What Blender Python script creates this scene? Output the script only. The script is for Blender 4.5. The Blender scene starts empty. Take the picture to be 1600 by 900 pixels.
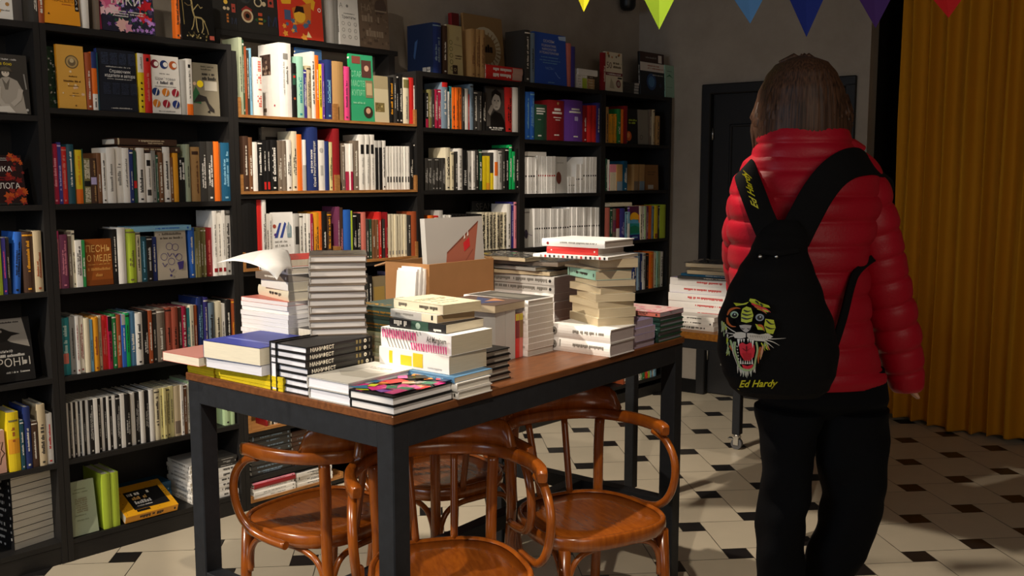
import bpy, math, random
from mathutils import Vector, Matrix
random.seed(7)
SC = bpy.context.scene
COL = SC.collection
PI = math.pi

# ------------------------------------------------------------------ camera
H = 1.48                      # eye height
FPX = 1486.14                 # focal length in pixels of the 1600x900 frame
PITCH = 0.11431
YAW = math.radians(47.05)     # world X runs along the bookcases, world Y into them
cY, sY, cP, sP = math.cos(YAW), math.sin(YAW), math.cos(PITCH), math.sin(PITCH)
RIGHT = Vector((cY, -sY, 0)); FLAT = Vector((sY, cY, 0))
FWD = FLAT * cP + Vector((0, 0, -sP)); DOWN = FLAT * -sP + Vector((0, 0, -cP))
EYE = Vector((0, 0, H))
cam = bpy.data.cameras.new('camera')
cam.sensor_width = 36.0
cam.lens = FPX / 1600 * 36.0
cam.clip_start = 0.05
camo = bpy.data.objects.new('camera', cam)
COL.objects.link(camo)
m = Matrix.Identity(4)
for i, v in enumerate((RIGHT, -DOWN, -FWD)):
    for j in range(3): m[j][i] = v[j]
m.translation = EYE
camo.matrix_world = m
SC.camera = camo

# ------------------------------------------------------------------ light
w = bpy.data.worlds.new('room_air'); SC.world = w; w.use_nodes = True
bg = w.node_tree.nodes['Background']
bg.inputs['Color'].default_value = (1.0, 0.80, 0.58, 1); bg.inputs['Strength'].default_value = 0.05
SC.view_settings.view_transform = 'Standard'
SC.view_settings.look = 'None'
SC.view_settings.gamma = 1
SC.view_settings.use_curve_mapping = False
SC.view_settings.exposure = 0.0
WARM = (1.0, 0.80, 0.58)

def cv(lat, fwd, z):          # point given right of / ahead of the photographer
    p = RIGHT * lat + FLAT * fwd
    return Vector((p.x, p.y, z))

def spot(name, loc, target, power, angle, blend=0.15, radius=0.02, color=WARM):
    l = bpy.data.lights.new(name, 'SPOT'); l.energy = power; l.color = color
    l.spot_size = math.radians(angle); l.spot_blend = blend; l.shadow_soft_size = radius
    o = bpy.data.objects.new(name, l); COL.objects.link(o)
    o.location = loc
    o.rotation_euler = (Vector(target) - Vector(loc)).to_track_quat('-Z', 'Y').to_euler()
    return o

def area(name, loc, target, power, sx, sy, color):
    l = bpy.data.lights.new(name, 'AREA'); l.shape = 'RECTANGLE'; l.size = sx; l.size_y = sy
    l.energy = power; l.color = color
    o = bpy.data.objects.new(name, l); COL.objects.link(o)
    o.location = loc
    o.rotation_euler = (Vector(target) - Vector(loc)).to_track_quat('-Z', 'Y').to_euler()
    return o

NEUT = (1.0, .87, .71)
# track spots on the ceiling, hard-edged pools
spot('ceiling_spot', cv(-.35, 2.7, 3.25), cv(.70, 2.85, 0), 240, 42, .06, .03, NEUT)       # floor in front of the customer
spot('ceiling_spot', cv(-.25, .5, 3.25), cv(-.12, 3.0, 1.0), 230, 34, .10, .03, NEUT)      # table top from the front
spot('ceiling_spot', cv(-.9, 3.0, 3.25), cv(-.2, 5.4, 0), 260, 44, .06, .03, NEUT)       # floor beyond the table, far bookcases
spot('ceiling_spot', cv(-3.1, 1.3, 2.75), cv(-1.0, 3.0, .55), 430, 40, .08, .03, NEUT)    # left end of the table
spot('ceiling_spot', cv(-1.0, 1.7, 3.25), (2.58, 3.75, 1.86), 115, 24, .5, .03, NEUT)    # crate bookcase
spot('ceiling_spot', cv(-1.6, 1.2, 3.25), (1.85, 3.75, 1.6), 90, 52, .4, .03, NEUT)    # left bookcase
spot('ceiling_spot', cv(.2, 2.4, 3.25), (4.42, 3.72, 1.33), 110, 17, .3, .03, NEUT)   # white magazines
# the lit shop behind the photographer, and daylight from its window on the left
area('shop_behind', cv(1.3, -1.6, 2.3), cv(.8, 2.2, 1.1), 26, 1.8, 1.2, (1.0, .87, .72))
area('daylight_window', cv(-3.0, -.3, 1.9), cv(-.6, 2.4, .8), 30, 1.4, 1.4, (.72, .84, 1.0))


# ------------------------------------------------------------------ pixel helpers (camera maths, 1600x900)
def ray(u, v): return (RIGHT * (u - 800) + DOWN * (v - 450) + FWD * FPX)
def at_z(u, v, z): d = ray(u, v); return EYE + d * ((z - H) / d.z)
def at_y(u, v, y): d = ray(u, v); return EYE + d * (y / d.y)
def at_plane(u, v, p, n):
    d = ray(u, v); return EYE + d * ((Vector(p) - EYE).dot(Vector(n)) / d.dot(Vector(n)))
def to_px(p):
    r = Vector(p) - EYE; z = r.dot(FWD)
    return 800 + FPX * r.dot(RIGHT) / z, 450 + FPX * r.dot(DOWN) / z

# ------------------------------------------------------------------ colours
def lin(c):
    def f(x): return x / 12.92 if x <= 0.04045 else ((x + 0.055) / 1.055) ** 2.4
    if isinstance(c, str): c = c.lstrip('#'); c = tuple(int(c[i:i + 2], 16) / 255 for i in (0, 2, 4))
    return tuple(f(x) for x in c[:3])
PAL = {  # key: (word used in labels, colour of the cover itself)
 'w': ('white', '#ece8e0'), 'W': ('white', '#f4f2ee'), 'cr': ('cream', '#e2d8bc'), 'iv': ('ivory', '#ded2b0'), 'py': ('pale yellow', '#dcd294'),
 'bg': ('beige', '#c9b795'), 'tan': ('tan', '#b78f5c'), 'br': ('brown', '#7a5236'), 'dbr': ('dark brown', '#4a3428'), 'gbr': ('grey-brown', '#7c6e60'),
 'rb': ('rust', '#a4502c'), 'k': ('black', '#1b1a1a'), 'ch': ('charcoal', '#3b3936'), 'g': ('grey', '#8f8c86'), 'lg': ('light grey', '#b9b6b0'), 'ol': ('olive', '#7b7448'),
 'r': ('red', '#cf2a26'), 'dr': ('dark red', '#8e1d22'), 'cri': ('crimson', '#a82244'), 'brk': ('brick red', '#a5523f'), 'sal': ('salmon', '#d97a6c'), 'pk': ('pink', '#e890a0'), 'hp': ('hot pink', '#ea4c8c'),
 'plum': ('plum', '#7d3d5c'), 'o': ('orange', '#ee7322'), 'oy': ('amber', '#eba22a'), 'y': ('yellow', '#edd022'), 'lime': ('lime', '#b5cc3e'), 'gn': ('green', '#2e8c4a'), 'bgn': ('bright green', '#16a858'),
 'dgn': ('dark green', '#2c5440'), 'sage': ('sage', '#a7b094'), 'mint': ('mint', '#9fd0ba'), 'pgn': ('pale green', '#b8d2a2'), 'tl': ('teal', '#2f8d96'), 'dtl': ('dark teal', '#234f5c'), 'lb': ('light blue', '#84b8d4'),
 'b': ('blue', '#2f68c4'), 'sb': ('steel blue', '#4f7ca0'), 'nv': ('navy', '#25356e'), 'ind': ('indigo', '#3e3a86'), 'pu': ('purple', '#6a3f9c'), 'lil': ('lilac', '#b7acd6'), 'gb': ('grey-blue', '#7d92a4'), 'pt': ('petrol', '#1f5a7c'),
}
def rgb(k): return lin(PAL[k][1]) if k in PAL else lin(k)

# ------------------------------------------------------------------ materials
def newmat(name, rough=0.5, spec=0.5):
    mt = bpy.data.materials.new(name); mt.use_nodes = True
    b = mt.node_tree.nodes['Principled BSDF']
    b.inputs['Roughness'].default_value = rough
    b.inputs['Specular IOR Level'].default_value = spec
    return mt, mt.node_tree.nodes, mt.node_tree.links, b
def vcmat(name, rough, spec=0.5, noise=0.0, nscale=40, bump=0.0, bscale=200):
    """colour comes from the mesh's own paint (colour attribute), plus a little procedural unevenness"""
    mt, N, L, b = newmat(name, rough, spec)
    a = N.new('ShaderNodeAttribute'); a.attribute_name = 'paint'
    out = a.outputs['Color']
    if noise or bump:
        tc = N.new('ShaderNodeTexCoord')
    if noise:
        n = N.new('ShaderNodeTexNoise'); n.inputs['Scale'].default_value = nscale; n.inputs['Detail'].default_value = 4
        L.new(tc.outputs['Object'], n.inputs['Vector'])
        mr = N.new('ShaderNodeMapRange'); mr.inputs[3].default_value = 1 - noise; mr.inputs[4].default_value = 1 + noise
        L.new(n.outputs[0], mr.inputs[0])
        mx = N.new('ShaderNodeMix'); mx.data_type = 'RGBA'; mx.blend_type = 'MULTIPLY'; mx.inputs[0].default_value = 1
        L.new(out, mx.inputs[6]); L.new(mr.outputs[0], mx.inputs[7]); out = mx.outputs[2]
    L.new(out, b.inputs['Base Color'])
    if bump:
        n2 = N.new('ShaderNodeTexNoise'); n2.inputs['Scale'].default_value = bscale
        L.new(tc.outputs['Object'], n2.inputs['Vector'])
        bp = N.new('ShaderNodeBump'); bp.inputs['Strength'].default_value = bump; bp.inputs['Distance'].default_value = 0.002
        L.new(n2.outputs[0], bp.inputs['Height']); L.new(bp.outputs[0], b.inputs['Normal'])
    return mt
M_COVER = vcmat('book_cover', 0.42, 0.45, 0.06, 30)
M_PRINT = vcmat('printed_ink', 0.45, 0.4)
M_MATTE = vcmat('matte_card', 0.75, 0.25, 0.07, 25)
def pagemat():
    mt, N, L, b = newmat('paper_pages', 0.85, 0.2)
    a = N.new('ShaderNodeAttribute'); a.attribute_name = 'paint'
    tc = N.new('ShaderNodeTexCoord'); mp = N.new('ShaderNodeMapping'); mp.inputs['Scale'].default_value = (1, .02, .02)
    L.new(tc.outputs['Object'], mp.inputs[0])
    n = N.new('ShaderNodeTexNoise'); n.inputs['Scale'].default_value = 900; n.inputs['Detail'].default_value = 2
    L.new(mp.outputs[0], n.inputs['Vector'])
    mr = N.new('ShaderNodeMapRange'); mr.inputs[3].default_value = 0.78; mr.inputs[4].default_value = 1.12
    L.new(n.outputs[0], mr.inputs[0])
    mx = N.new('ShaderNodeMix'); mx.data_type = 'RGBA'; mx.blend_type = 'MULTIPLY'; mx.inputs[0].default_value = 1
    L.new(a.outputs['Color'], mx.inputs[6]); L.new(mr.outputs[0], mx.inputs[7]); L.new(mx.outputs[2], b.inputs['Base Color'])
    return mt
M_PAGES = pagemat()
M_CLOTH = vcmat('cloth', 0.9, 0.2, 0.08, 60, 0.3, 900)

# ------------------------------------------------------------------ mesh builder
class MB:
    def __init__(s): s.v = []; s.f = []; s.c = []; s.sm = []; s.mi = []; s.dmi = 0
    def add(s, vs, fs, col, M=None, smooth=False, mi=0):
        o = len(s.v)
        s.v += [tuple(M @ Vector(p)) for p in vs] if M is not None else [tuple(p) for p in vs]
        for f in fs: s.f.append(tuple(i + o for i in f)); s.c.append(col); s.sm.append(smooth); s.mi.append(mi or s.dmi)
    def box(s, lo, hi, col=(1, 1, 1), M=None, mi=0):
        x0, y0, z0 = lo; x1, y1, z1 = hi
        s.add([(x0, y0, z0), (x1, y0, z0), (x1, y1, z0), (x0, y1, z0), (x0, y0, z1), (x1, y0, z1), (x1, y1, z1), (x0, y1, z1)],
              [(0, 3, 2, 1), (4, 5, 6, 7), (0, 1, 5, 4), (1, 2, 6, 5), (2, 3, 7, 6), (3, 0, 4, 7)], col, M, mi=mi)
    def bbox(s, lo, hi, col=(1, 1, 1), M=None, r=0.004, mi=0):
        """box with chamfered edges"""
        x0, y0, z0 = lo; x1, y1, z1 = hi
        r = min(r, .45 * (x1 - x0), .45 * (y1 - y0), .45 * (z1 - z0))
        P = [(x0 + r, y0), (x1 - r, y0), (x1, y0 + r), (x1, y1 - r), (x1 - r, y1), (x0 + r, y1), (x0, y1 - r), (x0, y0 + r)]
        Q = [(x0 + r, y0 + r), (x1 - r, y0 + r), (x1 - r, y0 + r), (x1 - r, y1 - r), (x1 - r, y1 - r), (x0 + r, y1 - r), (x0 + r, y1 - r), (x0 + r, y0 + r)]
        s.loft([[(a, b, z0) for a, b in Q], [(a, b, z0 + r) for a, b in P], [(a, b, z1 - r) for a, b in P], [(a, b, z1) for a, b in Q]], col, M, cap=True, smooth=False, mi=mi)
    def prism(s, poly, z0, z1, col, M=None, smooth=False, mi=0):
        n = len(poly)
        s.add([(x, y, z0) for x, y in poly] + [(x, y, z1) for x, y in poly],
              [tuple(range(n - 1, -1, -1)), tuple(range(n, 2 * n))] + [(i, (i + 1) % n, n + (i + 1) % n, n + i) for i in range(n)], col, M, smooth, mi)
    def loft(s, rings, col, M=None, cap=True, smooth=True, closed=True, mi=0, cols=None):
        n = len(rings[0]); vs = [p for r in rings for p in r]; base = len(s.v)
        for k in range(len(rings) - 1):
            fs = []
            for i in range(n if closed else n - 1):
                j = (i + 1) % n
                fs.append((k * n + i, k * n + j, (k + 1) * n + j, (k + 1) * n + i))
            c = cols[k] if cols else col
            if k == 0: s.add(vs, fs, c, M, smooth, mi)
            else:
                for f in fs: s.f.append(tuple(i + base for i in f)); s.c.append(c); s.sm.append(smooth); s.mi.append(mi)
        if cap:
            for f in (tuple(range(n - 1, -1, -1)), tuple((len(rings) - 1) * n + i for i in range(n))):
                s.f.append(tuple(i + base for i in f)); s.c.append(col); s.sm.append(False); s.mi.append(mi)
    def tube(s, path, rad, col=(1, 1, 1), n=10, M=None, closed=False, cap=True, mi=0, flat=None, up=None):
        """round (or flattened) bar along a path; rad number or list; flat=(a,b) half sizes, first along the side axis"""
        P = [Vector(p) for p in path]; k = len(P); rings = []
        ref = Vector(up) if up else None
        last = None
        for i in range(k):
            if closed: t = P[(i + 1) % k] - P[i - 1]
            else: t = P[min(i + 1, k - 1)] - P[max(i - 1, 0)]
            t.normalize()
            if ref is not None: b = (ref - t * ref.dot(t)).normalized()
            elif last is None:
                b = Vector((0, 0, 1)) if abs(t.z) < .9 else Vector((1, 0, 0)); b = (b - t * b.dot(t)).normalized()
            else: b = (last - t * last.dot(t)).normalized()
            last = b; a = t.cross(b)
            r = rad[i] if isinstance(rad, (list, tuple)) else rad
            if flat:
                fa, fb = flat; sc = r
                ring = []
                for q in range(n):
                    th = 2 * PI * q / n; ct, st = math.cos(th), math.sin(th)
                    e = .45
                    ring.append(P[i] + a * (fa * sc * math.copysign(abs(ct) ** e, ct)) + b * (fb * sc * math.copysign(abs(st) ** e, st)))
            else: ring = [P[i] + a * (r * math.cos(2 * PI * q / n)) + b * (r * math.sin(2 * PI * q / n)) for q in range(n)]
            rings.append([tuple(p) for p in ring])
        if closed: rings.append(rings[0])
        s.loft(rings, col, M, cap=cap and not closed, mi=mi)
    def ball(s, c, r, col=(1, 1, 1), n=14, m=9, M=None, mi=0):
        rx, ry, rz = r if isinstance(r, (tuple, list)) else (r, r, r)
        rings = []
        for i in range(m + 1):
            ph = -PI / 2 + PI * i / m; cc = max(math.cos(ph), .02)
            rings.append([(c[0] + rx * cc * math.cos(2 * PI * k / n), c[1] + ry * cc * math.sin(2 * PI * k / n), c[2] + rz * math.sin(ph)) for k in range(n)])
        s.loft(rings, col, M, mi=mi)
    def mesh(s, name, mats):
        me = bpy.data.meshes.new(name); me.from_pydata(s.v, [], s.f)
        a = me.color_attributes.new('paint', 'FLOAT_COLOR', 'CORNER'); buf = []
        for p, c in zip(me.polygons, s.c): buf += [c[0], c[1], c[2], 1.0] * p.loop_total
        a.data.foreach_set('color', buf)
        me.polygons.foreach_set('use_smooth', s.sm); me.polygons.foreach_set('material_index', s.mi)
        for mm in (mats if isinstance(mats, (list, tuple)) else [mats]): me.materials.append(mm)
        me.update(); return me
    def obj(s, name, mats, parent=None, M=None):
        o = bpy.data.objects.new(name, s.mesh(name, mats)); COL.objects.link(o)
        if parent is not None: o.parent = parent
        if M is not None: o.matrix_local = M
        return o

def tag(o, label, cat, group=None):
    o['label'] = label; o['category'] = cat
    if group: o['group'] = group
    return o
def thing(name, label, cat, M=None, group=None):
    o = bpy.data.objects.new(name, None); COL.objects.link(o); o.empty_display_size = .05
    if M is not None: o.matrix_world = M
    return tag(o, label, cat, group)
def struct(o): o['kind'] = 'structure'; return o
def frame(o, x, y, z):
    m = Matrix.Identity(4)
    for i, v in enumerate((x, y, z)):
        v = Vector(v)
        for j in range(3): m[j][i] = v[j]
    m.translation = Vector(o); return m

# ------------------------------------------------------------------ lettering and printed shapes
_T = {}
def glyphs(sx, bold=False):
    if (sx, bold) not in _T:
        cu = bpy.data.curves.new('lettering', 'FONT'); cu.body = sx; cu.resolution_u = 2
        if bold: cu.offset = .022
        o = bpy.data.objects.new('lettering', cu); me = bpy.data.meshes.new_from_object(o)
        v = [(p.co.x, p.co.y) for p in me.vertices]; f = [tuple(p.vertices) for p in me.polygons]
        x0 = min(p[0] for p in v); x1 = max(p[0] for p in v)
        v = [(p[0] - x0, p[1]) for p in v]
        bpy.data.objects.remove(o); bpy.data.meshes.remove(me); bpy.data.curves.remove(cu)
        _T[(sx, bold)] = (v, f, x1 - x0)
    return _T[(sx, bold)]
def fake_line(mb, x, y, length, h, col, put, rnd):
    """a row of tiny unreadable marks, as far-off small print looks"""
    t = 0
    while t < length:
        cw = h * rnd.uniform(.28, .6)
        if t + cw > length: break
        if rnd.random() > .13:
            hh = h * rnd.choice((.72, .72, 1.0))
            mb.add([put(x + t, y), put(x + t + cw * .8, y), put(x + t + cw * .8, y + hh), put(x + t, y + hh)], [(0, 1, 2, 3)], col)
        t += cw
def art(items, W, Hh, put0, name='cover_print', parent=None, seed=1, into=None):
    """printed shapes on a W x Hh sheet; put0(x, y, level) gives the 3-D point"""
    mb = into or MB(); rnd = random.Random(seed); lv = 0
    for it in items:
        lv += 1
        put = lambda x, y, l=lv: put0(x, y, l)
        k = it[0]
        if k == 'r':
            x0, y0, x1, y1 = it[1:5]; c = rgb(it[5])
            mb.add([put(x0 * W, y0 * Hh), put(x1 * W, y0 * Hh), put(x1 * W, y1 * Hh), put(x0 * W, y1 * Hh)], [(0, 1, 2, 3)], c)
        elif k == 'p':
            mb.add([put(x * W, y * Hh) for x, y in it[1]], [tuple(range(len(it[1])))], rgb(it[2]))
        elif k == 'e':
            cx, cy, rx, ry = it[1:5]
            if ry is None: ry = rx * W / Hh
            n = 20; mb.add([put((cx + rx * math.cos(2 * PI * i / n)) * W, (cy + ry * math.sin(2 * PI * i / n)) * Hh) for i in range(n)], [tuple(range(n))], rgb(it[5]))
        elif k == 'ring':
            cx, cy, r0, r1 = it[1:5]; n = 26
            vs = []
            for i in range(n):
                for r in (r0, r1): vs.append(put((cx + r * math.cos(2 * PI * i / n)) * W, cy * Hh + r * W * math.sin(2 * PI * i / n)))
            mb.add(vs, [(2 * i, 2 * ((i + 1) % n), 2 * ((i + 1) % n) + 1, 2 * i + 1) for i in range(n)], rgb(it[5]))
        elif k == 'l':          # stroke: list of points, width (fraction of W), colour
            pts = [Vector((x * W, y * Hh)) for x, y in it[1]]; wd = it[2] * W / 2; vs = []
            for i, p in enumerate(pts):
                t = (pts[min(i + 1, len(pts) - 1)] - pts[max(i - 1, 0)]).normalized(); nn = Vector((-t.y, t.x))
                a = p + nn * wd; b = p - nn * wd; vs += [put(a.x, a.y), put(b.x, b.y)]
            mb.add(vs, [(2 * i, 2 * i + 1, 2 * i + 3, 2 * i + 2) for i in range(len(pts) - 1)], rgb(it[3]))
        elif k == 't':          # text, centre x, base y, height (fraction of Hh), colour, max width (fraction W)
            sx, cx, y, h, c = it[1:6]; mw = it[6] if len(it) > 6 else .95
            v, f, tw = glyphs(sx, len(it) > 7 and it[7] == 'b'); sc = h * Hh / .73; sxx = sc
            if tw * sc > mw * W: sxx = mw * W / tw
            if len(it) > 8: sxx = it[8] * W / tw
            x0 = cx * W - tw * sxx / 2
            mb.add([put(x0 + p[0] * sxx, y * Hh + p[1] * sc) for p in v], f, rgb(c))
        elif k == 'f':          # small print: x0, y, x1, height, colour
            fake_line(mb, it[1] * W, it[2] * Hh, (it[3] - it[1]) * W, it[4] * Hh, rgb(it[5]), put, rnd)
        elif k == 'fl':         # scattered blossoms: n, colours, size
            for _ in range(it[1]):
                cx, cy = rnd.uniform(it[4] if len(it) > 4 else .05, it[6] if len(it) > 4 else .95), rnd.uniform(it[5] if len(it) > 4 else .03, it[7] if len(it) > 4 else .97); r = it[3] * W * rnd.uniform(.6, 1.3); c = rgb(rnd.choice(it[2]))
                n = 10; lv += .02
                mb.add([put0(cx * W + (r if i % 2 else r * .55) * math.cos(2 * PI * i / n), cy * Hh + (r if i % 2 else r * .55) * math.sin(2 * PI * i / n), lv) for i in range(n)], [tuple(range(n))], c)
    if into or not mb.f: return None
    return mb.obj(name, M_PRINT, parent)

# ------------------------------------------------------------------ books.  local frame: x thickness, y from spine to fore edge, z height
ALL_BOOKS = []
ORDW = ['first', 'second', 'third', 'fourth', 'fifth', 'sixth', 'seventh', 'eighth']
def book(M, T, D, L, cov, label=None, hard=None, pages='#e6e0d2', ink=None, style=None, spine=None, front=None, back=None, spinecol=None,
         where=None, adj=None, noun='book', group=None, rnd=None, name='book', edgecol=None, forced_word=None, pos=None):
    rnd = rnd or random.Random(len(ALL_BOOKS) * 13 + 5)
    if hard is None: hard = T > .017 and L > .19
    c = rgb(cov); sc = rgb(spinecol) if spinecol else c
    root = thing({'volume': 'book'}.get(noun, noun), label or '', 'book', M, group)
    t = min(.0028 if hard else .0008, T * .2); o = .003 if hard else .0004
    b = T * (.09 if hard else .04)
    mb = MB()
    mb.box((0, .002, 0), (t, D, L), c); mb.box((T - t, .002, 0), (T, D, L), c)
    n = 5; outer = [(T * i / n, .002 - b * math.sin(PI * i / n) * (1 if hard else .6)) for i in range(n + 1)]
    inner = [(T - T * i / n if 0 < i < n else (T - t if i == 0 else t), .002 + t - (b * math.sin(PI * i / n) * .8 if hard else 0)) for i in range(n + 1)]
    mb.prism(outer + inner, 0, L, sc)
    pg = MB(); pc = rgb(pages)
    pg.box((t, .002 + t, o), (T - t, D - o, L - o), pc)
    pg.obj('page_block', M_PAGES, root)
    # spine print
    ysp = .002 - b * .95 * (1 if hard else .6) - .0006
    def bulge(x): return .002 - b * math.sin(PI * max(0, min(1, x / T))) * (1 if hard else .6)
    if spine is None and T > .006:
        ink = ink or ('#e8e2d4' if sum(sc) < .75 else '#3a3632')
        style = style or rnd.choice(('one', 'one', 'two', 'big', 'one'))
        spine = []
        up = rnd.random() < .8
        if style != 'none':
            a0 = rnd.uniform(.18, .3); a1 = rnd.uniform(.6, .9)
            if style == 'two' and T > .014: spine += [('v', .2, a0, a1, .28, ink), ('v', .56, a0 + .03, a1 - .15, .22, ink)]
            elif style == 'big': spine += [('v', .28, a0, a1, .46, ink)]
            elif style == 'label': spine += [('r', .06, .72, .94, .9, ink)]
            else: spine += [('v', .36, a0, a1, .3, ink)]
            if rnd.random() < .6: spine += [('r', .32, .045, .68, .075, ink)]
            if rnd.random() < .25: spine += [('r', .0, .93, 1, .955, ink)]
    if spine:
        sp = mb; lv = 0; mb.dmi = 1
        for it in spine:
            lv += 1
            def put(x, y, l=lv): return (x, bulge(x) - .0004 - l * .0002, y)
            if it[0] == 'r':
                _, x0, y0, x1, y1, cc = it; k = 4
                for q in range(k):
                    xa = T * (x0 + (x1 - x0) * q / k); xb = T * (x0 + (x1 - x0) * (q + 1) / k)
                    sp.add([put(xa, y0 * L), put(xb, y0 * L), put(xb, y1 * L), put(xa, y1 * L)], [(0, 1, 2, 3)], rgb(cc))
            elif it[0] == 'v':      # unreadable line running up the spine
                _, x0, y0, y1, h, cc = it
                fake_line(sp, y0 * L, 0, (y1 - y0) * L, h * T, rgb(cc), lambda a, q, x0=x0, p=put: p(T * (1 - x0) - q, a), rnd)
            elif it[0] == 'T':      # real words running up the spine: text, x0, y0, height fraction of T, colour, max length fraction
                _, sx, x0, y0, h, cc, mw = it
                v, f, tw = glyphs(sx, True); s1 = h * T / .73; s2 = min(s1, mw * L / tw)
                sp.add([(lambda a: (a[0], a[1] - .0009, a[2]))(put(T * (1 - x0) - p[1] * s1, y0 * L + p[0] * s2)) for p in v], f, rgb(cc))
            elif it[0] == 'D':      # words running down
                _, sx, x0, y0, h, cc, mw = it
                v, f, tw = glyphs(sx, True); s1 = h * T / .73; s2 = min(s1, mw * L / tw)
                sp.add([(lambda a: (a[0], a[1] - .0009, a[2]))(put(T * x0 + p[1] * s1, y0 * L - p[0] * s2)) for p in v], f, rgb(cc))
            elif it[0] == 'q':
                sp.add([put(T * x, y * L) for x, y in it[1]], [tuple(range(len(it[1])))], rgb(it[2]))
            elif it[0] == 'e':
                _, cx, cy, r, cc = it; n = 14
                sp.add([put(T * cx + r * T * math.cos(2 * PI * i / n), L * cy + r * T * math.sin(2 * PI * i / n)) for i in range(n)], [tuple(range(n))], rgb(cc))
    mb.dmi = 1
    if front: art(front, D, L, lambda x, y, l: (T + .0003 + .0002 * l, x, y), seed=len(ALL_BOOKS), into=mb)
    if back: art(back, D, L, lambda x, y, l: (-.0003 - .0002 * l, D - x, y), seed=len(ALL_BOOKS), into=mb)
    mb.obj('cover', [M_COVER, M_PRINT], root)
    ALL_BOOKS.append(dict(o=root, word=forced_word or PAL.get(spinecol if spinecol in PAL else cov, (cov if not cov.startswith('#') else 'printed',))[0], T=T, L=L, where=where, adj=adj, noun=noun, label=label, pos=pos))
    return root
# ------------------------------------------------------------------ room shell
def plaster(name, base, sc=2.5):
    mt, N, L, b = newmat(name, 0.9, 0.2)
    tc = N.new('ShaderNodeTexCoord')
    n = N.new('ShaderNodeTexNoise'); n.inputs['Scale'].default_value = sc; n.inputs['Detail'].default_value = 8; n.inputs['Roughness'].default_value = .65
    L.new(tc.outputs['Object'], n.inputs['Vector'])
    r = N.new('ShaderNodeValToRGB'); c = lin(base)
    r.color_ramp.elements[0].position = .3; r.color_ramp.elements[0].color = (c[0] * .82, c[1] * .8, c[2] * .78, 1)
    r.color_ramp.elements[1].position = .7; r.color_ramp.elements[1].color = (c[0] * 1.1, c[1] * 1.1, c[2] * 1.1, 1)
    L.new(n.outputs[0], r.inputs[0]); L.new(r.outputs[0], b.inputs['Base Color'])
    bp = N.new('ShaderNodeBump'); bp.inputs['Strength'].default_value = .25; bp.inputs['Distance'].default_value = .004
    n2 = N.new('ShaderNodeTexNoise'); n2.inputs['Scale'].default_value = 35; n2.inputs['Detail'].default_value = 5
    L.new(tc.outputs['Object'], n2.inputs['Vector']); L.new(n2.outputs[0], bp.inputs['Height']); L.new(bp.outputs[0], b.inputs['Normal'])
    return mt
def wood(name, c0, c1, rough, scale=(1, 12, 12), coat=0.0, bump=.08, wsc=6):
    mt, N, L, b = newmat(name, rough, 0.5)
    tc = N.new('ShaderNodeTexCoord'); mp = N.new('ShaderNodeMapping'); mp.inputs['Scale'].default_value = scale
    L.new(tc.outputs['Object'], mp.inputs[0])
    n = N.new('ShaderNodeTexNoise'); n.inputs['Scale'].default_value = wsc; n.inputs['Detail'].default_value = 7; n.inputs['Distortion'].default_value = .6
    L.new(mp.outputs[0], n.inputs['Vector'])
    r = N.new('ShaderNodeValToRGB')
    r.color_ramp.elements[0].position = .3; r.color_ramp.elements[0].color = (*lin(c0), 1)
    r.color_ramp.elements[1].position = .72; r.color_ramp.elements[1].color = (*lin(c1), 1)
    L.new(n.outputs[0], r.inputs[0]); L.new(r.outputs[0], b.inputs['Base Color'])
    bp = N.new('ShaderNodeBump'); bp.inputs['Strength'].default_value = bump; bp.inputs['Distance'].default_value = .001
    L.new(n.outputs[0], bp.inputs['Height']); L.new(bp.outputs[0], b.inputs['Normal'])
    b.inputs['Coat Weight'].default_value = coat; b.inputs['Coat Roughness'].default_value = .18
    return mt
M_WALL = plaster('grey_plaster', '#a69c90')
M_CEIL = plaster('ceiling_paint', '#8a8680')
M_SHELF = wood('black_brown_board', '#110f0e', '#1c1917', .6, (2, 30, 30), 0, .15)
M_SHELFV = wood('black_brown_upright', '#110f0e', '#1c1917', .6, (30, 30, 2), 0, .15)
M_BLACKPAINT = plaster('black_paint', '#131212', 8)
M_DOOR = wood('black_door_paint', '#100f11', '#161414', .55, (20, 20, 1), 0, .1)
M_DARK = plaster('dark_room_shade', '#191512', 3)  # near-black base colour stands in for the shade of the unlit room
M_METAL = newmat('black_steel', .38, .5)[0]; M_METAL.node_tree.nodes['Principled BSDF'].inputs['Base Color'].default_value = (.028, .030, .034, 1)
M_CHROME = newmat('brushed_metal', .3, .5)[0]; M_CHROME.node_tree.nodes['Principled BSDF'].inputs['Base Color'].default_value = (.62, .61, .58, 1); M_CHROME.node_tree.nodes['Principled BSDF'].inputs['Metallic'].default_value = 1
M_TILE = vcmat('floor_tile', .32, .45, .07, 9)

# floor: large pale tiles with small dark squares, laid diagonally
th = -1.15004584 + PI / 2 - YAW; LL = .214586 * H
a1 = th - math.atan(1 / 3)
E1 = Vector((math.cos(a1), math.sin(a1))); E2 = Vector((-E1.y, E1.x))
ta = LL * math.cos(math.atan(1 / 3)); tb = ta / 3
fx, fy = 1.51853734 * H, 3.57116680 * H
F0 = Vector((cY * fx + sY * fy, -sY * fx + cY * fy))
V1 = E1 * ta + E2 * tb; V2 = E1 * -tb + E2 * ta
mb = MB(); rt = random.Random(3); gg = .0016
mb.add([(-3.2, -3.2, -.0025), (8.4, -3.2, -.0025), (8.4, 4.2, -.0025), (-3.2, 4.2, -.0025)], [(0, 1, 2, 3)], lin('#4d463c'))
def tilequad(c, x0, y0, x1, y1, col):
    P = [c + E1 * x + E2 * y for x, y in ((x0 + gg, y0 + gg), (x1 - gg, y0 + gg), (x1 - gg, y1 - gg), (x0 + gg, y1 - gg))]
    e = .0008
    mb.add([(p.x, p.y, 0) for p in P], [(0, 1, 2, 3)], col)
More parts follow.
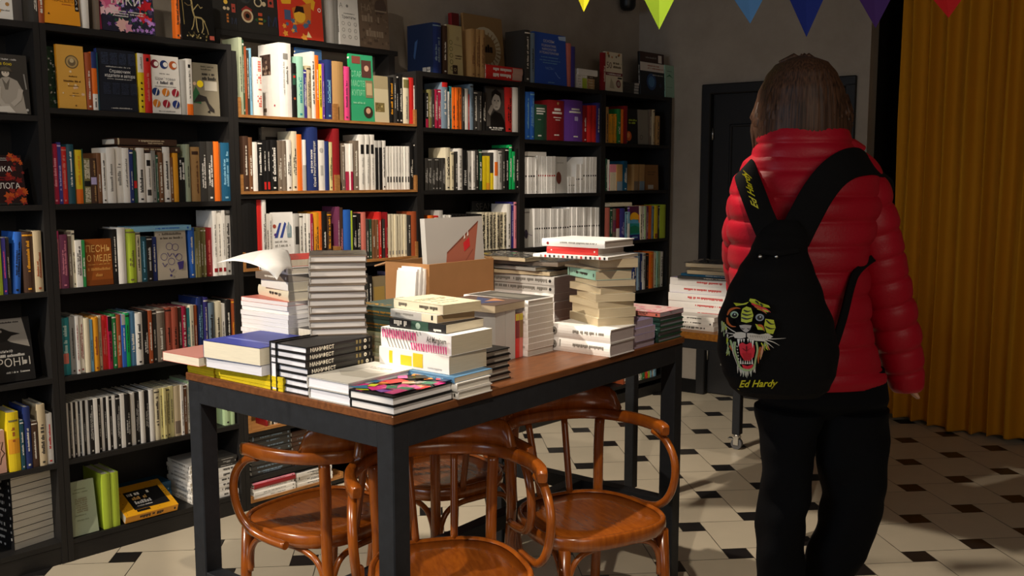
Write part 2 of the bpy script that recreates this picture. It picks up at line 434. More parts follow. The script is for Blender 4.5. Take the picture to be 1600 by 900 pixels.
for i in range(-40, 41):
    for j in range(-40, 41):
        c = F0 + V1 * i + V2 * j
        if not (-3.1 < c.x < 8.3 and -3.1 < c.y < 4.1): continue
        k = rt.uniform(.93, 1.05); col = lin('#cbbfa8')
        tilequad(c, -tb / 2, -tb / 2, tb / 2, tb / 2, lin('#211f1f'))
        x0 = -tb / 2 - ta; tilequad(c, x0, -tb / 2, x0 + ta, -tb / 2 + ta, tuple(v * k for v in col))
struct(mb.obj('floor', M_TILE))

YW = 3.968
def sbox(name, lo, hi, mat, M=None):
    q = MB(); q.box(lo, hi); return struct(q.obj(name, mat, None, M))
sbox('wall_left', (-3.2, YW, 0), (5.70, YW + .15, 3.35), M_WALL)
sbox('ceiling', (-3.2, -3.2, 3.35), (8.4, YW + .15, 3.45), M_CEIL)
# wall with the door: runs from the corner towards the curtain
C0 = Vector((5.5605, YW)); wang = math.radians(-83.1)
WD = Vector((math.cos(wang), math.sin(wang))); WN = Vector((-WD.y, WD.x))   # WN points out of the room
WM = frame((C0.x, C0.y, 0), (WD.x, WD.y, 0), (WN.x, WN.y, 0), (0, 0, 1))
q = MB(); dl, dr, dtop, wend = .535, 1.458, 2.06, 1.575
q.box((-.02, 0, 0), (dl, .16, 3.35)); q.box((dl, 0, dtop), (dr, .16, 3.35)); q.box((dr, 0, 0), (wend, .16, 3.35)); q.box((dl, .10, 0), (dr, .16, dtop))
struct(q.obj('wall_back', M_WALL, None, WM))
sbox('baseboard_back', (.30, -.014, 0), (dl - .045, 0, .095), M_BLACKPAINT, WM)
d = struct(thing('door_1', 'black panelled door with a wide black frame in the plaster wall', 'door', WM)); 
q = MB(); fw = .045
q.bbox((dl - fw, -.022, 0), (dl + .02, .03, dtop), r=.006); q.bbox((dr - .02, -.022, 0), (dr + fw, .03, dtop), r=.006); q.bbox((dl - fw, -.022, dtop - .02), (dr + fw, .03, dtop + fw), r=.006)
q.obj('door_frame', M_DOOR, d)
q = MB(); q.box((dl + .02, .035, .01), (dr - .02, .075, dtop - .02)); q.obj('door_leaf', M_DOOR, d)
q = MB()
for z0, z1 in ((.18, .80), (.98, 1.84)):
    x0, x1 = dl + .14, dr - .14
    for lo, hi in (((x0, z0), (x0 + .018, z1)), ((x1 - .018, z0), (x1, z1)), ((x0, z0), (x1, z0 + .018)), ((x0, z1 - .018), (x1, z1))):
        q.bbox((lo[0], .022, lo[1]), (hi[0], .037, hi[1]), r=.005)
q.obj('door_moulding', M_DOOR, d)
q = MB(); q.tube([(dl + .022, .022, 1.74), (dl + .022, .022, 1.82)], .006); q.tube([(dl + .022, .022, .24), (dl + .022, .022, .36)], .006); q.obj('hinge', M_CHROME, d)
q = MB(); q.tube([(.68, .036, .227), (.68, -.02, .227)], .009); q.tube([(.68, -.02, .227), (.745, -.022, .229)], .008); q.obj('door_handle', M_CHROME, d)
# opening behind the curtain, its darkness painted onto the walls
sbox('wall_right', (wend + .02, 1.15, 0), (wend + 3.2, 1.25, 3.35), M_DARK, WM)
sbox('wall_recess', (wend - .02, .16, 0), (wend, 1.2, 3.35), M_DARK, WM)

# curtain
q = MB(); P0 = Vector((5.812, 2.245)); P1 = Vector((5.66, .62)); dd = (P1 - P0); Lc = dd.length; dd.normalize(); nn = Vector((dd.y, -dd.x))
rc = random.Random(11); nst = 420; zs = [.018 + 3.28 * t for t in (0, .004, .03, .12, .3, .55, .8, 1.0)]
ph = [rc.uniform(0, 6.3) for _ in range(6)]
rings = []
for zi, z in enumerate(zs):
    ring = []
    sp = 1.0 + .18 * (1 - z / 3.3)
    for i in range(nst + 1):
        s_ = Lc * i / nst
        u = s_ + .012 * math.sin(s_ * 17 + ph[0]) + .008 * math.sin(z * 2.2 + s_ * 9)
        w_ = math.sin(2 * PI * u / .112 + ph[1] + .7 * math.sin(3.1 * s_)); w_ = math.copysign(abs(w_) ** .75, w_)
        off = (.034 * w_ + .012 * math.sin(2 * PI * u / .31 + ph[2]) + .005 * math.sin(2 * PI * u / .047 + z * 1.3)) * sp
        p = P0 + dd * (s_ + .010 * math.cos(2 * PI * u / .112 + ph[1])) + nn * off
        ring.append((p.x, p.y, z + (.010 * math.sin(s_ * 9 + 1) if zi < 2 else 0)))
    rings.append(ring)
q.loft(rings, lin('#b8780e'), cap=False, closed=False)
M_VELVET, N_, L_, B_ = newmat('mustard_velvet', .85, .25)
B_.inputs['Base Color'].default_value = (*lin('#c88814'), 1); B_.inputs['Sheen Weight'].default_value = .25; B_.inputs['Sheen Roughness'].default_value = .4
B_.inputs['Sheen Tint'].default_value = (*lin('#e0a030'), 1)
o = q.obj('curtain', M_VELVET); md = o.modifiers.new('thick', 'SOLIDIFY'); md.thickness = .004
tag(o, 'floor-length mustard velvet curtain hanging in deep folds at the right', 'curtain')
# ------------------------------------------------------------------ bookcases
YF = 3.677
def bookcase(label, X0, X1, ztop, shelves, plinth=.085, Yf=YF, top=True, panel_l=True):
    r = thing('bookcase', label, 'bookcase', None, 'black bookcases along the wall'); t = .0215; yb = 3.955
    r.location = ((X0 + X1) / 2, Yf, 0); bx = (X0 + X1) / 2; mm = Matrix.Translation((-bx, -Yf, 0))
    for a in (X0, X1 - t):
        q = MB(); q.box((a, Yf, 0), (a + t, yb, ztop), M=mm); q.obj('side_panel', M_SHELFV, r)
    if top: q = MB(); q.box((X0 + t, Yf + .001, ztop - .024), (X1 - t, yb, ztop - .001), M=mm); q.obj('top_panel', M_SHELF, r)
    for z in shelves:
        q = MB(); q.box((X0 + t, Yf + .002, z - .02), (X1 - t, yb - .006, z), M=mm); q.obj('shelf', M_SHELF, r)
    q = MB(); q.box((X0 + t, yb - .006, 0), (X1 - t, yb, ztop - .024), M=mm); q.obj('back_panel', M_SHELFV, r)
    if plinth > .03: q = MB(); q.box((X0 + t, Yf + .004, 0), (X1 - t, Yf + .02, plinth - .02), M=mm); q.obj('plinth', M_SHELF, r)
    return r
bookcase('black bookcase cut off by the left edge of the photo', .62, 1.423, 2.045, (1.71, 1.384, 1.061, .73, .40, .087))
bookcase('tall black bookcase with five packed rows left of the table', 1.4245, 2.204, 2.045, (1.741, 1.385, 1.066, .7306, .404, .087))
u3 = bookcase('wide black bookcase holding wooden crates of books', 2.2055, 3.262, 2.02, (1.742, 1.413, 1.075, .735, .352, .145, .03), plinth=0, top=False)
q = MB(); mm = Matrix.Translation((-(2.2055 + 3.262) / 2, -YF, 0))
q.box((2.23, 3.84, 2.108), (3.262, 3.955, 2.131), M=mm); q.box((2.23, 3.84, 1.99), (2.25, 3.949, 2.108), M=mm); q.box((3.2, 3.84, 1.99), (3.2405, 3.949, 2.108), M=mm); q.obj('raised_ledge', M_SHELF, u3)
bookcase('black bookcase with an open-topped row of red and orange spines', 3.2635, 4.034, 2.022, (1.741, 1.420, 1.085, .745, .40, .087))
bookcase('black bookcase full of white magazines in its middle rows', 4.0355, 4.788, 2.026, (1.704, 1.393, 1.082, .745, .40, .087))
bookcase('black bookcase at the end of the row by the plaster wall', 4.7895, 5.545, 2.028, (1.705, 1.404, 1.076, .739, .42, .12))

M_CRATE = wood('crate_pine', '#8a5a2c', '#b17c42', .6, (3, 20, 20), 0, .15)
def crate(label, X0, X1, z, Y0=YF - .004, depth=.24, hs=.085):
    r = thing('crate', label, 'crate', Matrix.Translation((X0, Y0, z + .0005)), 'wooden crates in the crate bookcase'); wd = X1 - X0
    q = MB(); q.box((.012, 0, 0), (wd - .012, depth, .012)); q.obj('base_board', M_CRATE, r)
    for a in (0, wd - .012): q = MB(); q.box((a, 0, 0), (a + .012, depth, hs)); q.obj('end_board', M_CRATE, r)
    q = MB(); q.box((.012, depth - .012, .012), (wd - .012, depth, hs)); q.obj('back_board', M_CRATE, r)
    return z + .0125
X2 = 2.229; XM = 2.742; X3 = 3.2395
CR = {}
for n, z, nm in ((1, 1.742, 'top shelf'), (2, 1.413, 'second shelf'), (3, 1.075, 'third shelf')):
    CR[n, 'l'] = crate('wooden crate on the %s of the crate bookcase, left half' % nm, X2, XM - .001, z)
    CR[n, 'r'] = crate('wooden crate on the %s of the crate bookcase, right half' % nm, XM, X3, z)
CR[5, 'l'] = crate('wooden crate low in the bookcase, seen beneath the table top', X2, XM - .001, .352)

# ------------------------------------------------------------------ rows of books; pixel columns from the photo are turned into places on the shelf
def zs_(zoom, x, y): return zoom[0] + x / zoom[2], zoom[1] + y / zoom[2]
def row(where, z, zoom, specs, D=.15, Yf=YF, inset=.012, xlim=None, lim=None, seed=0):
    rr = random.Random(seed or int(z * 1000) + len(specs)); last = -9
    n = 0
    for s in specs:
        kind = s[0]
        if kind == 'H':     # lying flat, spine outwards
            _, x0, x1, y0, y1, cov, opt = s
            Y = Yf + inset + opt.get('dy', 0)
            u0, v0 = zs_(zoom, x0, y0); u1, v1 = zs_(zoom, x1, y1)
            a = at_y(u0, (v0 + v1) / 2, Y); b = at_y(u1, (v0 + v1) / 2, Y); zt = at_y((u0 + u1) / 2, v0, Y).z; zb = at_y((u0 + u1) / 2, v1, Y).z
            if 'zb' in opt: zt += opt['zb'] - zb; zb = opt['zb']
            book(frame((b.x, Y, zb), (0, 0, 1), (0, 1, 0), (-1, 0, 0)), max(.006, zt - zb), opt.get('D', D), b.x - a.x, cov, where=where, adj='lying flat', **{k: v for k, v in opt.items() if k not in ('D', 'dy', 'zb')})
            continue
        if kind == 'F':
            _, x0, x1, yt, cov, opt = s
            T = opt.get('T', .02); Y = Yf + opt.get('dy', inset + .004); lean = math.radians(opt.get('lean', 2.5))
            ym = yt + 120
            u0, v0 = zs_(zoom, x0, ym); u1, v1 = zs_(zoom, x1, ym); a = at_y(u0, v0, Y).x; b = at_y(u1, v1, Y).x
            if 'h' in opt: L = opt['h']
            else: L = at_y((u0 + u1) / 2, zoom[1] + yt / zoom[2], Y + .02).z - z - .001
            if lim: L = min(L, lim - z - .006)
            if opt.get('clip', True): a = max(a, last + .0008)
            M = frame((a, Y + T * math.cos(lean) + .0005, z + .0008), (0, -math.cos(lean), math.sin(lean)), (1, 0, 0), (0, math.sin(lean), math.cos(lean)))
            book(M, T, b - a, L, cov, where=where, adj='facing out', rnd=rr, **{k: v for k, v in opt.items() if k not in ('T', 'dy', 'lean', 'h', 'clip')})
            last = b; continue
        x0, x1, yt, cov = s[:4]; opt = dict(s[4]) if len(s) > 4 else {}
        ins = inset + rr.uniform(-.005, .007) + opt.pop('dy', 0); Y = Yf + ins
        ym = yt + 90
        u0, v0 = zs_(zoom, x0, ym); u1, v1 = zs_(zoom, x1, ym)
        a = at_y(u0, v0, Y).x; b = at_y(u1, v1, Y).x
        zt = at_y((u0 + u1) / 2, zoom[1] + yt / zoom[2], Y).z
        a = max(a, last + .0006)
        if b - a < .004: b = a + .004
        L = min(zt - z - .001, (lim - z - .004) if lim else 9)
        Dd = min(opt.pop('D', D) * rr.uniform(.92, 1.0), max(.09, L * .78))
        tilt = opt.pop('tilt', 0)
        M = Matrix.Translation((a, Y, z + .0006))
        if tilt: M = M @ Matrix.Rotation(math.radians(tilt), 4, 'Y')
        book(M, b - a, Dd, L, cov, where=where, rnd=rr, pos=n, **opt)
        last = b; n += 1
def series(x0, x1, n, yt, cov, opt=None, y2=None):
    return [(x0 + (x1 - x0) * i / n, x0 + (x1 - x0) * (i + 1) / n - .3, yt + ((y2 - yt) * i / max(1, n - 1) if y2 is not None else 0), cov, dict(opt or {})) for i in range(n)]

# ---- far-left bookcase (only its right end is in the photo)
ZA = (0, 0, 4.205); ZT = (0, 0, 6.154)
row('top of the far-left bookcase', 2.045, (0, 0, 1), [('F', -60, 22, -70, 'w', dict(h=.25, T=.03, front=[('e', .62, .35, .12, None, '#c7853a'), ('e', .9, .22, .04, None, '#b7864a'), ('f', .5, .12, .95, .02, 'g'), ('e', .72, .12, .05, None, '#d8a04a')], label='white book with brown spots standing at the top left corner'))], inset=.03)
row('upper shelf of the far-left bookcase', 1.71, (0, 0, 1), [('F', -62, 50, 84, 'ch', dict(T=.03, lean=5, front=[
    ('r', 0, 0, 1, 1, '#3d3934'), ('f', .45, .90, .86, .028, 'lg'), ('t', 'Женщины в бою', .54, .815, .05, 'y', .88), ('p', [(.30, .63), (.50, .63), (.40, .78)], 'w'), ('p', [(.33, .645), (.47, .645), (.40, .755)], 'lg'), ('r', .385, .36, .415, .63, 'g'),
    ('p', [(.52, .22), (.56, .52), (.62, .60), (.72, .62), (.84, .56), (.90, .42), (.93, .10), (.95, .01), (.66, .01), (.62, .12), (.54, .10)], '#a79f93'), ('p', [(.62, .60), (.68, .50), (.74, .60), (.70, .40), (.66, .40)], '#6d665c'),
    ('e', .68, .68, .055, None, '#cfc4b4'), ('p', [(.60, .715), (.77, .715), (.75, .77), (.69, .79), (.62, .77)], '#5c5548'), ('l', [(.60, .715), (.78, .715)], .02, '#4a4438'), ('e', .66, .69, .008, None, 'k'), ('e', .70, .69, .008, None, 'k'),
    ('l', [(.57, .45), (.55, .25), (.62, .13), (.70, .12)], .07, '#b8b0a4'), ('l', [(.88, .42), (.84, .25), (.74, .15)], .07, '#b8b0a4'), ('p', [(.40, .02), (.44, .10), (.70, .13), (.78, .02)], '#d8d2c6'), ('e', .95, .07, .02, None, 'lg'), ('l', [(.94, .68), (.96, .42)], .02, 'g')],
    label='dark grey book with a black and white photo of a woman in uniform'))])
row('second shelf of the far-left bookcase', 1.384, (0, 0, 1), [('F', -58, 46, 243, 'k', dict(T=.03, lean=14, dy=.03, front=[
    ('r', 0, 0, 1, 1, '#2a1516'), ('f', .5, .93, .85, .02, 'lg'), ('f', .5, .89, .78, .02, 'lg'), ('fl', 26, ['#a8321f', '#c2541f', '#7d1f1c', '#8a2a24'], .05, .72, .0, 1.0, 1.0), ('fl', 10, ['#a8321f', '#c2541f'], .06, .7, .02, 1.0, .28),
    ('t', 'БОТАНИКА', .5, .66, .11, 'w', .86), ('f', .1, .52, .85, .03, 'dr'), ('f', .1, .47, .85, .03, 'dr'), ('t', 'АНТРОПОЛОГА', .47, .30, .12, 'w', .9)], label='black book with white title and red flowers leaning on its shelf'))])
row('third shelf of the far-left bookcase', 1.061, (0, 220, 3.467), [(-60, 6, 520, 'lime'), (10, 32, 525, 'ind', dict(ink='hp')), (34, 52, 522, 'ch'), (60, 98, 492, 'b', dict(tilt=4, style='two', ink='k')), (122, 178, 492, 'dbr', dict(style='one', ink='oy')), (184, 226, 487, 'bg', dict(style='two', ink='rb'))], D=.14)
row('fourth shelf of the far-left bookcase', .73, (0, 0, 1), [('F', -62, 58, 500, 'ch', dict(T=.025, lean=10, dy=.025, front=[
    ('r', 0, 0, 1, 1, '#191818'), ('p', [(.30, .99), (.90, .99), (.97, .52), (.72, .62), (.60, .72), (.30, .62)], '#8b857c'), ('f', .40, .92, .86, .025, 'k'),
    ('p', [(.22, .60), (.32, .78), (.48, .86), (.62, .85), (.72, .79), (.86, .74), (.74, .72), (.68, .66), (.72, .55), (.6, .45), (.22, .42)], '#14110f'), ('e', .60, .80, .018, None, '#8b857c'),
    ('t', 'Самые умные', .50, .46, .055, 'lg', .55), ('f', .45, .39, .9, .045, 'lg'), ('t', 'ВОРОНЫ', .62, .24, .13, '#b9b4aa', .66), ('f', .60, .13, .95, .03, 'lg')],
    label='black book with a grey raven on the cover')), ], )
row('fourth shelf of the far-left bookcase', .73, (0, 0, 1), [(-22, 2, 556, 'cr', dict(dy=-.012, tilt=-20, D=.02, label='cream booklet leaning in front of the raven book'))], D=.018)
ZC = (0, 560, 4.0)
row('fifth shelf of the far-left bookcase', .40, ZC, [('F', -90, 36, 452, 'sal', dict(T=.03, lean=3, front=[('r', 0, 0, 1, 1, '#c79a88'), ('l', [(.55, .85), (.7, .7), (.9, .72), (.8, .55), (.95, .45), (.78, .35), (.7, .2)], .06, '#4a3428'), ('l', [(.6, .6), (.72, .5), (.66, .35)], .05, '#4a3428')])), (46, 118, 335, 'y', dict(spine=[('r', 0, .30, 1, .55, 'oy'), ('v', .4, .5, .75, .3, 'rb'), ('r', .1, .84, .9, .87, 'ol')])), (128, 150, 385, 'dtl'), (150, 190, 302, 'nv'), (200, 235, 392, 'dbr'), (238, 283, 285, 'bg', dict(style='big')), (288, 328, 342, 'w', dict(ink='r'))], D=.15)
# stack of white-paged black books at the bottom left
def flat(z, c, r, l, books, where, ang_ref=None, jit=.004, seed=1, lock=None, group=None, top_items=None, noun='book', yjit=1.2, labelbase=None):
    """pile of flat books: c nearest bottom corner, r far end of its right-hand face, l far end of its left-hand face (pixels, on height z)"""
    C = at_z(*c, z); R = at_z(*r, z); Lp = at_z(*l, z)
    e = (R - C); e.z = 0; We = e.length; e.normalize(); n = Vector((-e.y, e.x, 0)); dl_ = (Lp - C).dot(n)
    if lock: We = lock[0] or We; dl_ = lock[1] or dl_
    return flat_at(z, C, e, We, dl_, books, where, jit, seed, group, labelbase, yjit)
def flat_at(z, C, e, We, dl_, books, where, jit=.004, seed=1, group=None, labelbase=None, yjit=1.2):
    rr = random.Random(seed); out = []
    tot = len(books)
    for i, b in enumerate(books):
        T, cov, side = b[0], b[1], b[2]; opt = dict(b[3]) if len(b) > 3 else {}
        w_, d_ = opt.pop('size', (We, dl_)); off = opt.pop('off', (0, 0)); rot = math.radians(opt.pop('rot', 0) + rr.uniform(-yjit, yjit))
        ex = Vector((e.x * math.cos(rot) - e.y * math.sin(rot), e.x * math.sin(rot) + e.y * math.cos(rot), 0)); ny = Vector((-ex.y, ex.x, 0))
        o = C + ex * (off[0] + rr.uniform(-jit, jit)) + ny * (off[1] + rr.uniform(-jit, jit)); o.z = z
        # side: where the spine is. R = on the face c-r, L = on the face c-l, O = opposite R, P = opposite L
        Z = Vector((0, 0, 1))
        if side == 'R': M = frame(o + ex * w_, Z, ny, -ex); D, L = d_, w_
        elif side == 'O': M = frame(o + ny * d_, Z, -ny, ex); D, L = d_, w_
        elif side == 'L': M = frame(o, Z, ex, ny); D, L = w_, d_
        else: M = frame(o + ex * w_ + ny * d_, Z, -ex, -ny); D, L = w_, d_
        if opt.pop('bz', None): pass
        k = tot - 1 - i
        lb = opt.pop('label', None)
        book(M, T, D, L, cov, where=where, rnd=rr, label=lb, adj=('pile', i, tot, labelbase), group=group, **opt)
        z += T + .0004
    return z
BK = lambda n, T, cov, side, **o: [(T * (1 + .08 * math.sin(i * 2.3)), cov, side, dict(o)) for i in range(n)]
flat(.0872, (22, 861), (82, 841), (-22, 846), BK(11, .0268, 'k', 'L', pages='#cfc8b8', hard=False, ink='lg', style='big'), 'bottom shelf of the far-left bookcase', lock=(.16, .22), jit=.001, yjit=.4, labelbase='stack of white-paged black books at the bottom left')

# ---- tall bookcase left of the table
W2 = 'of the bookcase left of the table'
row('top ' + W2, 2.045, ZT, [
    (300, 345, -350, 'ch', dict(D=.11)), (352, 405, -330, 'rb', dict(D=.11)),
    ('F', 410, 770, 40, 'o', dict(h=.235, T=.05, lean=6, dy=.02, front=[('r', 0, 0, 1, 1, '#f0a028'), ('r', 0, .50, 1, 1, '#2a4fa0'), ('fl', 40, ['#3f74d0', '#1d2f6a', '#e8e8f0', '#5aa0d8'], .05, .02, .52, .98, .98), ('t', 'ИСТИННЫЙ', .52, .42, .05, '#5a3010', .52), ('t', 'ТВОРЕЦ ВСЕГО', .55, .355, .05, '#5a3010', .6), ('f', .52, .31, .90, .018, 'rb'), ('r', .88, .23, .985, .46, 'k'), ('ring', .932, .275, .018, .032, 'w'), ('l', [(.915, .33), (.95, .37), (.915, .41)], .012, 'w'), ('p', [(.1, .14), (.16, .14), (.13, .17)], 'k')], label='orange book with a blue upper cover on top of the bookcase')),
    (778, 838, -300, 'w', dict(D=.11, style='none')), (905, 940, -300, 'gbr', dict(D=.11, style='none')),
    ('F', 945, 1490, 40, 'nv', dict(h=.27, T=.028, lean=6, dy=.02, front=[('r', 0, 0, 1, 1, '#2c2b3c'), ('fl', 150, ['#4c3f7a', '#7a4f9c', '#3a5a3c', '#35304e', '#50446a', '#2e5a44'], .04, .02, .02, .98, .98), ('fl', 34, ['#f2a8bc', '#e888a8', '#fad0d8', '#d8608c'], .10, .03, .25, .40, .97), ('fl', 30, ['#9a78d8', '#b8a0e8', '#5aa064', '#d890d0'], .035, .4, .3, .98, .97), ('fl', 6, ['#e8a0b4', '#f0c0b8'], .09, .3, .02, .55, .14), ('fl', 7, ['#c2202c', '#d8333c', '#a81c2c'], .11, .76, .2, .95, .5), ('fl', 9, ['#e0522a', '#d8402c'], .05, .42, .55, .62, .9), ('fl', 20, ['#a070c8', '#c090d8'], .035, .55, .03, .98, .22), ('r', 0, 0, .03, 1, '#8a2440'),
        ('t', 'ФЛО', .42, .80, .10, 'w', .5), ('t', 'РИС', .40, .605, .12, 'w', .42), ('t', 'ТИКИ', .47, .39, .13, 'w', .62), ('e', .80, .62, .085, None, 'w'), ('f', .72, .60, .88, .02, 'g'), ('f', .24, .285, .80, .02, 'w'), ('f', .24, .25, .80, .02, 'w'), ('f', .24, .215, .52, .02, 'w')], label='flower-covered book with large white letters on top of the bookcase'))], D=.11, inset=.02)
row('top ' + W2, 2.045, (250, 0, 9.41), [(205, 272, -350, 'o', dict(D=.03, dy=.0)), ('F', 300, 800, 100, 'k', dict(h=.24, T=.02, lean=5, dy=.012, front=[
    ('r', 0, 0, 1, 1, '#100f0e'), ('l', [(.05, .98), (.09, .6), (.10, .25)], .02, '#8a7a4a'), ('l', [(.27, .86), (.36, .66), (.38, .50), (.42, .40), (.62, .39), (.72, .33)], .05, '#9a8a5c'), ('l', [(.38, .50), (.55, .62), (.62, .56), (.68, .58)], .03, '#9a8a5c'), ('l', [(.4, .60), (.25, .58), (.15, .62)], .025, '#6a5a3c'), ('l', [(.42, .40), (.36, .24), (.30, .17)], .03, '#9a8a5c'), ('l', [(.46, .38), (.47, .22), (.50, .14)], .03, '#a89868'), ('l', [(.66, .36), (.66, .22), (.60, .13)], .03, '#a89868'), ('l', [(.70, .34), (.78, .2), (.80, .12)], .025, '#9a8a5c'), ('l', [(.27, .86), (.22, .95), (.3, .9), (.36, .98)], .02, '#b8a878'),
    ('fl', 26, ['#8a7a4a', '#4a4228', '#b8a878'], .03, .15, .02, .8, .13), ('r', .83, .03, .97, .10, '#b85a4a')], label='black book with a golden leaping deer on top of the bookcase'))], D=.17, inset=.02)
row('first shelf ' + W2, 1.741, ZA, [
    ('F', 313, 384, 310, 'dgn', dict(T=.02, dy=.06, front=[('r', 0, 0, 1, 1, '#34503c'), ('fl', 36, ['#4a7a4c', '#2c4430', '#587a58'], .16), ('fl', 22, ['w', 'W'], .10)], label='dark green book with white blossoms at the end of its shelf')),
    ('F', 378, 556, 302, 'oy', dict(T=.022, dy=.012, clip=False, front=[('r', 0, 0, 1, 1, '#dca64a'), ('e', .55, .74, .25, None, '#6d5a3a'), ('e', .55, .74, .21, None, '#b89a64'), ('e', .55, .735, .14, None, '#7a6648'), ('e', .55, .76, .08, None, '#cdb88c'), ('fl', 9, ['#f2dcb0', '#e8c4a0'], .06, .02, .2, .98, .6), ('f', .4, .50, .72, .02, '#6a4820'), ('f', .2, .42, .86, .03, '#6a4820'), ('f', .35, .35, .75, .016, '#6a4820'), ('f', .5, .24, .75, .014, '#6a4820'), ('f', .38, .2, .8, .014, '#6a4820'), ('e', .60, .05, .03, None, '#7a5a28')], label='yellow book with a round grey emblem facing out')),
    (562, 600, 345, 'rb', dict(D=.12)), (600, 634, 340, 'o', dict(D=.15, spine=[('r', 0, .72, 1, 1, 'nv'), ('r', 0, 0, 1, .28, 'w'), ('v', .3, .05, .22, .4, 'k')])), (634, 645, 345, 'dtl'),
    ('F', 645, 897, 332, 'nv', dict(T=.03, front=[('r', 0, 0, 1, 1, '#20242e')] + [('f', .10 + .23 * i, .76 + .024 * j, .29 + .23 * i, .014, '#46516c') for i in range(4) for j in range(8)] + [('f', .10 + .23 * i, .27 + .024 * j, .29 + .23 * i, .014, '#3a4258') for i in range(4) for j in range(8)] + [('f', .18, .70, .84, .022, 'lg'), ('t', 'Справочник', .54, .615, .055, 'W', .55), ('t', 'издателя и автора', .53, .545, .055, 'W', .78), ('f', .2, .505, .84, .018, 'lg'), ('f', .25, .03, .8, .02, 'lg')], label='black reference book with white title facing out', hard=True)),
    (905, 944, 350, 'y', dict(D=.15, spine=[('r', 0, .68, 1, 1, 'w'), ('v', .3, .74, .95, .3, 'g')] + [('e', .5, .1 + .1 * i, .16, 'k') for i in range(5)])), (946, 992, 357, 'r', dict(D=.15, ink='w', spine=[('r', .3, .88, .7, .94, 'k'), ('v', .35, .2, .7, .35, 'sal')])),
    ('F', 996, 1182, 372, 'w', dict(T=.018, dy=.014, front=[('t', 'Шрифтовая', .5, .58, .05, '#4a4a52', .72), ('f', .2, .51, .8, .05, '#4a4a52'), ('f', .3, .68, .66, .02, 'g'), ('f', .12, .46, .88, .014, 'g'), ('f', .2, .03, .8, .02, 'g')] + sum([[('e', .15 + .32 * i, .85, .14, None, ('#7a2430', '#2a3a6a', '#b85a2a')[i]), ('e', .20 + .32 * i, .85, .08, None, 'w')] for i in range(3)], []) + sum([[('e', .13 + .34 * i, .37 - .2 * j, .13, None, (('#22386a', '#d8812a', '#a02434'), ('#d8812a', '#a02434', '#2a3a7a'))[j][i]), ('p', [(.10 + .34 * i, .31 - .2 * j), (.18 + .34 * i, .43 - .2 * j), (.20 + .34 * i, .42 - .2 * j), (.13 + .34 * i, .30 - .2 * j)], 'w')] for i in range(3) for j in range(2)], []), label='white book on lettering with coloured round letters')),
    (1186, 1222, 395, 'lg', dict(D=.13, style='none')), (1222, 1262, 386, 'w', dict(D=.15, spine=[('r', 0, 0, 1, .2, 'o'), ('v', .35, .3, .8, .28, 'g'), ('r', .3, .84, .7, .9, 'k')])),
    ('F', 1264, 1440, 420, 'gbr', dict(T=.022, dy=.014, front=[('r', 0, 0, 1, 1, '#77705f'), ('f', .35, .92, .85, .03, '#3c382e'), ('f', .35, .87, .75, .03, '#3c382e'), ('f', .38, .77, .86, .055, 'k'), ('f', .38, .68, .92, .065, 'k'), ('r', .45, .48, .93, .66, '#a8a294'), ('e', .29, .60, .12, None, 'y'), ('p', [(.0, .42), (.12, .55), (.25, .42), (.30, .22), (.0, .24)], '#2d5a38'), ('e', .08, .60, .06, None, '#c9a88a'), ('p', [(-.0, .24), (.45, .28), (.60, .10), (.78, .06), (.78, .12), (.58, .24), (.5, .36), (.2, .40)], '#2a2624'), ('p', [(.50, .07), (.62, .05), (.60, .11)], 'k')], label='grey book with a seated figure and a yellow circle'))], D=.15)
ZB = (0, 190, 4.205)
row('second shelf ' + W2, 1.385, ZB, [
    (337, 378, 145, 'cri', dict(ink='pk', style='big')), (368, 402, 135, 'ind', dict(ink='lil')), (402, 437, 165, 'r', dict(ink='sal')), (440, 485, 148, 'dtl', dict(ink='w')), (492, 538, 185, 'y', dict(style='none', spine=[('r', 0, 0, 1, .27, 'o'), ('v', .3, .35, .9, .35, 'oy')])), (540, 548, 180, 'dgn'), (548, 592, 240, 'ol', dict(spine=[('r', 0, .38, 1, .5, 'k')] + [('v', .05 + .3 * k, .03, .36, .3, 'cr') for k in range(3)] + [('v', .05 + .3 * k, .55, .97, .3, 'cr') for k in range(3)])), (597, 634, 240, 'dbr', dict(spine=[('r', 0, .42, 1, .58, 'lil'), ('v', .2, .05, .4, .3, 'tan'), ('v', .2, .62, .95, .3, 'tan')])), (636, 666, 205, 'br'), (668, 698, 205, 'w'), (700, 755, 170, 'w', dict(style='one', ink='g')), (757, 804, 168, 'w', dict(ink='g')), (806, 848, 172, 'w', dict(ink='g')), (851, 874, 185, 'nv'), (876, 896, 190, 'dgn', dict(spine=[('r', 0, .28, 1, .42, 'r')])), (902, 949, 172, 'w', dict(ink='k')), (955, 997, 207, 'w', dict(spine=[('r', .2, .74, .8, .86, 'k'), ('v', .3, .3, .7, .2, 'g'), ('r', .2, .14, .8, .26, 'ch')])), (999, 1023, 190, 'g'), (1026, 1040, 220, 'dgn'), (1042, 1070, 200, 'br'), (1073, 1116, 166, 'w', dict(ink='k', style='one')), (1120, 1138, 235, 'br'), (1140, 1170, 206, 'oy', dict(style='none')), (1173, 1216, 235, 'k', dict(spine=[('v', .08, .5, .9, .36, 'w'), ('v', .56, .5, .95, .28, 'w')])), (1219, 1247, 148, 'sage'), (1251, 1311, 166, 'tan', dict(spine=[('v', .2, .15, .75, .22, 'br'), ('r', .15, .86, .85, .92, 'dbr')])), (1314, 1356, 130, 'ch', dict(style='two', ink='w')), (1358, 1402, 130, 'ch', dict(style='two', ink='w')), (1406, 1438, 130, 'o', dict(style='none')), (1440, 1449, 140, 'br'), (1452, 1510, 138, 'pt', dict(style='two', ink='lb'))], D=.14, lim=1.719)
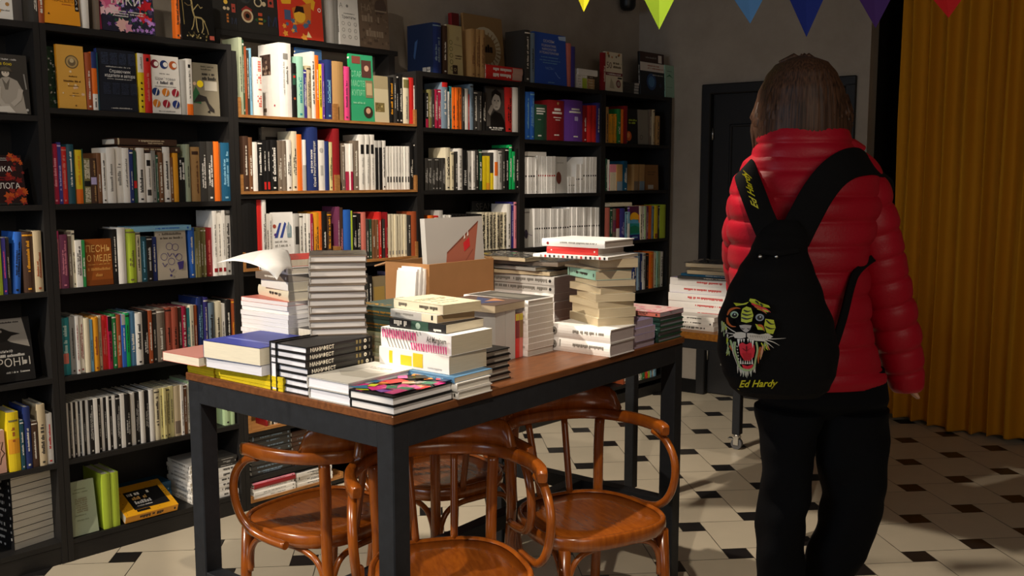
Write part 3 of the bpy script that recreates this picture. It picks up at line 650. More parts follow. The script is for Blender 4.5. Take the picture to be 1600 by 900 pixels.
row('second shelf ' + W2, 1.385, ZB, [('H', 775, 1180, 128, 166, 'dbr', dict(D=.12, dy=.012, ink='bg', zb=1.586)), ('H', 752, 1160, 84, 126, 'dbr', dict(D=.12, dy=.012, ink='bg', zb=1.6132))])
row('third shelf ' + W2, 1.066, ZB, [
    (362, 388, 718, 'pk', dict(spine=[('r', 0, .86, 1, 1, 'hp'), ('v', .3, .1, .8, .4, 'plum')])), (391, 443, 742, 'plum', dict(style='two', ink='pk')), (446, 470, 725, 'gbr'), (471, 491, 715, 'cr'), (494, 538, 778, 'w', dict(style='two')), (541, 560, 778, 'gn'),
    ('F', 562, 738, 770, 'rb', dict(T=.022, dy=.014, front=[('r', 0, 0, 1, 1, '#96501c'), ('t', 'ПЕСНЬ', .5, .72, .15, '#eab86a', .9), ('t', 'О МЕДЕ', .52, .52, .14, '#eab86a', .9), ('f', .1, .44, .92, .03, '#c98a44'), ('f', .08, .32, .92, .06, '#c98a44'), ('f', .35, .19, .68, .07, '#c98a44'), ('r', 0, 0, 1, .12, '#7d4016')], label='rust-brown book with golden lettering facing out')),
    (741, 769, 706, 'k'), (773, 824, 696, 'w', dict(style='none')), (828, 890, 706, 'lime', dict(style='two', ink='ol')), (893, 924, 718, 'cr'), (927, 962, 755, 'dtl', dict(ink='lb')), (965, 1000, 755, 'k', dict(ink='lg', style='big')), (1001, 1030, 756, 'nv'),
    ('F', 1034, 1228, 708, 'bg', dict(T=.02, dy=.014, front=[('r', 0, 0, 1, 1, '#b5aa98'), ('f', .1, .89, .9, .045, '#5a5248'), ('f', .1, .81, .9, .045, '#5a5248')] + [('ring', x, y, .10, .115, '#453a78') for x, y in ((.42, .66), (.62, .64), (.22, .46), (.72, .44), (.46, .36))] + [('l', [(x - .08, y - .08), (x - .02, y - .16), (x + .08, y - .1)], .03, '#453a78') for x, y in ((.42, .62), (.62, .6), (.24, .42), (.74, .4), (.46, .3))] + [('p', [(.66, .34), (.88, .36), (.84, .2), (.7, .18)], '#453a78'), ('e', .42, .08, .04, None, '#453a78')], label='beige book with violet line drawings of faces')),
    (1240, 1278, 696, 'b'), (1280, 1299, 720, 'ol'), (1300, 1318, 696, 'ol'), (1318, 1335, 697, 'ol'), (1335, 1352, 697, 'ol'), (1354, 1392, 696, 'dr', dict(ink='sal')), (1396, 1426, 586, 'w', dict(spine=[('v', .3, .3, .8, .3, 'g'), ('r', .1, .06, .9, .12, 'dr')])), (1427, 1453, 586, 'w', dict(spine=[('v', .3, .3, .8, .3, 'g'), ('r', .1, .06, .9, .12, 'dr')])), (1455, 1479, 582, 'w', dict(spine=[('v', .3, .3, .8, .3, 'g'), ('r', .1, .06, .9, .12, 'dr')])), (1481, 1514, 583, 'lg')], D=.14, lim=1.363)
row('third shelf ' + W2, 1.066, ZB, [('H', 862, 1256, 674, 708, 'lb', dict(D=.12, dy=.0, ink='b', zb=1.268))])
ZD = (0, 380, 4.205)
row('fourth shelf ' + W2, .7306, ZD, [
    (397, 455, 490, 'tl', dict(spine=[('v', .3, .2, .9, .4, '#bfe0dc'), ('r', .2, .2, .8, .38, 'sal')])), (457, 492, 482, 'g'), (492, 518, 478, 'w', dict(style='two', ink='dr')), (520, 547, 478, 'w', dict(style='two', ink='dr')), (550, 588, 492, 'cr', dict(style='none')), (590, 609, 500, 'lb'), (612, 646, 486, 'oy', dict(ink='rb', style='big')), (648, 666, 476, 'bg'), (668, 704, 476, 'r', dict(ink='sal')), (706, 734, 480, 'cri', dict(spine=[('r', 0, .72, 1, 1, 'k'), ('v', .3, .15, .7, .4, 'k')])), (736, 764, 467, 'gn'), (766, 796, 470, 'rb', dict(ink='bg')), (798, 825, 467, 'b', dict(spine=[('r', 0, .8, 1, 1, 'lg'), ('v', .3, .3, .75, .3, 'w')])), (827, 850, 457, 'bgn', dict(ink='k')), (853, 888, 450, 'sb'), (891, 936, 458, 'w', dict(style='big', ink='k')), (939, 974, 446, 'k', dict(ink='w')), (977, 1000, 440, 'rb'), (1003, 1028, 441, 'ch'), (1031, 1083, 430, 'gbr', dict(style='one')), (1087, 1128, 421, 'brk', dict(style='one', ink='k')), (1131, 1170, 420, 'brk', dict(style='one', ink='k')), (1174, 1195, 421, 'dbr'), (1197, 1225, 416, 'cri'), (1227, 1248, 424, 'tl'), (1251, 1274, 406, 'cr'), (1277, 1295, 406, 'rb'), (1298, 1336, 356, 'nv', dict(style='two', ink='lb')), (1339, 1368, 356, 'ind'), (1372, 1408, 390, 'gb'), (1413, 1455, 381, 'cr'), (1458, 1479, 396, 'w'), (1482, 1518, 370, 'k'), (1521, 1550, 366, 'rb', dict(ink='oy'))], D=.17, lim=1.044)
bw = []
xs_ = [(415, 430), (446, 458), (475, 490), (503, 518), (536, 553), (586, 612), (631, 647), (668, 683), (702, 722), (753, 779), (816, 843), (873, 903), (932, 963)]
for i, (a, b) in enumerate(xs_):
    yt_ = 280 - 92 * (a - 415) / 550; bw.append((a, b, yt_, 'w', dict(style='none', adj='white', noun='journal')))
    if i < 12 and xs_[i + 1][0] - b > 5: bw.append((b + 1, xs_[i + 1][0] - 1, yt_ - 2, 'k', dict(ink='lg', style='two', noun='journal')))
row('fifth shelf ' + W2, .404, ZC, bw + [(966, 998, 192, 'iv', dict(style='big')), (1000, 1019, 186, 'py'), (1020, 1040, 182, 'py'), (1041, 1061, 178, 'py'), (1062, 1084, 172, 'py'), (1087, 1128, 170, 'bg', dict(spine=[('r', .1, .05, .9, .3, 'gbr')])), (1130, 1148, 168, 'w'), (1150, 1168, 168, 'br', dict(ink='w')), (1170, 1184, 160, 'w'), (1186, 1208, 142, 'pgn'), (1209, 1230, 138, 'pgn'), (1231, 1252, 136, 'pgn'), (1400, 1436, 100, 'pgn'), (1440, 1462, 95, 'pgn')], D=.19, lim=0.709)
ZE = (0, 690, 4.0)
row('bottom shelf ' + W2, .087, ZE, [('F', 436, 610, 245, 'sage', dict(T=.014, lean=9, dy=.012, front=[('r', 0, 0, 1, 1, '#a3ad92'), ('f', .25, .84, .7, .02, '#70785f'), ('f', .2, .78, .75, .02, '#70785f')] + [('f', .26, .42 + .04 * i, .70, .03, '#8a8468') for i in range(7)] + [('f', .2, .36, .6, .02, '#70785f'), ('f', .25, .27, .7, .015, '#70785f')], label='shrink-wrapped sage green book facing out on the bottom shelf')),
    (640, 690, 200, 'lime', dict(D=.2, style='none')), (692, 742, 190, 'lime', dict(D=.2, style='none'))], D=.18)
flat_at(.0875, Vector((1.725, 3.82, 0)), Vector((1, 0, 0)), .2, .12, BK(4, .022, 'pt', 'R', ink='lb'), 'bottom shelf ' + W2, labelbase='low blue stack on the bottom shelf')
# yellow and black book propped open-side up on the bottom shelf
p = at_y(207, 820, YF + .004)
Mx = frame((1.655, YF - .012, .089), Vector((0, -.42, .907)), Vector((0, .907, .42)), Vector((-1, 0, 0)))
ZX = .225
Mx = frame((1.655 + ZX, YF + .004, .0895), Vector((0, -.38, .925)), Vector((0, .925, .38)), Vector((-1, 0, 0)))
book(Mx, .032, .19, ZX, 'oy', pages='#b9b2a2', ink='k', style='big', label='yellow and black book lying tilted on the bottom shelf', noun='book', hard=False,
     front=[('r', 0, 0, 1, 1, '#eaa81e'), ('fl', 60, ['#b8820e', '#7a5a10'], .015)] + [('r', .16, .10, .78, .78, 'k')])
o = ALL_BOOKS[-1]['o']
art([('f', .12, .72, .85, .17, 'w'), ('f', .2, .50, .7, .15, '#d8a860'), ('f', .2, .28, .8, .16, 'w'), ('f', .2, .16, .7, .06, 'lg'), ('r', .1, -.08, .5, .02, 'k')], ZX * .62, .13, lambda x, y, l: (.032 + .0012 + .0002 * l, .175 - (.13 - y) * 1.0 - .02, ZX * .82 - x), 'cover_title', o)
flat_at(.0875, Vector((1.955, 3.70, 0)), Vector((1, 0, 0)), .11, .2, BK(9, .0185, 'w', 'L', pages='#d8d2c4', ink='g'), 'bottom shelf ' + W2, labelbase='white stack behind the table leg')
zz = flat_at(.0875, Vector((2.075, 3.69, 0)), Vector((1, 0, 0)), .10, .2, BK(6, .022, 'w', 'R', pages='#d8d2c4', ink='k', style='big') + BK(3, .014, 'ch', 'R', ink='lg'), 'bottom shelf ' + W2, labelbase='striped stack right of the table leg')
flat_at(zz, Vector((1.99, 3.70, 0)), Vector((1, 0, 0)), .17, .2, [(.02, 'iv', 'R'), (.022, 'dbr', 'R', dict(pages='#cfc6b2')), (.03, 'cr', 'R', dict(pages='#d8d2c4'))], 'bottom shelf ' + W2, labelbase='uneven pile behind the table leg') if False else None

# ---- crate bookcase
ZF = (350, 0, 4.5); ZG = (350, 170, 4.285); W3 = 'the crate bookcase'
row('ledge above ' + W3, 2.131, ZF, [
    ('F', -80, 98, 100, 'ch', dict(h=.235, T=.018, lean=4, dy=.172, front=[('r', 0, 0, 1, 1, '#2b2a28'), ('e', .58, .52, .08, None, '#e0b84a'), ('e', .52, .40, .06, None, 'bg'), ('e', .66, .40, .06, None, 'bg'), ('r', .80, .34, .95, .5, '#a8483c'), ('e', .875, .42, .035, None, '#2b2a28'), ('t', 'М', .87, .12, .12, '#3c4660', .2), ('r', .58, .14, .66, .30, '#c07a3a'), ('r', .58, .18, .66, .20, '#2b2a28'), ('r', .58, .24, .66, .26, '#2b2a28')], label='charcoal picture-covered book, left one of two alike on the ledge')),
    ('F', 100, 388, 100, 'ch', dict(h=.235, T=.018, lean=4, dy=.172, front=[('r', 0, 0, 1, 1, '#2b2a28'), ('e', .22, .66, .13, None, '#3a3c3c'), ('e', .25, .655, .08, None, '#282c30'), ('e', .53, .72, .07, None, '#e0b84a'), ('ring', .52, .60, .07, .10, 'bg'), ('e', .66, .58, .05, None, 'bg'), ('r', .76, .54, .90, .70, '#a8483c'), ('e', .83, .62, .035, None, '#2b2a28'), ('p', [(.10, .42), (.22, .50), (.36, .44), (.34, .38), (.14, .36)], '#8d2f2c'), ('e', .24, .31, .14, None, 'bg'), ('e', .24, .31, .10, None, '#7a4a34'), ('e', .24, .31, .05, None, 'k'), ('r', .50, .34, .60, .40, '#b84a34'), ('r', .50, .26, .60, .30, '#c08a3a'), ('r', .50, .18, .60, .22, '#c08a3a'), ('p', [(.40, .26), (.48, .30), (.48, .22)], '#2c5a34'), ('p', [(.70, .26), (.62, .30), (.62, .22)], '#2c5a34'), ('t', 'М', .84, .16, .20, '#333c58', .22)], label='charcoal book with an eye and bees, right one of two alike')),
    ('F', 394, 700, 100, 'r', dict(h=.25, T=.03, lean=4, dy=.165, front=[('r', 0, 0, 1, 1, '#c83a28'), ('p', [(.25, 1), (.55, 1), (.85, .72), (.80, .55), (.45, .80), (.30, .82)], '#e0a82c'), ('p', [(.05, .70), (.30, .74), (.28, .62), (.08, .60)], '#e0a82c'), ('p', [(.30, .55), (.75, .70), (.72, .30), (.35, .25)], '#c8742c'), ('e', .47, .42, .13, None, '#e8b23a'), ('p', [(.34, .46), (.40, .60), (.56, .60), (.58, .48), (.46, .50)], '#2c1c18'), ('fl', 12, ['#4a6a8a', '#e8a040'], .07, .1, .02, .9, .35), ('p', [(.64, .16), (.72, .04), (.60, .04)], '#f0d8a0'), ('r', .12, .32, .26, .5, '#4a5a7a'), ('e', .80, .92, .13, .04, '#7aa0b8'), ('ring', .93, .58, .025, .04, 'w')], label='bright red picture book with a yellow figure on the ledge')),
    (738, 770, -200, 'lg', dict(dy=.16, D=.09, style='none')), (771, 798, -205, 'g', dict(dy=.16, D=.09, style='none')),
    ('F', 800, 955, 100, 'w', dict(h=.245, T=.02, lean=4, dy=.165, front=[('t', 'А', .14, .73, .09, 'g', .2), ('e', .45, .77, .06, None, 'g'), ('t', 'Трактаты', .5, .52, .06, 'ch', .7), ('f', .25, .61, .8, .02, 'g')] + [('ring', .2 + .3 * i, .42 - .13 * j, .06, .075, 'g') for i in range(3) for j in range(3)], label='off-white book with grey symbols on the ledge')),
    ('F', 958, 1165, 100, 'gbr', dict(h=.255, T=.02, lean=4, dy=.165, front=[('r', 0, 0, 1, 1, '#6e5c4c'), ('fl', 60, ['#57483c', '#7d6a58'], .05), ('t', 'НА', .26, .70, .14, '#94826e', .4), ('f', .1, .50, .8, .16, '#94826e'), ('f', .12, .22, .9, .16, '#94826e'), ('e', .75, .82, .2, None, '#56473e'), ('r', .55, .72, .95, .75, '#94826e')], label='brown book with pale carved letters at the right end of the ledge'))], D=.09)
row('top left crate', CR[1, 'l'], ZF, [
    (104, 128, 262, 'sage', dict(style='one')), (130, 140, 280, 'dgn'), (141, 155, 325, 'rb'), (157, 177, 350, 'ch'), (178, 193, 338, 'lb'),
    (205, 268, 402, 'w', dict(D=.12, spine=[('v', .15, .55, .95, .5, 'sal'), ('v', .15, .12, .5, .5, 'sal')])), (385, 470, 302, 'W', dict(D=.17, hard=True, style='one', ink='g', back=[('r', .08, .58, .6, .86, '#4a3832'), ('fl', 24, ['#8a7466', '#2c221e', '#a08a78'], .05, .12, .6, .56, .84), ('r', .22, .08, .36, .13, 'gbr'), ('e', .75, .16, .03, None, 'cri')], spine=[('p0',), ('r', .3, .78, .7, .86, 'g'), ('v', .3, .45, .7, .18, 'g'), ('v', .6, .3, .75, .12, 'lg')][1:], label='thick white book with a woodcut on its side, top crate')),
    (472, 508, 442, 'k', dict(spine=[('r', .1, .6, .9, .8, 'dgn'), ('e', .5, .75, .3, 'r'), ('e', .5, .35, .3, 'rb')])), (511, 558, 396, 'mint', dict(style='big', ink='tl')), (560, 581, 490, 'ind', dict(ink='w')), (583, 612, 462, 'bg'), (614, 639, 362, 'w'), (641, 666, 388, 'o', dict(spine=[('v', .3, .3, .8, .3, 'w')])), (668, 688, 450, 'y', dict(spine=[('v', .3, .2, .8, .4, 'k')])), (690, 706, 445, 'pu'), (716, 758, 420, 'nv', dict(style='big', ink='lb', D=.12))], D=.14)
row('behind the top left crate', CR[1, 'l'], ZF, [('F', 515, 700, 345, 'b', dict(T=.012, dy=.17, front=[('r', 0, 0, 1, 1, '#3a5c86'), ('fl', 8, ['w', 'lb'], .1, .1, .5, .9, .9)], label='blue landscape book standing behind the top crate row'))])
row('top right crate', CR[1, 'r'], ZF, [
    (762, 838, 432, 'tan', dict(style='none', D=.13)), (840, 880, 466, 'hp', dict(ink='plum')), (883, 889, 470, 'ch'),
    ('F', 892, 1056, 388, 'bgn', dict(T=.016, front=[('r', 0, 0, 1, 1, '#35a070'), ('t', 'СТАРЫЕ', .40, .66, .09, '#8fd0a8', .7), ('t', 'МАСТЕРА', .44, .52, .09, '#8fd0a8', .78), ('t', 'КУПЯТ', .34, .38, .09, '#8fd0a8', .55), ('r', .50, .66, .92, .92, '#5a3a34'), ('e', .72, .80, .10, None, '#d0a890'), ('r', .1, .86, .46, .97, '#8a4a40'), ('r', .64, .36, .96, .62, '#8a7a5a'), ('r', .68, .40, .92, .58, '#c0a880'), ('e', .72, .14, .2, None, '#3c3026'), ('e', .72, .16, .1, None, '#caa284'), ('f', .1, .26, .6, .03, '#8fd0a8')], label='green art book with small paintings on the cover')),
    ('F', 1060, 1160, 538, 'cr', dict(T=.02, front=[('r', 0, 0, 1, 1, '#c9bd9c'), ('r', 0, .72, 1, 1, '#a89a78'), ('r', .05, .22, .7, .42, '#7a6a40'), ('fl', 10, ['#5a5030', '#c8b478'], .06, .08, .24, .68, .4)])), (1165, 1193, 542, 'k', dict(ink='oy')), (1196, 1212, 527, 'ch', dict(ink='w')), (1213, 1226, 522, 'k', dict(ink='w')), (1229, 1258, 522, 'k'), (1262, 1300, 546, 'cr', dict(spine=[('r', 0, .78, 1, .96, 'ol'), ('v', .3, .1, .6, .3, 'g')])), (1303, 1334, 546, 'r', dict(style='none')), (1336, 1350, 602, 'w')], D=.13)
row('second left crate', CR[2, 'l'], ZG, [
    (128, 164, 182, 'dbr', dict(D=.13)), (166, 190, 190, 'br'), (193, 224, 222, 'w', dict(style='none')), (228, 257, 212, 'k', dict(ink='w')), (259, 284, 211, 'k', dict(spine=[('v', .3, .4, .8, .3, 'w'), ('r', .2, .03, .8, .18, 'r')])), (285, 309, 211, 'k', dict(spine=[('v', .3, .4, .8, .3, 'w'), ('r', .2, .03, .8, .18, 'r')])), (313, 356, 207, 'k', dict(style='big', ink='w')), (359, 388, 212, 'gbr'), (390, 417, 212, 'gbr'), (420, 452, 207, 'w', dict(style='two')), (454, 488, 150, 'cr', dict(D=.12)), (491, 521, 170, 'o', dict(style='none')), (524, 549, 206, 'lg', dict(spine=[('r', 0, .5, 1, 1, 'W')])), (553, 626, 80, 'nv', dict(D=.17, hard=True, spine=[('T', 'Юрий Рост', .28, .06, .22, 'w', .3), ('T', 'Групповой портрет', .28, .36, .22, 'w', .42), ('T', 'на фоне жизни', .58, .28, .18, 'w', .4)], label='tall navy photo album with white title in the second crate')), (629, 674, 210, 'w', dict(spine=[('e', .5, .8, .3, 'lg'), ('r', .3, .3, .7, .5, 'lg')])), (677, 702, 216, 'nv', dict(style='none')), (705, 726, 222, 'py'), (729, 772, 132, 'dr', dict(D=.17, style='none', hard=True))], D=.14, lim=1.72)
row('behind the second left crate', CR[2, 'l'], ZG, [('F', 262, 492, 76, 'lg', dict(T=.03, dy=.16, front=[('r', 0, 0, 1, 1, '#b5aea2'), ('r', .1, .3, .9, .85, '#3a3632')], label='large pale grey framed book standing behind the second crate row'))], lim=1.72)
row('second right crate', CR[2, 'r'], ZG, [
    (790, 808, 230, 'gbr'), (812, 837, 232, 'w', dict(style='none', spine=[('r', 0, 0, 1, .4, 'cri')])), (839, 863, 232, 'w', dict(style='none', spine=[('r', 0, 0, 1, .4, 'cri')])), (866, 903, 212, 'gbr', dict(style='one')), (905, 943, 172, 'w', dict(spine=[('r', .2, .65, .8, .82, 'k'), ('v', .3, .1, .6, .3, 'lg')])), (945, 976, 172, 'w', dict(spine=[('r', .2, .65, .8, .82, 'k'), ('v', .3, .1, .6, .3, 'lg')])), (978, 1008, 172, 'w', dict(spine=[('r', .2, .65, .8, .82, 'k'), ('v', .3, .1, .6, .3, 'lg')])), (1010, 1034, 212, 'lg', dict(spine=[('r', 0, 0, 1, .86, 'k')])), (1035, 1058, 212, 'lg', dict(spine=[('r', 0, 0, 1, .86, 'k')])), (1060, 1084, 212, 'w')] + series(1087, 1244, 8, 250, 'w', dict(spine=[('r', .25, .17, .75, .30, 'ch'), ('v', .4, .4, .85, .18, 'lg')], group='white uniform volumes in the second right crate', noun='volume')) + [(1246, 1268, 226, 'k'), (1270, 1292, 226, 'k'), (1294, 1312, 226, 'k')], D=.14, lim=1.72)
row('third left crate', CR[3, 'l'], ZG, [
    (112, 218, 588, 'k', dict(D=.03, style='none')), (220, 250, 586, 'r', dict(style='none', D=.16)), (253, 282, 590, 'w', dict(D=.16)), (284, 304, 702, 'w'), (305, 324, 702, 'w'),
    ('F', 327, 470, 692, 'W', dict(T=.02, front=[('p', [(.1, .52), (.35, .8), (.45, .8), (.25, .52)], '#3a4c98'), ('p', [(.35, .52), (.6, .82), (.68, .78), (.48, .52)], '#3a4c98'), ('e', .12, .74, .08, None, '#a84a3a'), ('e', .14, .58, .06, None, '#5a3a80'), ('p', [(.70, .52), (.68, .72), (.78, .82), (.92, .72), (.90, .52)], '#8aa0a8'), ('l', [(.74, .6), (.74, .8)], .02, 'w'), ('l', [(.82, .6), (.82, .8)], .02, 'w'), ('f', .1, .44, .7, .03, 'g'), ('f', .1, .36, .85, .04, 'g'), ('e', .2, .12, .12, None, '#2c3468'), ('e', .7, .12, .15, None, '#4a4a6a')], label='white book with coloured hands on the cover, third crate')),
    (474, 504, 702, 'lg', dict(spine=[('r', .1, .4, .9, .75, 'ch')])), (506, 530, 702, 'w'), (531, 556, 702, 'w'), (557, 580, 702, 'w'), (582, 598, 702, 'cri'), (601, 638, 692, 'oy', dict(style='two', ink='br')), (640, 654, 686, 'o'), (657, 690, 686, 'k', dict(ink='w')), (692, 720, 690, 'dbr', dict(ink='oy'))], D=.13, lim=1.391)
row('third right crate', CR[3, 'r'], ZG, [
    (762, 776, 655, 'plum'), (778, 797, 660, 'dbr', dict(ink='pk')), (800, 848, 676, 'b', dict(D=.14, style='none', spine=[('r', 0, 0, 1, .1, 'br')])), (850, 861, 682, 'lime', dict(style='none')), (864, 888, 700, 'k'), (891, 917, 700, 'k'), (920, 950, 692, 'sal', dict(style='none')), (953, 972, 738, 'ch'), (974, 990, 738, 'dgn'), (993, 1015, 742, 'br'), (1017, 1037, 742, 'br'), (1040, 1054, 690, 'r'), (1057, 1080, 738, 'ch'), (1082, 1097, 692, 'dr')] + series(1099, 1225, 6, 706, 'cr', dict(spine=[('r', .3, .06, .7, .15, 'g')], group='cream volumes in the third right crate', noun='volume')) + [(1228, 1254, 712, 'ch'), (1258, 1290, 688, 'rb', dict(style='none')), (1294, 1315, 682, 'k'), (1317, 1338, 682, 'k')], D=.13, lim=1.391)
W3b = 'lower shelf of the crate bookcase'
row(W3b, .735, (560, 400, 12.3), [(150, 190, 340, 'ch'), (192, 270, 380, 'k', dict(ink='w')), ('F', 290, 545, 380, 'br', dict(T=.02, front=[('r', 0, 0, 1, 1, '#8a7a5c'), ('r', .1, .3, .9, .8, '#a88a4a')])), (550, 600, 390, 'k', dict(ink='lg')), (605, 690, 380, 'nv', dict(style='none')), (693, 755, 320, 'lil'), (760, 860, 400, 'gbr'), (865, 900, 400, 'oy'), (905, 985, 380, 'ch'), (990, 1040, 380, 'w'), (1060, 1120, 390, 'br'), (1130, 1200, 380, 'ch')], D=.14)
row(W3b, .735, (560, 400, 12.3), [('H', 740, 1020, 262, 388, 'cr', dict(D=.1, dy=.01, zb=.9385, style='none'))])
row('lowest crate', CR[5, 'l'], (370, 620, 5.0), [(232, 245, 92, 'dr'), (247, 262, 92, 'br'), (264, 275, 92, 'cr'), (277, 290, 92, 'k'), (292, 318, 92, 'w'), (320, 330, 92, 'br'), (332, 348, 92, 'w'), (350, 362, 92, 'dbr'), (364, 380, 92, 'bg'), (382, 398, 92, 'rb'), (400, 420, 92, 'sal'), (422, 445, 92, 'pk'), (447, 470, 92, 'w'), (472, 500, 92, 'ch'), (502, 540, 92, 'br')], D=.12, lim=.56)
for i, (x0, w_, n_, c_) in enumerate(((2.245, .21, 8, 'ch'), (2.465, .22, 7, 'dbr'), (2.70, .22, 8, 'nv'), (2.94, .22, 7, 'ch'))):
    flat_at(.1455, Vector((x0, 3.69, 0)), Vector((1, 0, 0)), w_, .2, BK(n_, .0225, c_, 'R', ink='gb'), 'bottom shelf of ' + W3, labelbase=('charcoal stack beneath the low crate', 'brown stack beneath the low crate', 'navy stack under the table', 'charcoal stack under the table')[i], seed=i)
fc = Vector((2.229, YF - .004, 0)); fcr = crate('shallow wooden crate of white books near the floor behind the left chair', fc.x, fc.x + .51, .03, fc.y, .24, .03)
flat_at(fcr + .0005, Vector((fc.x + .016, fc.y + .004, 0)), Vector((1, 0, 0)), .22, .17, BK(3, .0150, 'w', 'R', pages='#d8d2c4', style='one', ink='g') + [(.020, 'dr', 'R', dict(style='none'))] + [(.008, 'pk', 'R')], 'floor crate', labelbase='pink-topped stack in the floor crate behind the left chair', seed=3)
flat_at(fcr + .0005, Vector((fc.x + .25, fc.y + .004, 0)), Vector((1, 0, 0)), .2, .17, BK(4, .0160, 'w', 'R', pages='#d8d2c4', style='two', ink='ch'), 'floor crate', labelbase='second white stack in the floor crate behind the left chair', seed=4)
# a low row of dark stacks in front of the lower shelves of the crate bookcase
# ---- bookcase with red and orange spines
ZH = (640, 0, 3.81); ZI = (640, 200, 3.81); W4 = 'of the middle bookcase'
row('top ' + W4, 2.022, ZH, [(138, 188, 135, 'nv', dict(D=.21, hard=True, style='two', ink='gb', adj=None, back=[('r', 0, 0, 1, 1, '#1c2a4a'), ('p', [(.3, .65), (.42, .7), (.3, .3), (.24, .35)], '#3c5a8a'), ('r', .60, .02, .74, .12, 'lg'), ('r', .76, .02, .9, .12, 'lg'), ('f', .77, .05, .89, .03, 'k')], label='large navy book with two white stickers on the bookcase top')),
    (196, 226, 152, 'dbr', dict(D=.12)),
    ('F', 228, 318, 155, 'cr', dict(T=.02, dy=.03, front=[('r', 0, 0, 1, 1, '#b9a878')] + [('ring', .25, .65 - .13 * i, .08, .11, '#6a6a3a') for i in range(5)] + [('l', [(.45, .62), (.95, .60)], .015, 'dbr'), ('e', .7, .74, .1, None, '#a8966a'), ('f', .5, .38, .95, .025, 'dbr'), ('f', .5, .33, .9, .02, 'dbr'), ('r', .30, .02, .62, .2, '#3a2c24'), ('ring', .46, .11, .05, .08, '#a8966a')], label='cream book with twining plant ornament on the bookcase top')),
    (366, 392, 172, 'tan', dict(D=.1, style='two', ink='br', noun='volume')), (394, 422, 175, 'tan', dict(D=.1, style='two', ink='br', noun='volume')), (424, 450, 178, 'tan', dict(D=.1, style='two', ink='br', noun='volume'))], D=.12, inset=.02)
row('top ' + W4, 2.022, ZH, [('H', 455, 668, 416, 468, 'r', dict(D=.15, zb=2.0224, spine=[('r', .12, .0, .9, .28, '#c8a090'), ('v', .3, .32, .85, .4, 'w')])), ('H', 455, 672, 365, 414, 'r', dict(D=.15, zb=2.0535, spine=[('r', .12, .0, .9, .28, '#c8a090'), ('v', .3, .32, .85, .4, 'w')]))])
MM = lambda yl, lean: None
row('top ' + W4, 2.022, ZH, [('F', 345, 575, 95, 'tan', dict(T=.02, lean=6, dy=.165, front=[('r', 0, 0, 1, 1, '#9a7a50'), ('e', .52, .50, .40, None, '#cfc2a4'), ('e', .52, .50, .27, None, '#9a7a50')] + [('l', [(.52 + .28 * math.cos(k * PI / 12), .50 + .19 * math.sin(k * PI / 12)), (.52 + .39 * math.cos(k * PI / 12), .50 + .265 * math.sin(k * PI / 12))], .02, '#9a7a50') for k in range(24)] + [('f', .42, .45, .8, .12, '#2a2018')], label='tan book with a pale radiating wheel on its cover')), ('F', 590, 700, 250, 'k', dict(T=.02, dy=.165, front=[('r', .1, .1, .9, .9, '#201c1c'), ('l', [(.2, .8), (.8, .2)], .03, '#3a2c2c')]))])
row('top ' + W4, 2.022, ZH, [('F', 262, 305, 82, 'dr', dict(T=.03, dy=.18, front=[('r', 0, 0, 1, 1, '#6d2424'), ('fl', 16, ['#c8a090', '#3a1414'], .1)], label='small dark red patterned book at the back of the bookcase top'))])
row('first shelf ' + W4, 1.741, ZH, [
    (97, 112, 552, 'k', dict(spine=[('v', .2, .3, .9, .4, 'w'), ('r', 0, 0, 1, .25, 'cri')])), (115, 133, 532, 'ol'), (135, 149, 532, 'ch'), (152, 170, 532, 'cri'), (171, 189, 532, 'cri'), (193, 226, 490, 'gb', dict(spine=[('r', 0, .9, 1, 1, 'r'), ('v', .3, .3, .85, .35, 'w')])), (229, 239, 545, 'w'), (241, 252, 512, 'tl'), (255, 273, 520, 'o'), (275, 292, 520, 'o'), (294, 311, 520, 'o'), (314, 328, 527, 'ch', dict(ink='w')), (330, 350, 527, 'w', dict(style='none')), (351, 358, 560, 'r'), (360, 381, 500, 'gb'), (384, 406, 540, 'ch'), (409, 433, 545, 'ch', dict(ink='lg')), (436, 456, 550, 'k'),
    ('F', 459, 570, 520, 'k', dict(T=.02, front=[('r', 0, 0, 1, 1, '#262422'), ('r', 0, .1, 1, .95, '#4a4642'), ('p', [(.2, .1), (.22, .32), (.45, .45), (.8, .40), (1, .2), (1, .1)], '#151413'), ('e', .55, .66, .24, .19, '#b8b0a6'), ('p', [(.3, .66), (.32, .88), (.55, .96), (.82, .86), (.84, .66), (.74, .80), (.5, .84), (.38, .76)], '#191716'), ('p', [(.08, .42), (.26, .58), (.40, .60), (.36, .48), (.2, .34)], '#a8a096'), ('e', .47, .69, .03, None, 'k'), ('e', .65, .69, .03, None, 'k'), ('l', [(.55, .67), (.57, .60)], .02, '#7a746c'), ('l', [(.48, .545), (.62, .545)], .025, '#6a645c'), ('r', 0, 0, 1, .1, 'k'), ('f', .1, .055, .9, .035, 'w'), ('f', .2, .02, .8, .02, 'w')], label='black book with a black and white portrait of a man, chin on hand')),
    (576, 610, 520, 'r', dict(ink='k')), (616, 646, 520, 'w', dict(style='none'))], D=.14)
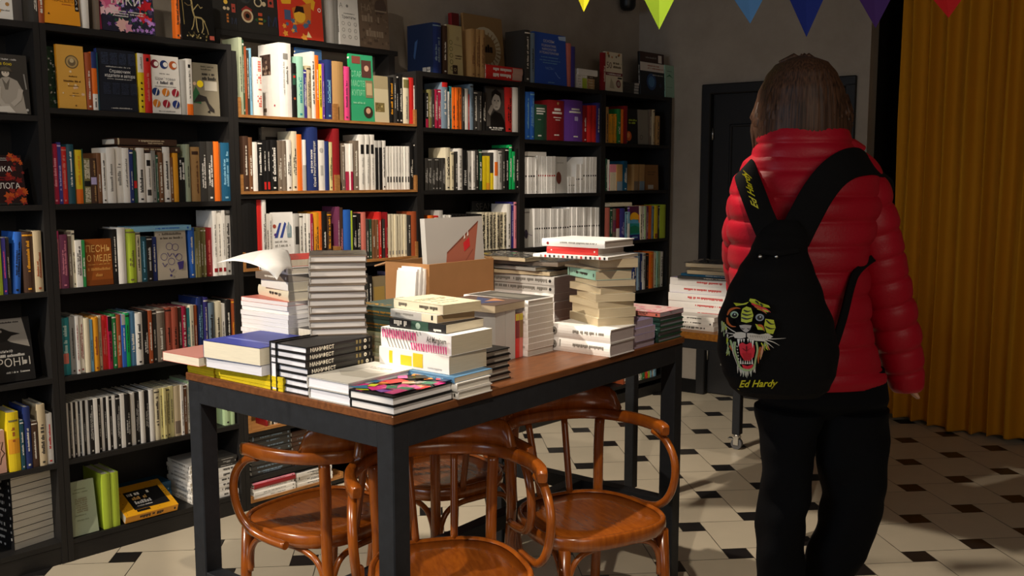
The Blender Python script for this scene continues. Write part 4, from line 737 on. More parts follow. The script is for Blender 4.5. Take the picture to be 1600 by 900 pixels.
row('second shelf ' + W4, 1.420, ZI, series(92, 213, 6, 178, 'ch', dict(ink='lg', style='two')) + [(216, 244, 116, 'cr', dict(ink='k', style='big')), (247, 265, 140, 'iv'), (271, 288, 140, 'ch', dict(ink='w')), (291, 315, 121, 'w', dict(ink='g')), (319, 344, 130, 'k', dict(spine=[('T', 'ГЕРМАН', .3, .12, .45, 'w', .75)])), (349, 370, 136, 'lg'), (373, 391, 136, 'w'), (394, 411, 130, 'ch'), (414, 433, 130, 'dgn'), (437, 456, 166, 'y', dict(style='none')), (458, 478, 166, 'y', dict(style='none', spine=[('r', 0, 0, 1, .2, 'oy')])), (481, 501, 146, 'ch', dict(spine=[('r', 0, 0, 1, .45, 'y')])), (504, 528, 131, 'w', dict(spine=[('r', .1, .35, .9, .7, 'o')])), (531, 551, 137, 'lg'), (553, 570, 126, 'ch'), (572, 591, 118, 'k'), (594, 611, 100, 'bgn', dict(ink='w')), (613, 629, 140, 'bgn', dict(ink='w')), (632, 650, 122, 'k')], D=.14)
row('third shelf ' + W4, 1.085, ZI, [(97, 118, 540, 'ch'), (121, 144, 520, 'o'), (147, 174, 522, 'r'), (177, 200, 490, 'lg')] + series(205, 250, 3, 518, 'w') + series(255, 430, 9, 512, 'k', dict(spine=[('p_',), ('r', .1, .7, .9, .9, 'w'), ('r', .2, .4, .8, .55, 'w'), ('r', .1, .1, .9, .25, 'w')][1:], noun='magazine')) + series(432, 578, 7, 502, 'cr', dict(spine=[('v', .1, .05, .95, .4, 'k'), ('v', .5, .05, .95, .35, 'k')], noun='magazine')) + [(581, 604, 452, 'w'), (606, 621, 440, 'ind', dict(ink='lil')), (623, 638, 440, 'pk')], D=.13)
row('third shelf ' + W4, 1.085, ZI, [('F', 375, 578, 432, 'k', dict(T=.012, dy=.18, lean=2, front=[('t', 'SEANCE', .5, .80, .16, '#6a655e', .96)], label='black magazine with SEANCE in grey letters behind the row'))])
row('fourth shelf ' + W4, .745, (640, 400, 3.81), [(100, 140, 60, 'w'), (145, 200, 50, 'cr')] + series(210, 640, 14, 60, 'lg'), D=.13)
# ---- bookcase of white magazines
W5 = 'of the magazine bookcase'
row('top ' + W5, 2.026, ZH, [(686, 718, 178, 'ch', dict(D=.16)), (720, 746, 195, 'gb', dict(D=.16)),
    ('F', 750, 938, 205, 'b', dict(T=.03, lean=3, front=[('r', 0, 0, 1, 1, '#2a55b8'), ('t', 'ОСНОВЫ', .46, .82, .055, 'w', .42), ('t', 'ПСИХИАТРИИ,', .46, .735, .045, 'w', .66), ('t', 'НАРКОЛОГИИ', .46, .665, .045, 'w', .62), ('t', 'И ПСИХОТЕРАПИИ', .46, .595, .045, 'w', .82), ('f', .2, .52, .75, .02, 'lb'), ('f', .15, .46, .8, .02, 'lb'), ('f', .25, .41, .7, .02, 'lb'), ('t', 'ЧАСТЬ I', .45, .29, .05, '#8fb0e0', .3), ('f', .38, .03, .6, .02, 'lb'), ('p', [(.75, .97), (1, .99), (1, .9), (.78, .9)], '#b8d0f0'), ('l', [(.62, .25), (.72, .16), (.78, .14)], .02, '#7fa0e0')], label='glossy blue psychiatry textbook facing out on the bookcase top')),
    (941, 962, 257, 'sal', dict(style='none')), (965, 987, 277, 'ind', dict(style='none'))], D=.15, inset=.015)
zz = 2.0265
Pc = at_y(640 + 995 / 3.81, 520 / 3.81, YF + .02)
for i in range(5):
    book(frame((Pc.x + .055, Pc.y, zz), (0, 0, 1), (0, 1, 0), (-1, 0, 0)), .0155, .13, .055, 'w', where='top ' + W5, adj=('pile', i, 5, 'small white pile beside the blue textbook'), style='one', ink='g')
    book(frame((Pc.x + .057 + .045, Pc.y + .002, zz), (0, 0, 1), (0, 1, 0), (-1, 0, 0)), .0155, .13, .044, 'lime' if i < 4 else 'w', where='top ' + W5, adj=('pile', i, 5, 'small lime pile beside the blue textbook'), style='none')
    book(frame((Pc.x + .103 + .072 + .003 * (i % 2), Pc.y + .001, zz), (0, 0, 1), (0, 1, 0), (-1, 0, 0)), .0155, .13, .071, 'tan' if i < 4 else 'dbr', where='top ' + W5, adj=('pile', i, 5, 'small tan pile beside the blue textbook'), ink='cr')
    zz += .0159
book(frame((Pc.x + .195, Pc.y - .008, zz), (0, 0, 1), (0, 1, 0), (-1, 0, 0)), .036, .16, .19, 'w', label='thick white book lying across the small piles on the bookcase top', style='none', pages='#e8e2d4')
row('first shelf ' + W5, 1.704, ZH, [(692, 718, 546, 'b', dict(ink='lb', forced_word='dark blue')), (719, 744, 546, 'b', dict(ink='lb', forced_word='dark blue')), (747, 818, 622, 'dgn', dict(hard=True, spine=[('f', .1, .82, .9, .04, 'w'), ('r', .1, .86, .75, .90, 'w'), ('r', .1, .79, .8, .83, 'w'), ('r', .1, .72, .6, .76, 'w'), ('r', .2, .56, .4, .58, 'lg'), ('r', .2, .1, .45, .14, 'w')][1:])), (821, 920, 597, 'dr', dict(hard=True, spine=[('r', .3, .74, .7, .80, 'w'), ('r', .2, .66, .8, .71, 'w'), ('r', .25, .56, .75, .58, 'w'), ('r', .35, .50, .65, .52, 'w'), ('r', .3, .12, .6, .15, 'w'), ('e', .5, .92, .06, 'tan')])), (923, 1030, 597, 'pu', dict(hard=True, spine=[('r', .3, .76, .75, .80, 'w'), ('r', .2, .69, .85, .73, 'w'), ('r', .45, .50, .65, .60, 'lil'), ('r', .4, .1, .65, .13, 'w')])), (1033, 1057, 627, 'dr', dict(ink='w')), (1059, 1085, 627, 'r', dict(style='none')), (1086, 1112, 627, 'r', dict(style='none')), (1114, 1136, 612, 'ind')], D=.15)
mg = dict(noun='magazine', pages='#f0ece4', hard=False)
def mags(x0, x1, n, yt, **k): return series(x0, x1, n, yt, 'W', dict(mg, spine=[('r', .2, .46, .8, .50, k.get('dot', 'k')), ('v', .4, .1, .35, .2, 'lg')], ink='g'))
row('second shelf ' + W5, 1.393, ZI, mags(686, 750, 4, 172) + [(752, 760, 180, 'W', dict(mg))] + mags(764, 800, 3, 165, dot='dr') + mags(802, 870, 5, 168, dot='r') + [('F', 874, 942, 172, 'lg', dict(T=.012, dy=.02, noun='magazine', front=[('e', .25, .42, .22, .17, '#6a3a30'), ('f', .1, .82, .7, .03, 'g')], label='pale grey magazine facing out with a dark red oval'))] + mags(945, 985, 3, 290) + mags(986, 1030, 3, 215) + mags(1032, 1115, 6, 172), D=.15)
row('second shelf ' + W5, 1.393, ZI, [('H', 705, 815, 138, 163, 'w', dict(D=.12, dy=.02, zb=1.612, style='none', label='white magazine lying on top of the magazine row'))])
row('third shelf ' + W5, 1.082, ZI, [('F', 686, 738, 482, 'lg', dict(T=.01, dy=.02, noun='magazine', front=[('f', .1, .9, .7, .025, 'ch'), ('e', .2, .35, .2, .12, '#3a3444'), ('l', [(.1, .42), (.5, .34), (.9, .30)], .04, '#5a4a6a')], label='pale magazine with a dark figure at the shelf end'))] + mags(740, 950, 15, 480) + mags(951, 1134, 13, 472), D=.15)
row('fourth shelf ' + W5, .745, (640, 400, 3.81), [(690, 720, 60, 'w', dict(mg))] + mags(725, 1120, 22, 80), D=.15)
flat_at(.0875, Vector((4.10, 3.69, 0)), Vector((1, 0, 0)), .3, .2, BK(5, .018, 'W', 'R', pages='#eeeae0', style='one', ink='g', noun='magazine', hard=False), 'bottom shelf ' + W5, labelbase='low white magazine stack on the bottom shelf')
flat_at(.0875, Vector((4.42, 3.69, 0)), Vector((1, 0, 0)), .3, .2, BK(4, .018, 'W', 'R', pages='#eeeae0', style='one', ink='g', noun='magazine', hard=False), 'bottom shelf ' + W5, labelbase='second white magazine stack on the bottom shelf')
# ---- end bookcase
W6 = 'of the end bookcase'
row('top ' + W6, 2.028, ZH, [(1153, 1168, 312, 'dr', dict(D=.03)),
    ('F', 1171, 1270, 316, 'cr', dict(T=.02, front=[('r', 0, 0, 1, 1, '#ddd2b8'), ('r', 0, .40, 1, .48, '#7a2430'), ('t', '50', .22, .58, .17, '#5a2020', .36), ('f', .45, .70, .95, .05, '#6a5a40'), ('f', .45, .60, .95, .06, '#6a5a40'), ('fl', 6, ['#6a5a40', '#c07a3a'], .07, .08, .84, .95, .96), ('f', .08, .42, .9, .035, 'w'), ('p', [(.2, .08), (.3, .34), (.42, .22), (.5, .06)], '#b8ac90'), ('e', .74, .2, .14, None, '#7a2430'), ('e', .74, .2, .09, None, '#a89a8a'), ('r', .7, .33, .95, .37, 'k')], label='cream book marked 50 with a dark red band')),
    ('F', 1378, 1520, 318, 'k', dict(T=.02, front=[('r', 0, 0, 1, 1, '#1a1d24'), ('r', 0, .76, 1, 1, '#3a2420'), ('r', 0, .56, 1, .76, '#d8d0c8'), ('f', .3, .68, .8, .03, 'rb'), ('f', .3, .62, .95, .03, 'rb'), ('r', .75, .78, .9, .96, '#d8d0c8'), ('f', .2, .86, .7, .04, 'g'), ('e', .45, .32, .2, None, '#2a4a7a'), ('e', .45, .32, .13, None, '#4a7aa8'), ('f', .5, .47, .95, .03, 'lg'), ('e', .82, .25, .05, None, '#2a3448')], label='black book with a blue globe below a white band')),
    ('F', 1514, 1578, 392, 'mint', dict(T=.018, dy=.012, front=[('r', 0, 0, 1, 1, '#94b8a4'), ('p', [(.1, .62), (.5, .72), (.9, .6), (.5, .66)], '#3a7a5a'), ('f', .2, .8, .8, .03, '#3a5a4a'), ('f', .2, .3, .8, .02, '#5a7a6a')], label='mint green book at the right end of the bookcases'))], D=.12, inset=.015)
flat_at(2.0285, at_y(974, 145, YF + .03), Vector((1, 0, 0)), .165, .12, BK(4, .0175, 'ch', 'R', pages='#8a8478', spine=[('r', .1, .0, .9, .3, 'lg')]), 'top ' + W6, labelbase='low charcoal stack beside the red-banded book')
row('first shelf ' + W6, 1.705, ZH, [(1170, 1186, 636, 'tan')] + series(1188, 1234, 4, 678, 'oy', dict(ink='gn')) + [(1237, 1259, 648, 'gn'), (1261, 1275, 650, 'o', dict(style='none')), (1278, 1298, 630, 'dr', dict(style='none')),
    ('F', 1303, 1360, 652, 'k', dict(T=.015, front=[('r', 0, 0, 1, 1, '#1c1b1a'), ('f', .1, .66, .95, .05, 'lime'), ('f', .1, .58, .8, .05, 'lime'), ('e', .05, .22, .3, None, '#d8642c'), ('e', .0, .24, .16, None, '#f0a060')], label='black book with an orange ball, end bookcase')),
    ('F', 1364, 1424, 656, 'g', dict(T=.015, front=[('r', 0, 0, 1, 1, '#8a8478'), ('ring', .3, .2, .1, .14, '#5a554c')])), (1428, 1442, 652, 'gbr'), (1444, 1460, 652, 'bg'), (1468, 1490, 690, 'tan')], D=.14)
row('second shelf ' + W6, 1.404, ZI, [(1168, 1178, 182, 'dgn'), (1181, 1191, 188, 'w')] + series(1194, 1231, 3, 216, 'pk', dict(spine=[('r', 0, 0, 1, .7, 'cr')])) + [(1234, 1268, 216, 'tan', dict(spine=[('r', 0, 0, 1, .35, 'gb')])), (1276, 1297, 196, 'pt'), (1337, 1366, 216, 'tan', dict(spine=[('r', 0, 0, 1, .35, 'gbr')])), (1370, 1400, 216, 'tan', dict(spine=[('r', 0, 0, 1, .35, 'gb')])), ('F', 1404, 1482, 220, 'br', dict(T=.015, front=[('r', 0, 0, 1, 1, '#8a6238'), ('f', .2, .7, .8, .04, 'dbr'), ('f', .2, .6, .7, .04, 'dbr'), ('r', .2, .04, .6, .2, 'lg')], label='brown book with a white sticker, end bookcase'))], D=.14)
ZJ = (940, 300, 6.0)
row('third shelf ' + W6, 1.076, ZJ, [(28, 78, 147, 'sal', dict(style='none')), (82, 104, 152, 'dgn'), (108, 138, 155, 'gbr', dict(spine=[('r', 0, .3, 1, .65, 'plum')])), (140, 172, 155, 'dr', dict(spine=[('r', 0, 0, 1, .4, 'w')])), (177, 220, 152, 'ind', dict(style='two', ink='lil')), (224, 244, 186, 'lb'), (245, 266, 186, 'w', dict(spine=[('r', 0, .6, 1, 1, 'lb')])),
    ('F', 270, 360, 132, 'pu', dict(T=.016, front=[('r', 0, 0, 1, 1, '#5a2244'), ('e', .5, .66, .46, .16, '#f0b020'), ('r', 0, 0, 1, .60, '#2a8a8c'), ('p', [(0, .58), (.4, .62), (1, .55), (1, .48), (0, .50)], '#5aa0c8'), ('p', [(0, .38), (.5, .44), (1, .36), (1, .2), (0, .2)], '#207a5a'), ('r', 0, 0, 1, .16, '#2c2c70'), ('f', .2, .06, .8, .05, 'lb'), ('r', .92, .5, 1, .75, 'o')], label='book with a yellow sun over blue and green waves')),
    (364, 384, 130, 'cr'), (386, 402, 132, 'w'), (404, 422, 130, 'pgn'), (424, 440, 132, 'plum'), (444, 470, 126, 'o', dict(style='none')), (476, 494, 130, 'gb'), (497, 529, 126, 'y', dict(spine=[('r', .1, .02, .9, .15, 'rb')])), (532, 546, 128, 'ch'), (549, 602, 118, 'lime', dict(style='none'))], D=.14)
row('third shelf ' + W6, 1.076, ZJ, [('H', 82, 285, 108, 144, 'cr', dict(D=.12, dy=.01, zb=1.302, style='none', label='cream book lying on the third row of the end bookcase'))])
row('fourth shelf ' + W6, .739, ZJ, [(40, 90, 570, 'ch'), (95, 150, 590, 'gbr'), (155, 210, 570, 'ch'), (215, 270, 600, 'dtl'), (275, 332, 590, 'nv'), (336, 362, 570, 'gb'), (364, 384, 580, 'nv'), (387, 414, 570, 'lg'), (416, 444, 575, 'k', dict(ink='rb')), (447, 490, 558, 'o', dict(style='one', ink='oy')), (494, 514, 565, 'cr'), (517, 534, 556, 'mint'), (536, 552, 556, 'pgn'), (555, 578, 558, 'w')], D=.14)
row('low shelf ' + W6, .42, (860, 560, 6.667), [(830, 860, -60, 'ch'), (925, 942, -40, 'w'), (944, 960, -40, 'pgn'), (962, 985, -40, 'gn'), (988, 1002, -40, 'o'), (1004, 1018, -40, 'r'), (1020, 1042, -40, 'lime'), (1046, 1060, -40, 'lb'), (1062, 1078, -40, 'w'), (1080, 1104, -40, 'lb')], D=.12) if False else row('low shelf ' + W6, .12, (860, 560, 6.667), [(760, 800, 100, 'rb'), (925, 942, -40, 'w'), (944, 960, -40, 'pgn'), (962, 985, -40, 'gn'), (988, 1002, -40, 'o'), (1004, 1018, -40, 'r'), (1020, 1042, -40, 'lime'), (1046, 1060, -40, 'lb'), (1062, 1078, -40, 'w'), (1080, 1104, -40, 'lb')], D=.12)
# ------------------------------------------------------------------ the big table
TA = math.radians(4.956); TE = Vector((math.cos(TA), math.sin(TA), 0)); TN = Vector((-TE.y, TE.x, 0)); TB = Vector((1.378, 1.658, 0))
TW, TD, TZ = 1.419, .8245, .937
TM = frame(TB, TE, TN, (0, 0, 1))
M_TOPWOOD = wood('table_top_wood', '#5f361a', '#7d4b25', .42, (2, 14, 14), .15, .06)
M_STEEL = plaster('powder_coated_steel', '#26282c', 30); M_STEEL.node_tree.nodes['Principled BSDF'].inputs['Roughness'].default_value = .5
def table(label, M, W, D, ztop, leg, rail, stretch=None, casters=False, tm=None, thick=.022):
    r = thing('table', label, 'table', M)
    q = MB(); q.bbox((0, 0, ztop - thick), (W, D, ztop), r=.0025); q.obj('table_top', tm or M_TOPWOOD, r)
    zr = ztop - thick - .0005; i0 = .004
    q = MB()
    q.bbox((leg, i0, zr - rail), (W - leg, i0 + .03, zr), r=.002); q.bbox((leg, D - i0 - .03, zr - rail), (W - leg, D - i0, zr), r=.002)
    q.bbox((i0, leg, zr - rail), (i0 + .03, D - leg, zr), r=.002); q.bbox((W - i0 - .03, leg, zr - rail), (W - i0, D - leg, zr), r=.002)
    q.obj('frame_rail', M_STEEL, r)
    zb = .085 if casters else 0
    for x in (i0, W - i0 - leg):
        for y in (i0, D - i0 - leg):
            q = MB(); q.bbox((x, y, zb), (x + leg, y + leg, zr), r=.003); lg = q.obj('leg', M_STEEL, r)
            if casters:
                cx, cy = x + leg / 2, y + leg / 2
                q = MB(); q.tube([(cx - .012, cy, .032), (cx + .012, cy, .032)], .031, lin('#5a5a5c'), 20); w_ = q.obj('caster_wheel', M_COVER, lg)
                q = MB(); q.tube([(cx, cy, .086), (cx, cy, .07)], .019, n=14); q.box((cx - .019, cy - .014, .026), (cx - .0145, cy + .014, .074)); q.box((cx + .0145, cy - .014, .026), (cx + .019, cy + .014, .074)); q.box((cx - .019, cy - .016, .066), (cx + .019, cy + .018, .073)); q.bbox((cx - .016, cy + .016, .052), (cx + .016, cy + .05, .060), r=.003)
                q.obj('caster_fork', M_CHROME, lg)
    if stretch:
        z0, z1 = stretch; s0 = .05
        q = MB(); q.bbox((i0, leg + i0, z0), (i0 + s0, D - leg - i0, z1), r=.002); q.obj('stretcher', M_STEEL, r)
        q = MB(); q.bbox((W - i0 - s0, leg + i0, z0), (W - i0, D - leg - i0, z1), r=.002); q.obj('stretcher', M_STEEL, r)
        q = MB(); q.bbox((i0 + s0, D / 2 - .025, z0), (W - i0 - s0, D / 2 + .025, z1), r=.002); q.obj('stretcher', M_STEEL, r)
    return r
table('tall black-legged table with a brown wooden top piled with books', TM, TW, TD, TZ, .055, .062, (.31, .36))
T2a = math.radians(5.4); T2e = Vector((math.cos(T2a), math.sin(T2a), 0)); T2n = Vector((-T2e.y, T2e.x, 0)); T2Z = .832
T2B = Vector((3.412, 2.49, 0)) - T2n * .80
table('smaller black table on casters behind the big table', frame(T2B, T2e, T2n, (0, 0, 1)), 1.20, .80, T2Z, .045, .04, None, True, wood('amber_table_top', '#8a5418', '#b4741f', .45, (2, 14, 14), .15, .06), .03)

def tl(x, y, z): p = TB + TE * x + TN * y; p.z = z; return p
def pile(x, y, w_, d_, books, base, z=None, rot=0, seed=1, jit=.003, yj=1.0, z0=TZ + .0004):
    a = math.radians(rot); ex = TE * math.cos(a) + TN * math.sin(a)
    return flat_at(z if z is not None else z0, tl(x, y, 0), ex, w_, d_, books, 'on the table', jit, seed, 'books on the big table', base, yj)
# --- left end of the table
z = pile(.006, .40, .20, .29, BK(4, .0088, 'y', 'O', pages='#d8c020', hard=False), 'thin yellow stack under the blue book', jit=.001, yj=.3)
pile(.004, .695, .20, .125, BK(4, .0088, 'y', 'O', pages='#d8c020', hard=False), 'second thin yellow stack at the table corner', jit=.001, yj=.3)
zb = pile(-.018, .455, .205, .225, [(.027, 'lg', 'O', dict(pages='#dcdce4', hard=False))], 'pale book under the blue book', z, 3, yj=0)
pile(-.022, .455, .20, .225, [(.046, 'nv', 'O', dict(pages='#ded6c0', hard=False, forced_word='blue', front=[('r', 0, 0, 1, 1, '#3a48a8'), ('r', .1, .3, .9, .36, '#7f8ad8')], label='thick book with a bright blue cover at the left table end'))], '', zb, 4, yj=0)
pile(-.045, .69, .19, .165, [(.024, 'sal', 'O', dict(pages='#ddd4c0', hard=False, front=[('r', 0, 0, 1, 1, '#c88a80'), ('r', .62, .62, .92, .9, 'w'), ('e', .74, .76, .06, None, 'dbr')], label='flat pink book jutting over the far left table corner'))], '', z + .0006, 2, yj=0)
pile(.05, .66, .10, .02, [(.02, 'ol', 'R', dict(pages='#cfc8b0', hard=False, label='small olive booklet wedged beside the pink book'))], '', z + .0006, 0, yj=0) if False else None
# book standing on edge between blue book and MANIFEST stack
o = tl(.004, .4505, TZ + .0006)
M = frame(o + TE * .17 + TN * 0, -TN, -TE, Vector((0, 0, -1))); 
book(frame(tl(.174, .4515 - .0295, TZ + .0006), TN, -TE, (0, 0, 1)), .026, .17, .128, 'k', hard=True, pages='#ececf4', style='none', label='black book standing on edge beside the MANIFEST stack')
for i in range(7):
    sp = [('D', 'МАНИФЕСТ', .23, .95, .56, '#fff8e6', .66), ('r', .22, .235, .78, .265, '#8a7a4a'), ('r', .22, .185, .78, .215, '#8a7a4a'), ('e', .5, .12, .30, '#e8e0cc'), ('e', .5, .12, .09, '#1b1a1a'), ('r', .25, .045, .75, .06, '#8a8478')]
    nm = 'black MANIFEST hardcover, ' + ('topmost of seven, under the tall grey pile' if i == 6 else '%s from bottom of the MANIFEST stack' % ORDW[i])
    pile(.004 + (.006 if i < 4 else .002), .305, .225, .138, [(.0176, 'k', 'R', dict(spine=sp, hard=True, pages='#ecebf2', label=nm, ))], '', TZ + .0004 + i * .0180, 0, i, .0025, .8)
zt_ = TZ + .0004 + 7 * .0180
# tall pile on top of it (rotated)
a = tl(.105, .365, 0)
TP = lambda: None
pile(.195, .455, .13, .11, BK(5, .0250, 'ch', 'O', pages='#cfc8b8', hard=False), 'dark stack hidden behind the MANIFEST stack', seed=40)
zq = pile(.126, .435, .152, .175, [(.0192, 'gbr', 'L', dict(spinecol='lg', forced_word='grey', hard=True, pages='#d9d4d0', ink='g', style='one', **(dict(front=[('r', 0, 0, 1, 1, '#55504a'), ('e', .5, .55, .3, None, '#6f6a60'), ('f', .2, .8, .8, .05, '#a8a296'), ('fl', 8, ['#77705f', '#484440'], .1)]) if i == 10 else {}))) for i in range(11)], 'tall pile on the MANIFEST stack', zt_, -41, 5, .003, 1.4)
# --- white pile behind with paper sheets
zw = pile(.17, .575, .20, .215, BK(15, .0122, 'W', 'O', pages='#f2f0ee', hard=False), 'bright white pile beneath the paper sheets', jit=.004, seed=3)
zw = pile(.17, .575, .20, .215, [(.012, 'sal', 'O', dict(pages='#efe8e4', hard=False)), (.030, 'cr', 'L', dict(pages='#cfc6b2', rot=-14, style='one')), (.024, 'w', 'L', dict(pages='#c9c0ac', rot=-10, size=(.19, .16), style='none')), (.02, 'gbr', 'L', dict(pages='#b9b0a2', rot=-6, size=(.19, .17))), (.022, 'w', 'L', dict(pages='#d0c8b8', rot=-14, size=(.19, .2))), (.020, 'r', 'L', dict(pages='#d0c4b0', rot=-12, size=(.18, .19), forced_word='orange-red', style='none'))], 'uneven cream pile beneath the paper sheets', zw, 0, 4)
def sheet(label, P, sag, dz):
    r0 = thing('paper_sheet', label, 'paper', None, 'paper sheets on the pile')
    q = MB(); n = 14; rings = []
    c = sum(P, Vector()) / 4; r0.location = c
    for i in range(n + 1):
        row_ = []
        for j in range(n + 1):
            u, v = i / n, j / n
            p = (P[0] * (1 - u) + P[1] * u) * (1 - v) + (P[3] * (1 - u) + P[2] * u) * v
            d = sag * (abs(u - .5) * 2) ** 2 + sag * .8 * (abs(v - .45) * 2) ** 2
            row_.append(tuple(Vector((p.x, p.y, p.z - d + dz)) - c))
        rings.append(row_)
    q.loft(rings, lin('#f4f2ee'), cap=False, closed=False)
    o = q.obj('sheet', M_MATTE, r0); md = o.modifiers.new('thickness', 'SOLIDIFY'); md.thickness = .0006; md.offset = 1
for k, (pts, lb) in enumerate((([(356, 397), (428, 409), (455, 396), (440, 378)], 'lowest of three white paper sheets drooping over the pile'), ([(339, 396), (424, 410), (456, 396), (446, 377)], 'middle white paper sheet, its tip reaching furthest left'), ([(372, 390), (432, 416), (457, 401), (448, 378)], 'topmost white paper sheet, its corner hanging towards the tall pile'))):
    sheet(lb, [at_z(u, v, zw + .026 + k * .004) for u, v in pts], .012 + .003 * k, 0)
# --- front left corner
cov_w = [('r', 0, 0, 1, 1, '#c9c6bc'), ('r', 0, .62, 1, 1, '#d8d5cc'), ('p', [(.1, .4), (.4, .55), (.7, .5), (.9, .6), (.9, .3), (.4, .25)], '#b2aea2'), ('f', .3, .75, .8, .02, '#8a867c'), ('f', .35, .70, .7, .02, '#8a867c')]
pile(.003, .150, .235, .150, [(.028, 'lg', 'O', dict(hard=True, pages='#ebebf3', label='lower of two grey-covered hardcovers at the table front edge')), (.028, 'lg', 'O', dict(hard=True, pages='#ebebf3', front=cov_w, label='upper of two grey-covered hardcovers, a faint landscape on it'))], '', seed=2)
cc = random.Random(4); tri = []
for i in range(40):
    x, y = cc.uniform(-.02, 1.02), cc.uniform(-.02, 1.02); s_ = cc.uniform(.08, .24); a = cc.uniform(0, 6.3)
    pts = [(min(1, max(0, x + s_ * math.cos(a + t))), min(1, max(0, y + s_ * math.sin(a + t) * .7))) for t in (0, 1.3, 2.9, 4.2)]
    tri.append(('p', pts, cc.choice(['#c8287a', '#e0609c', '#d83a3a', '#e8882c', '#c8cc2c', '#3c4c9c', '#2c7a5a', '#7a4a9c', '#e89a7a', '#2a6a8a', '#232323', '#2a2826', '#1d3a5a'])))
tri += [('l', [(.66 + .04 * i, .55), (.70 + .04 * i, .68)], .012, 'w') for i in range(4)]
pile(.003, .000, .208, .147, [(.0215, 'k', 'O', dict(hard=True, pages='#e9e6e4', label='lower of two hardcovers stacked at the nearest table corner')), (.0215, 'k', 'O', dict(hard=True, pages='#e9e6e4', front=[('r', 0, 0, 1, 1, '#2a2826')] + tri, label='hardcover with bright coloured shards on black, nearest table corner'))], '', seed=6, jit=.002)
# --- centre front pile
zc = pile(.214, -.008, .132, .19, [(.0205, 'w', 'L', dict(hard=True, pages='#d9d4c8')), (.0205, 'w', 'L', dict(hard=True, pages='#d9d4c8'))], 'mixed pile at the front of the table', seed=8)
zc = pile(.208, -.004, .150, .20, [(.014, 'sb', 'L', dict(hard=False, pages='#bdb4a2', forced_word='blue', style='one', ink='lb')),
    (.047, 'w', 'L', dict(off=(.018, .03), size=(.15, .245), pages='#c9bda4', hard=False, spine=[('r', .15, .80, .85, .85, '#d8c020'), ('r', .14, .52, .70, .68, '#d8c020'), ('r', .14, .36, .90, .50, '#d8c020'), ('v', .75, .1, .3, .1, 'lg')], label='thick white book with yellow squares on the spine')),
    (.050, 'W', 'L', dict(off=(.022, .03), size=(.162, .25), pages='#c6bba2', hard=False, spine=[('q', [(1, .04 + .048 * i + .10), (1, .04 + .048 * i + .108), (0, .04 + .048 * i + .008), (0, .04 + .048 * i)], '#3a3632') for i in range(6, 18)] + [('q', [(.5, .46 + .033 * i + .01), (.93, .46 + .033 * i + .02), (.93, .46 + .033 * i + .042), (.5, .46 + .033 * i + .026)], '#e0508c') for i in range(15)] + [('q', [(.06, .04 + .033 * i), (.44, .04 + .033 * i), (.44, .04 + .033 * i + .021), (.06, .04 + .033 * i + .016)], '#e0508c') for i in range(15)] + [('D', 'Ad Marginem', .58, .30, .30, '#4a4640', .27)], label='thick white book with pink lettering and black stripes on the spine'))], 'mixed pile at the front of the table', zc, 0, 9, .001, .6)
zc = pile(.245, .055, .150, .20, [(.0235, 'k', 'L', dict(pages='#cdc3aa', hard=False, spine=[('r', 0, .3, 1, .6, '#2c4a3c'), ('e', .5, .48, .36, '#9ab0a0'), ('v', .15, .68, .92, .6, '#d8d2c6'), ('v', .6, .06, .22, .3, 'w')], label='black book with a green globe on the spine, in the front pile')),
    (.0205, 'lg', 'L', dict(pages='#b59a74', hard=False, off=(-.003, .03), size=(.135, .185), rot=-5, spine=[('r', 0, 0, 1, .32, 'cr'), ('v', .3, .5, .9, .3, 'g'), ('p_',), ('r', .3, .08, .9, .12, 'k')][:3] and [('r', 0, 0, 1, .32, 'cr'), ('v', .3, .5, .9, .3, 'g'), ('r', .3, .08, .9, .12, 'k')])),
    (.0245, 'cr', 'L', dict(pages='#c8b896', hard=False, off=(.012, .025), size=(.135, .20), rot=-7, spine=[('v', .3, .1, .48, .4, '#4a4238'), ('v', .3, .72, .92, .4, '#6a6258')], front=[('r', 0, 0, 1, 1, '#ddd5b4'), ('f', .1, .62, .9, .05, '#7a7464'), ('f', .1, .52, .8, .05, '#7a7464'), ('f', .2, .36, .9, .04, '#9a9484'), ('f', .15, .2, .7, .03, '#9a9484')], label='cream paperback on top of the front pile'))], 'mixed pile at the front of the table', zc, 0, 10, .001, .5)
# --- behind it
zo = pile(.425, .36, .20, .24, BK(3, .0305, 'ol', 'L', pages='#cfc8a8', style='one', ink='cr', hard=False, spinecol='sage'), 'olive pile under the two teal volumes', seed=11)
pile(.435, .35, .21, .25, [(.0375, 'dgn', 'L', dict(spinecol='#4a625c', hard=True, spine=[('v', .34, .1, .9, .16, '#c8963c'), ('v', .62, .3, .9, .10, '#c8963c')], label='lower of two grey-green volumes with gold lettering')), (.0375, 'dgn', 'L', dict(spinecol='#4a625c', hard=True, spine=[('v', .34, .1, .9, .16, '#c8963c'), ('v', .62, .3, .9, .10, '#c8963c')], front=[('r', 0, 0, 1, 1, '#4a5c56'), ('fl', 40, ['#c8963c', '#a87c30'], .03, .06, .55, .22, .98), ('e', .6, .42, .14, .08, '#d8d6cc'), ('e', .63, .40, .12, .06, '#4a5c56')], label='upper grey-green volume with gold lettering and a white crescent'))], '', zo, 0, 12, .002, .5)
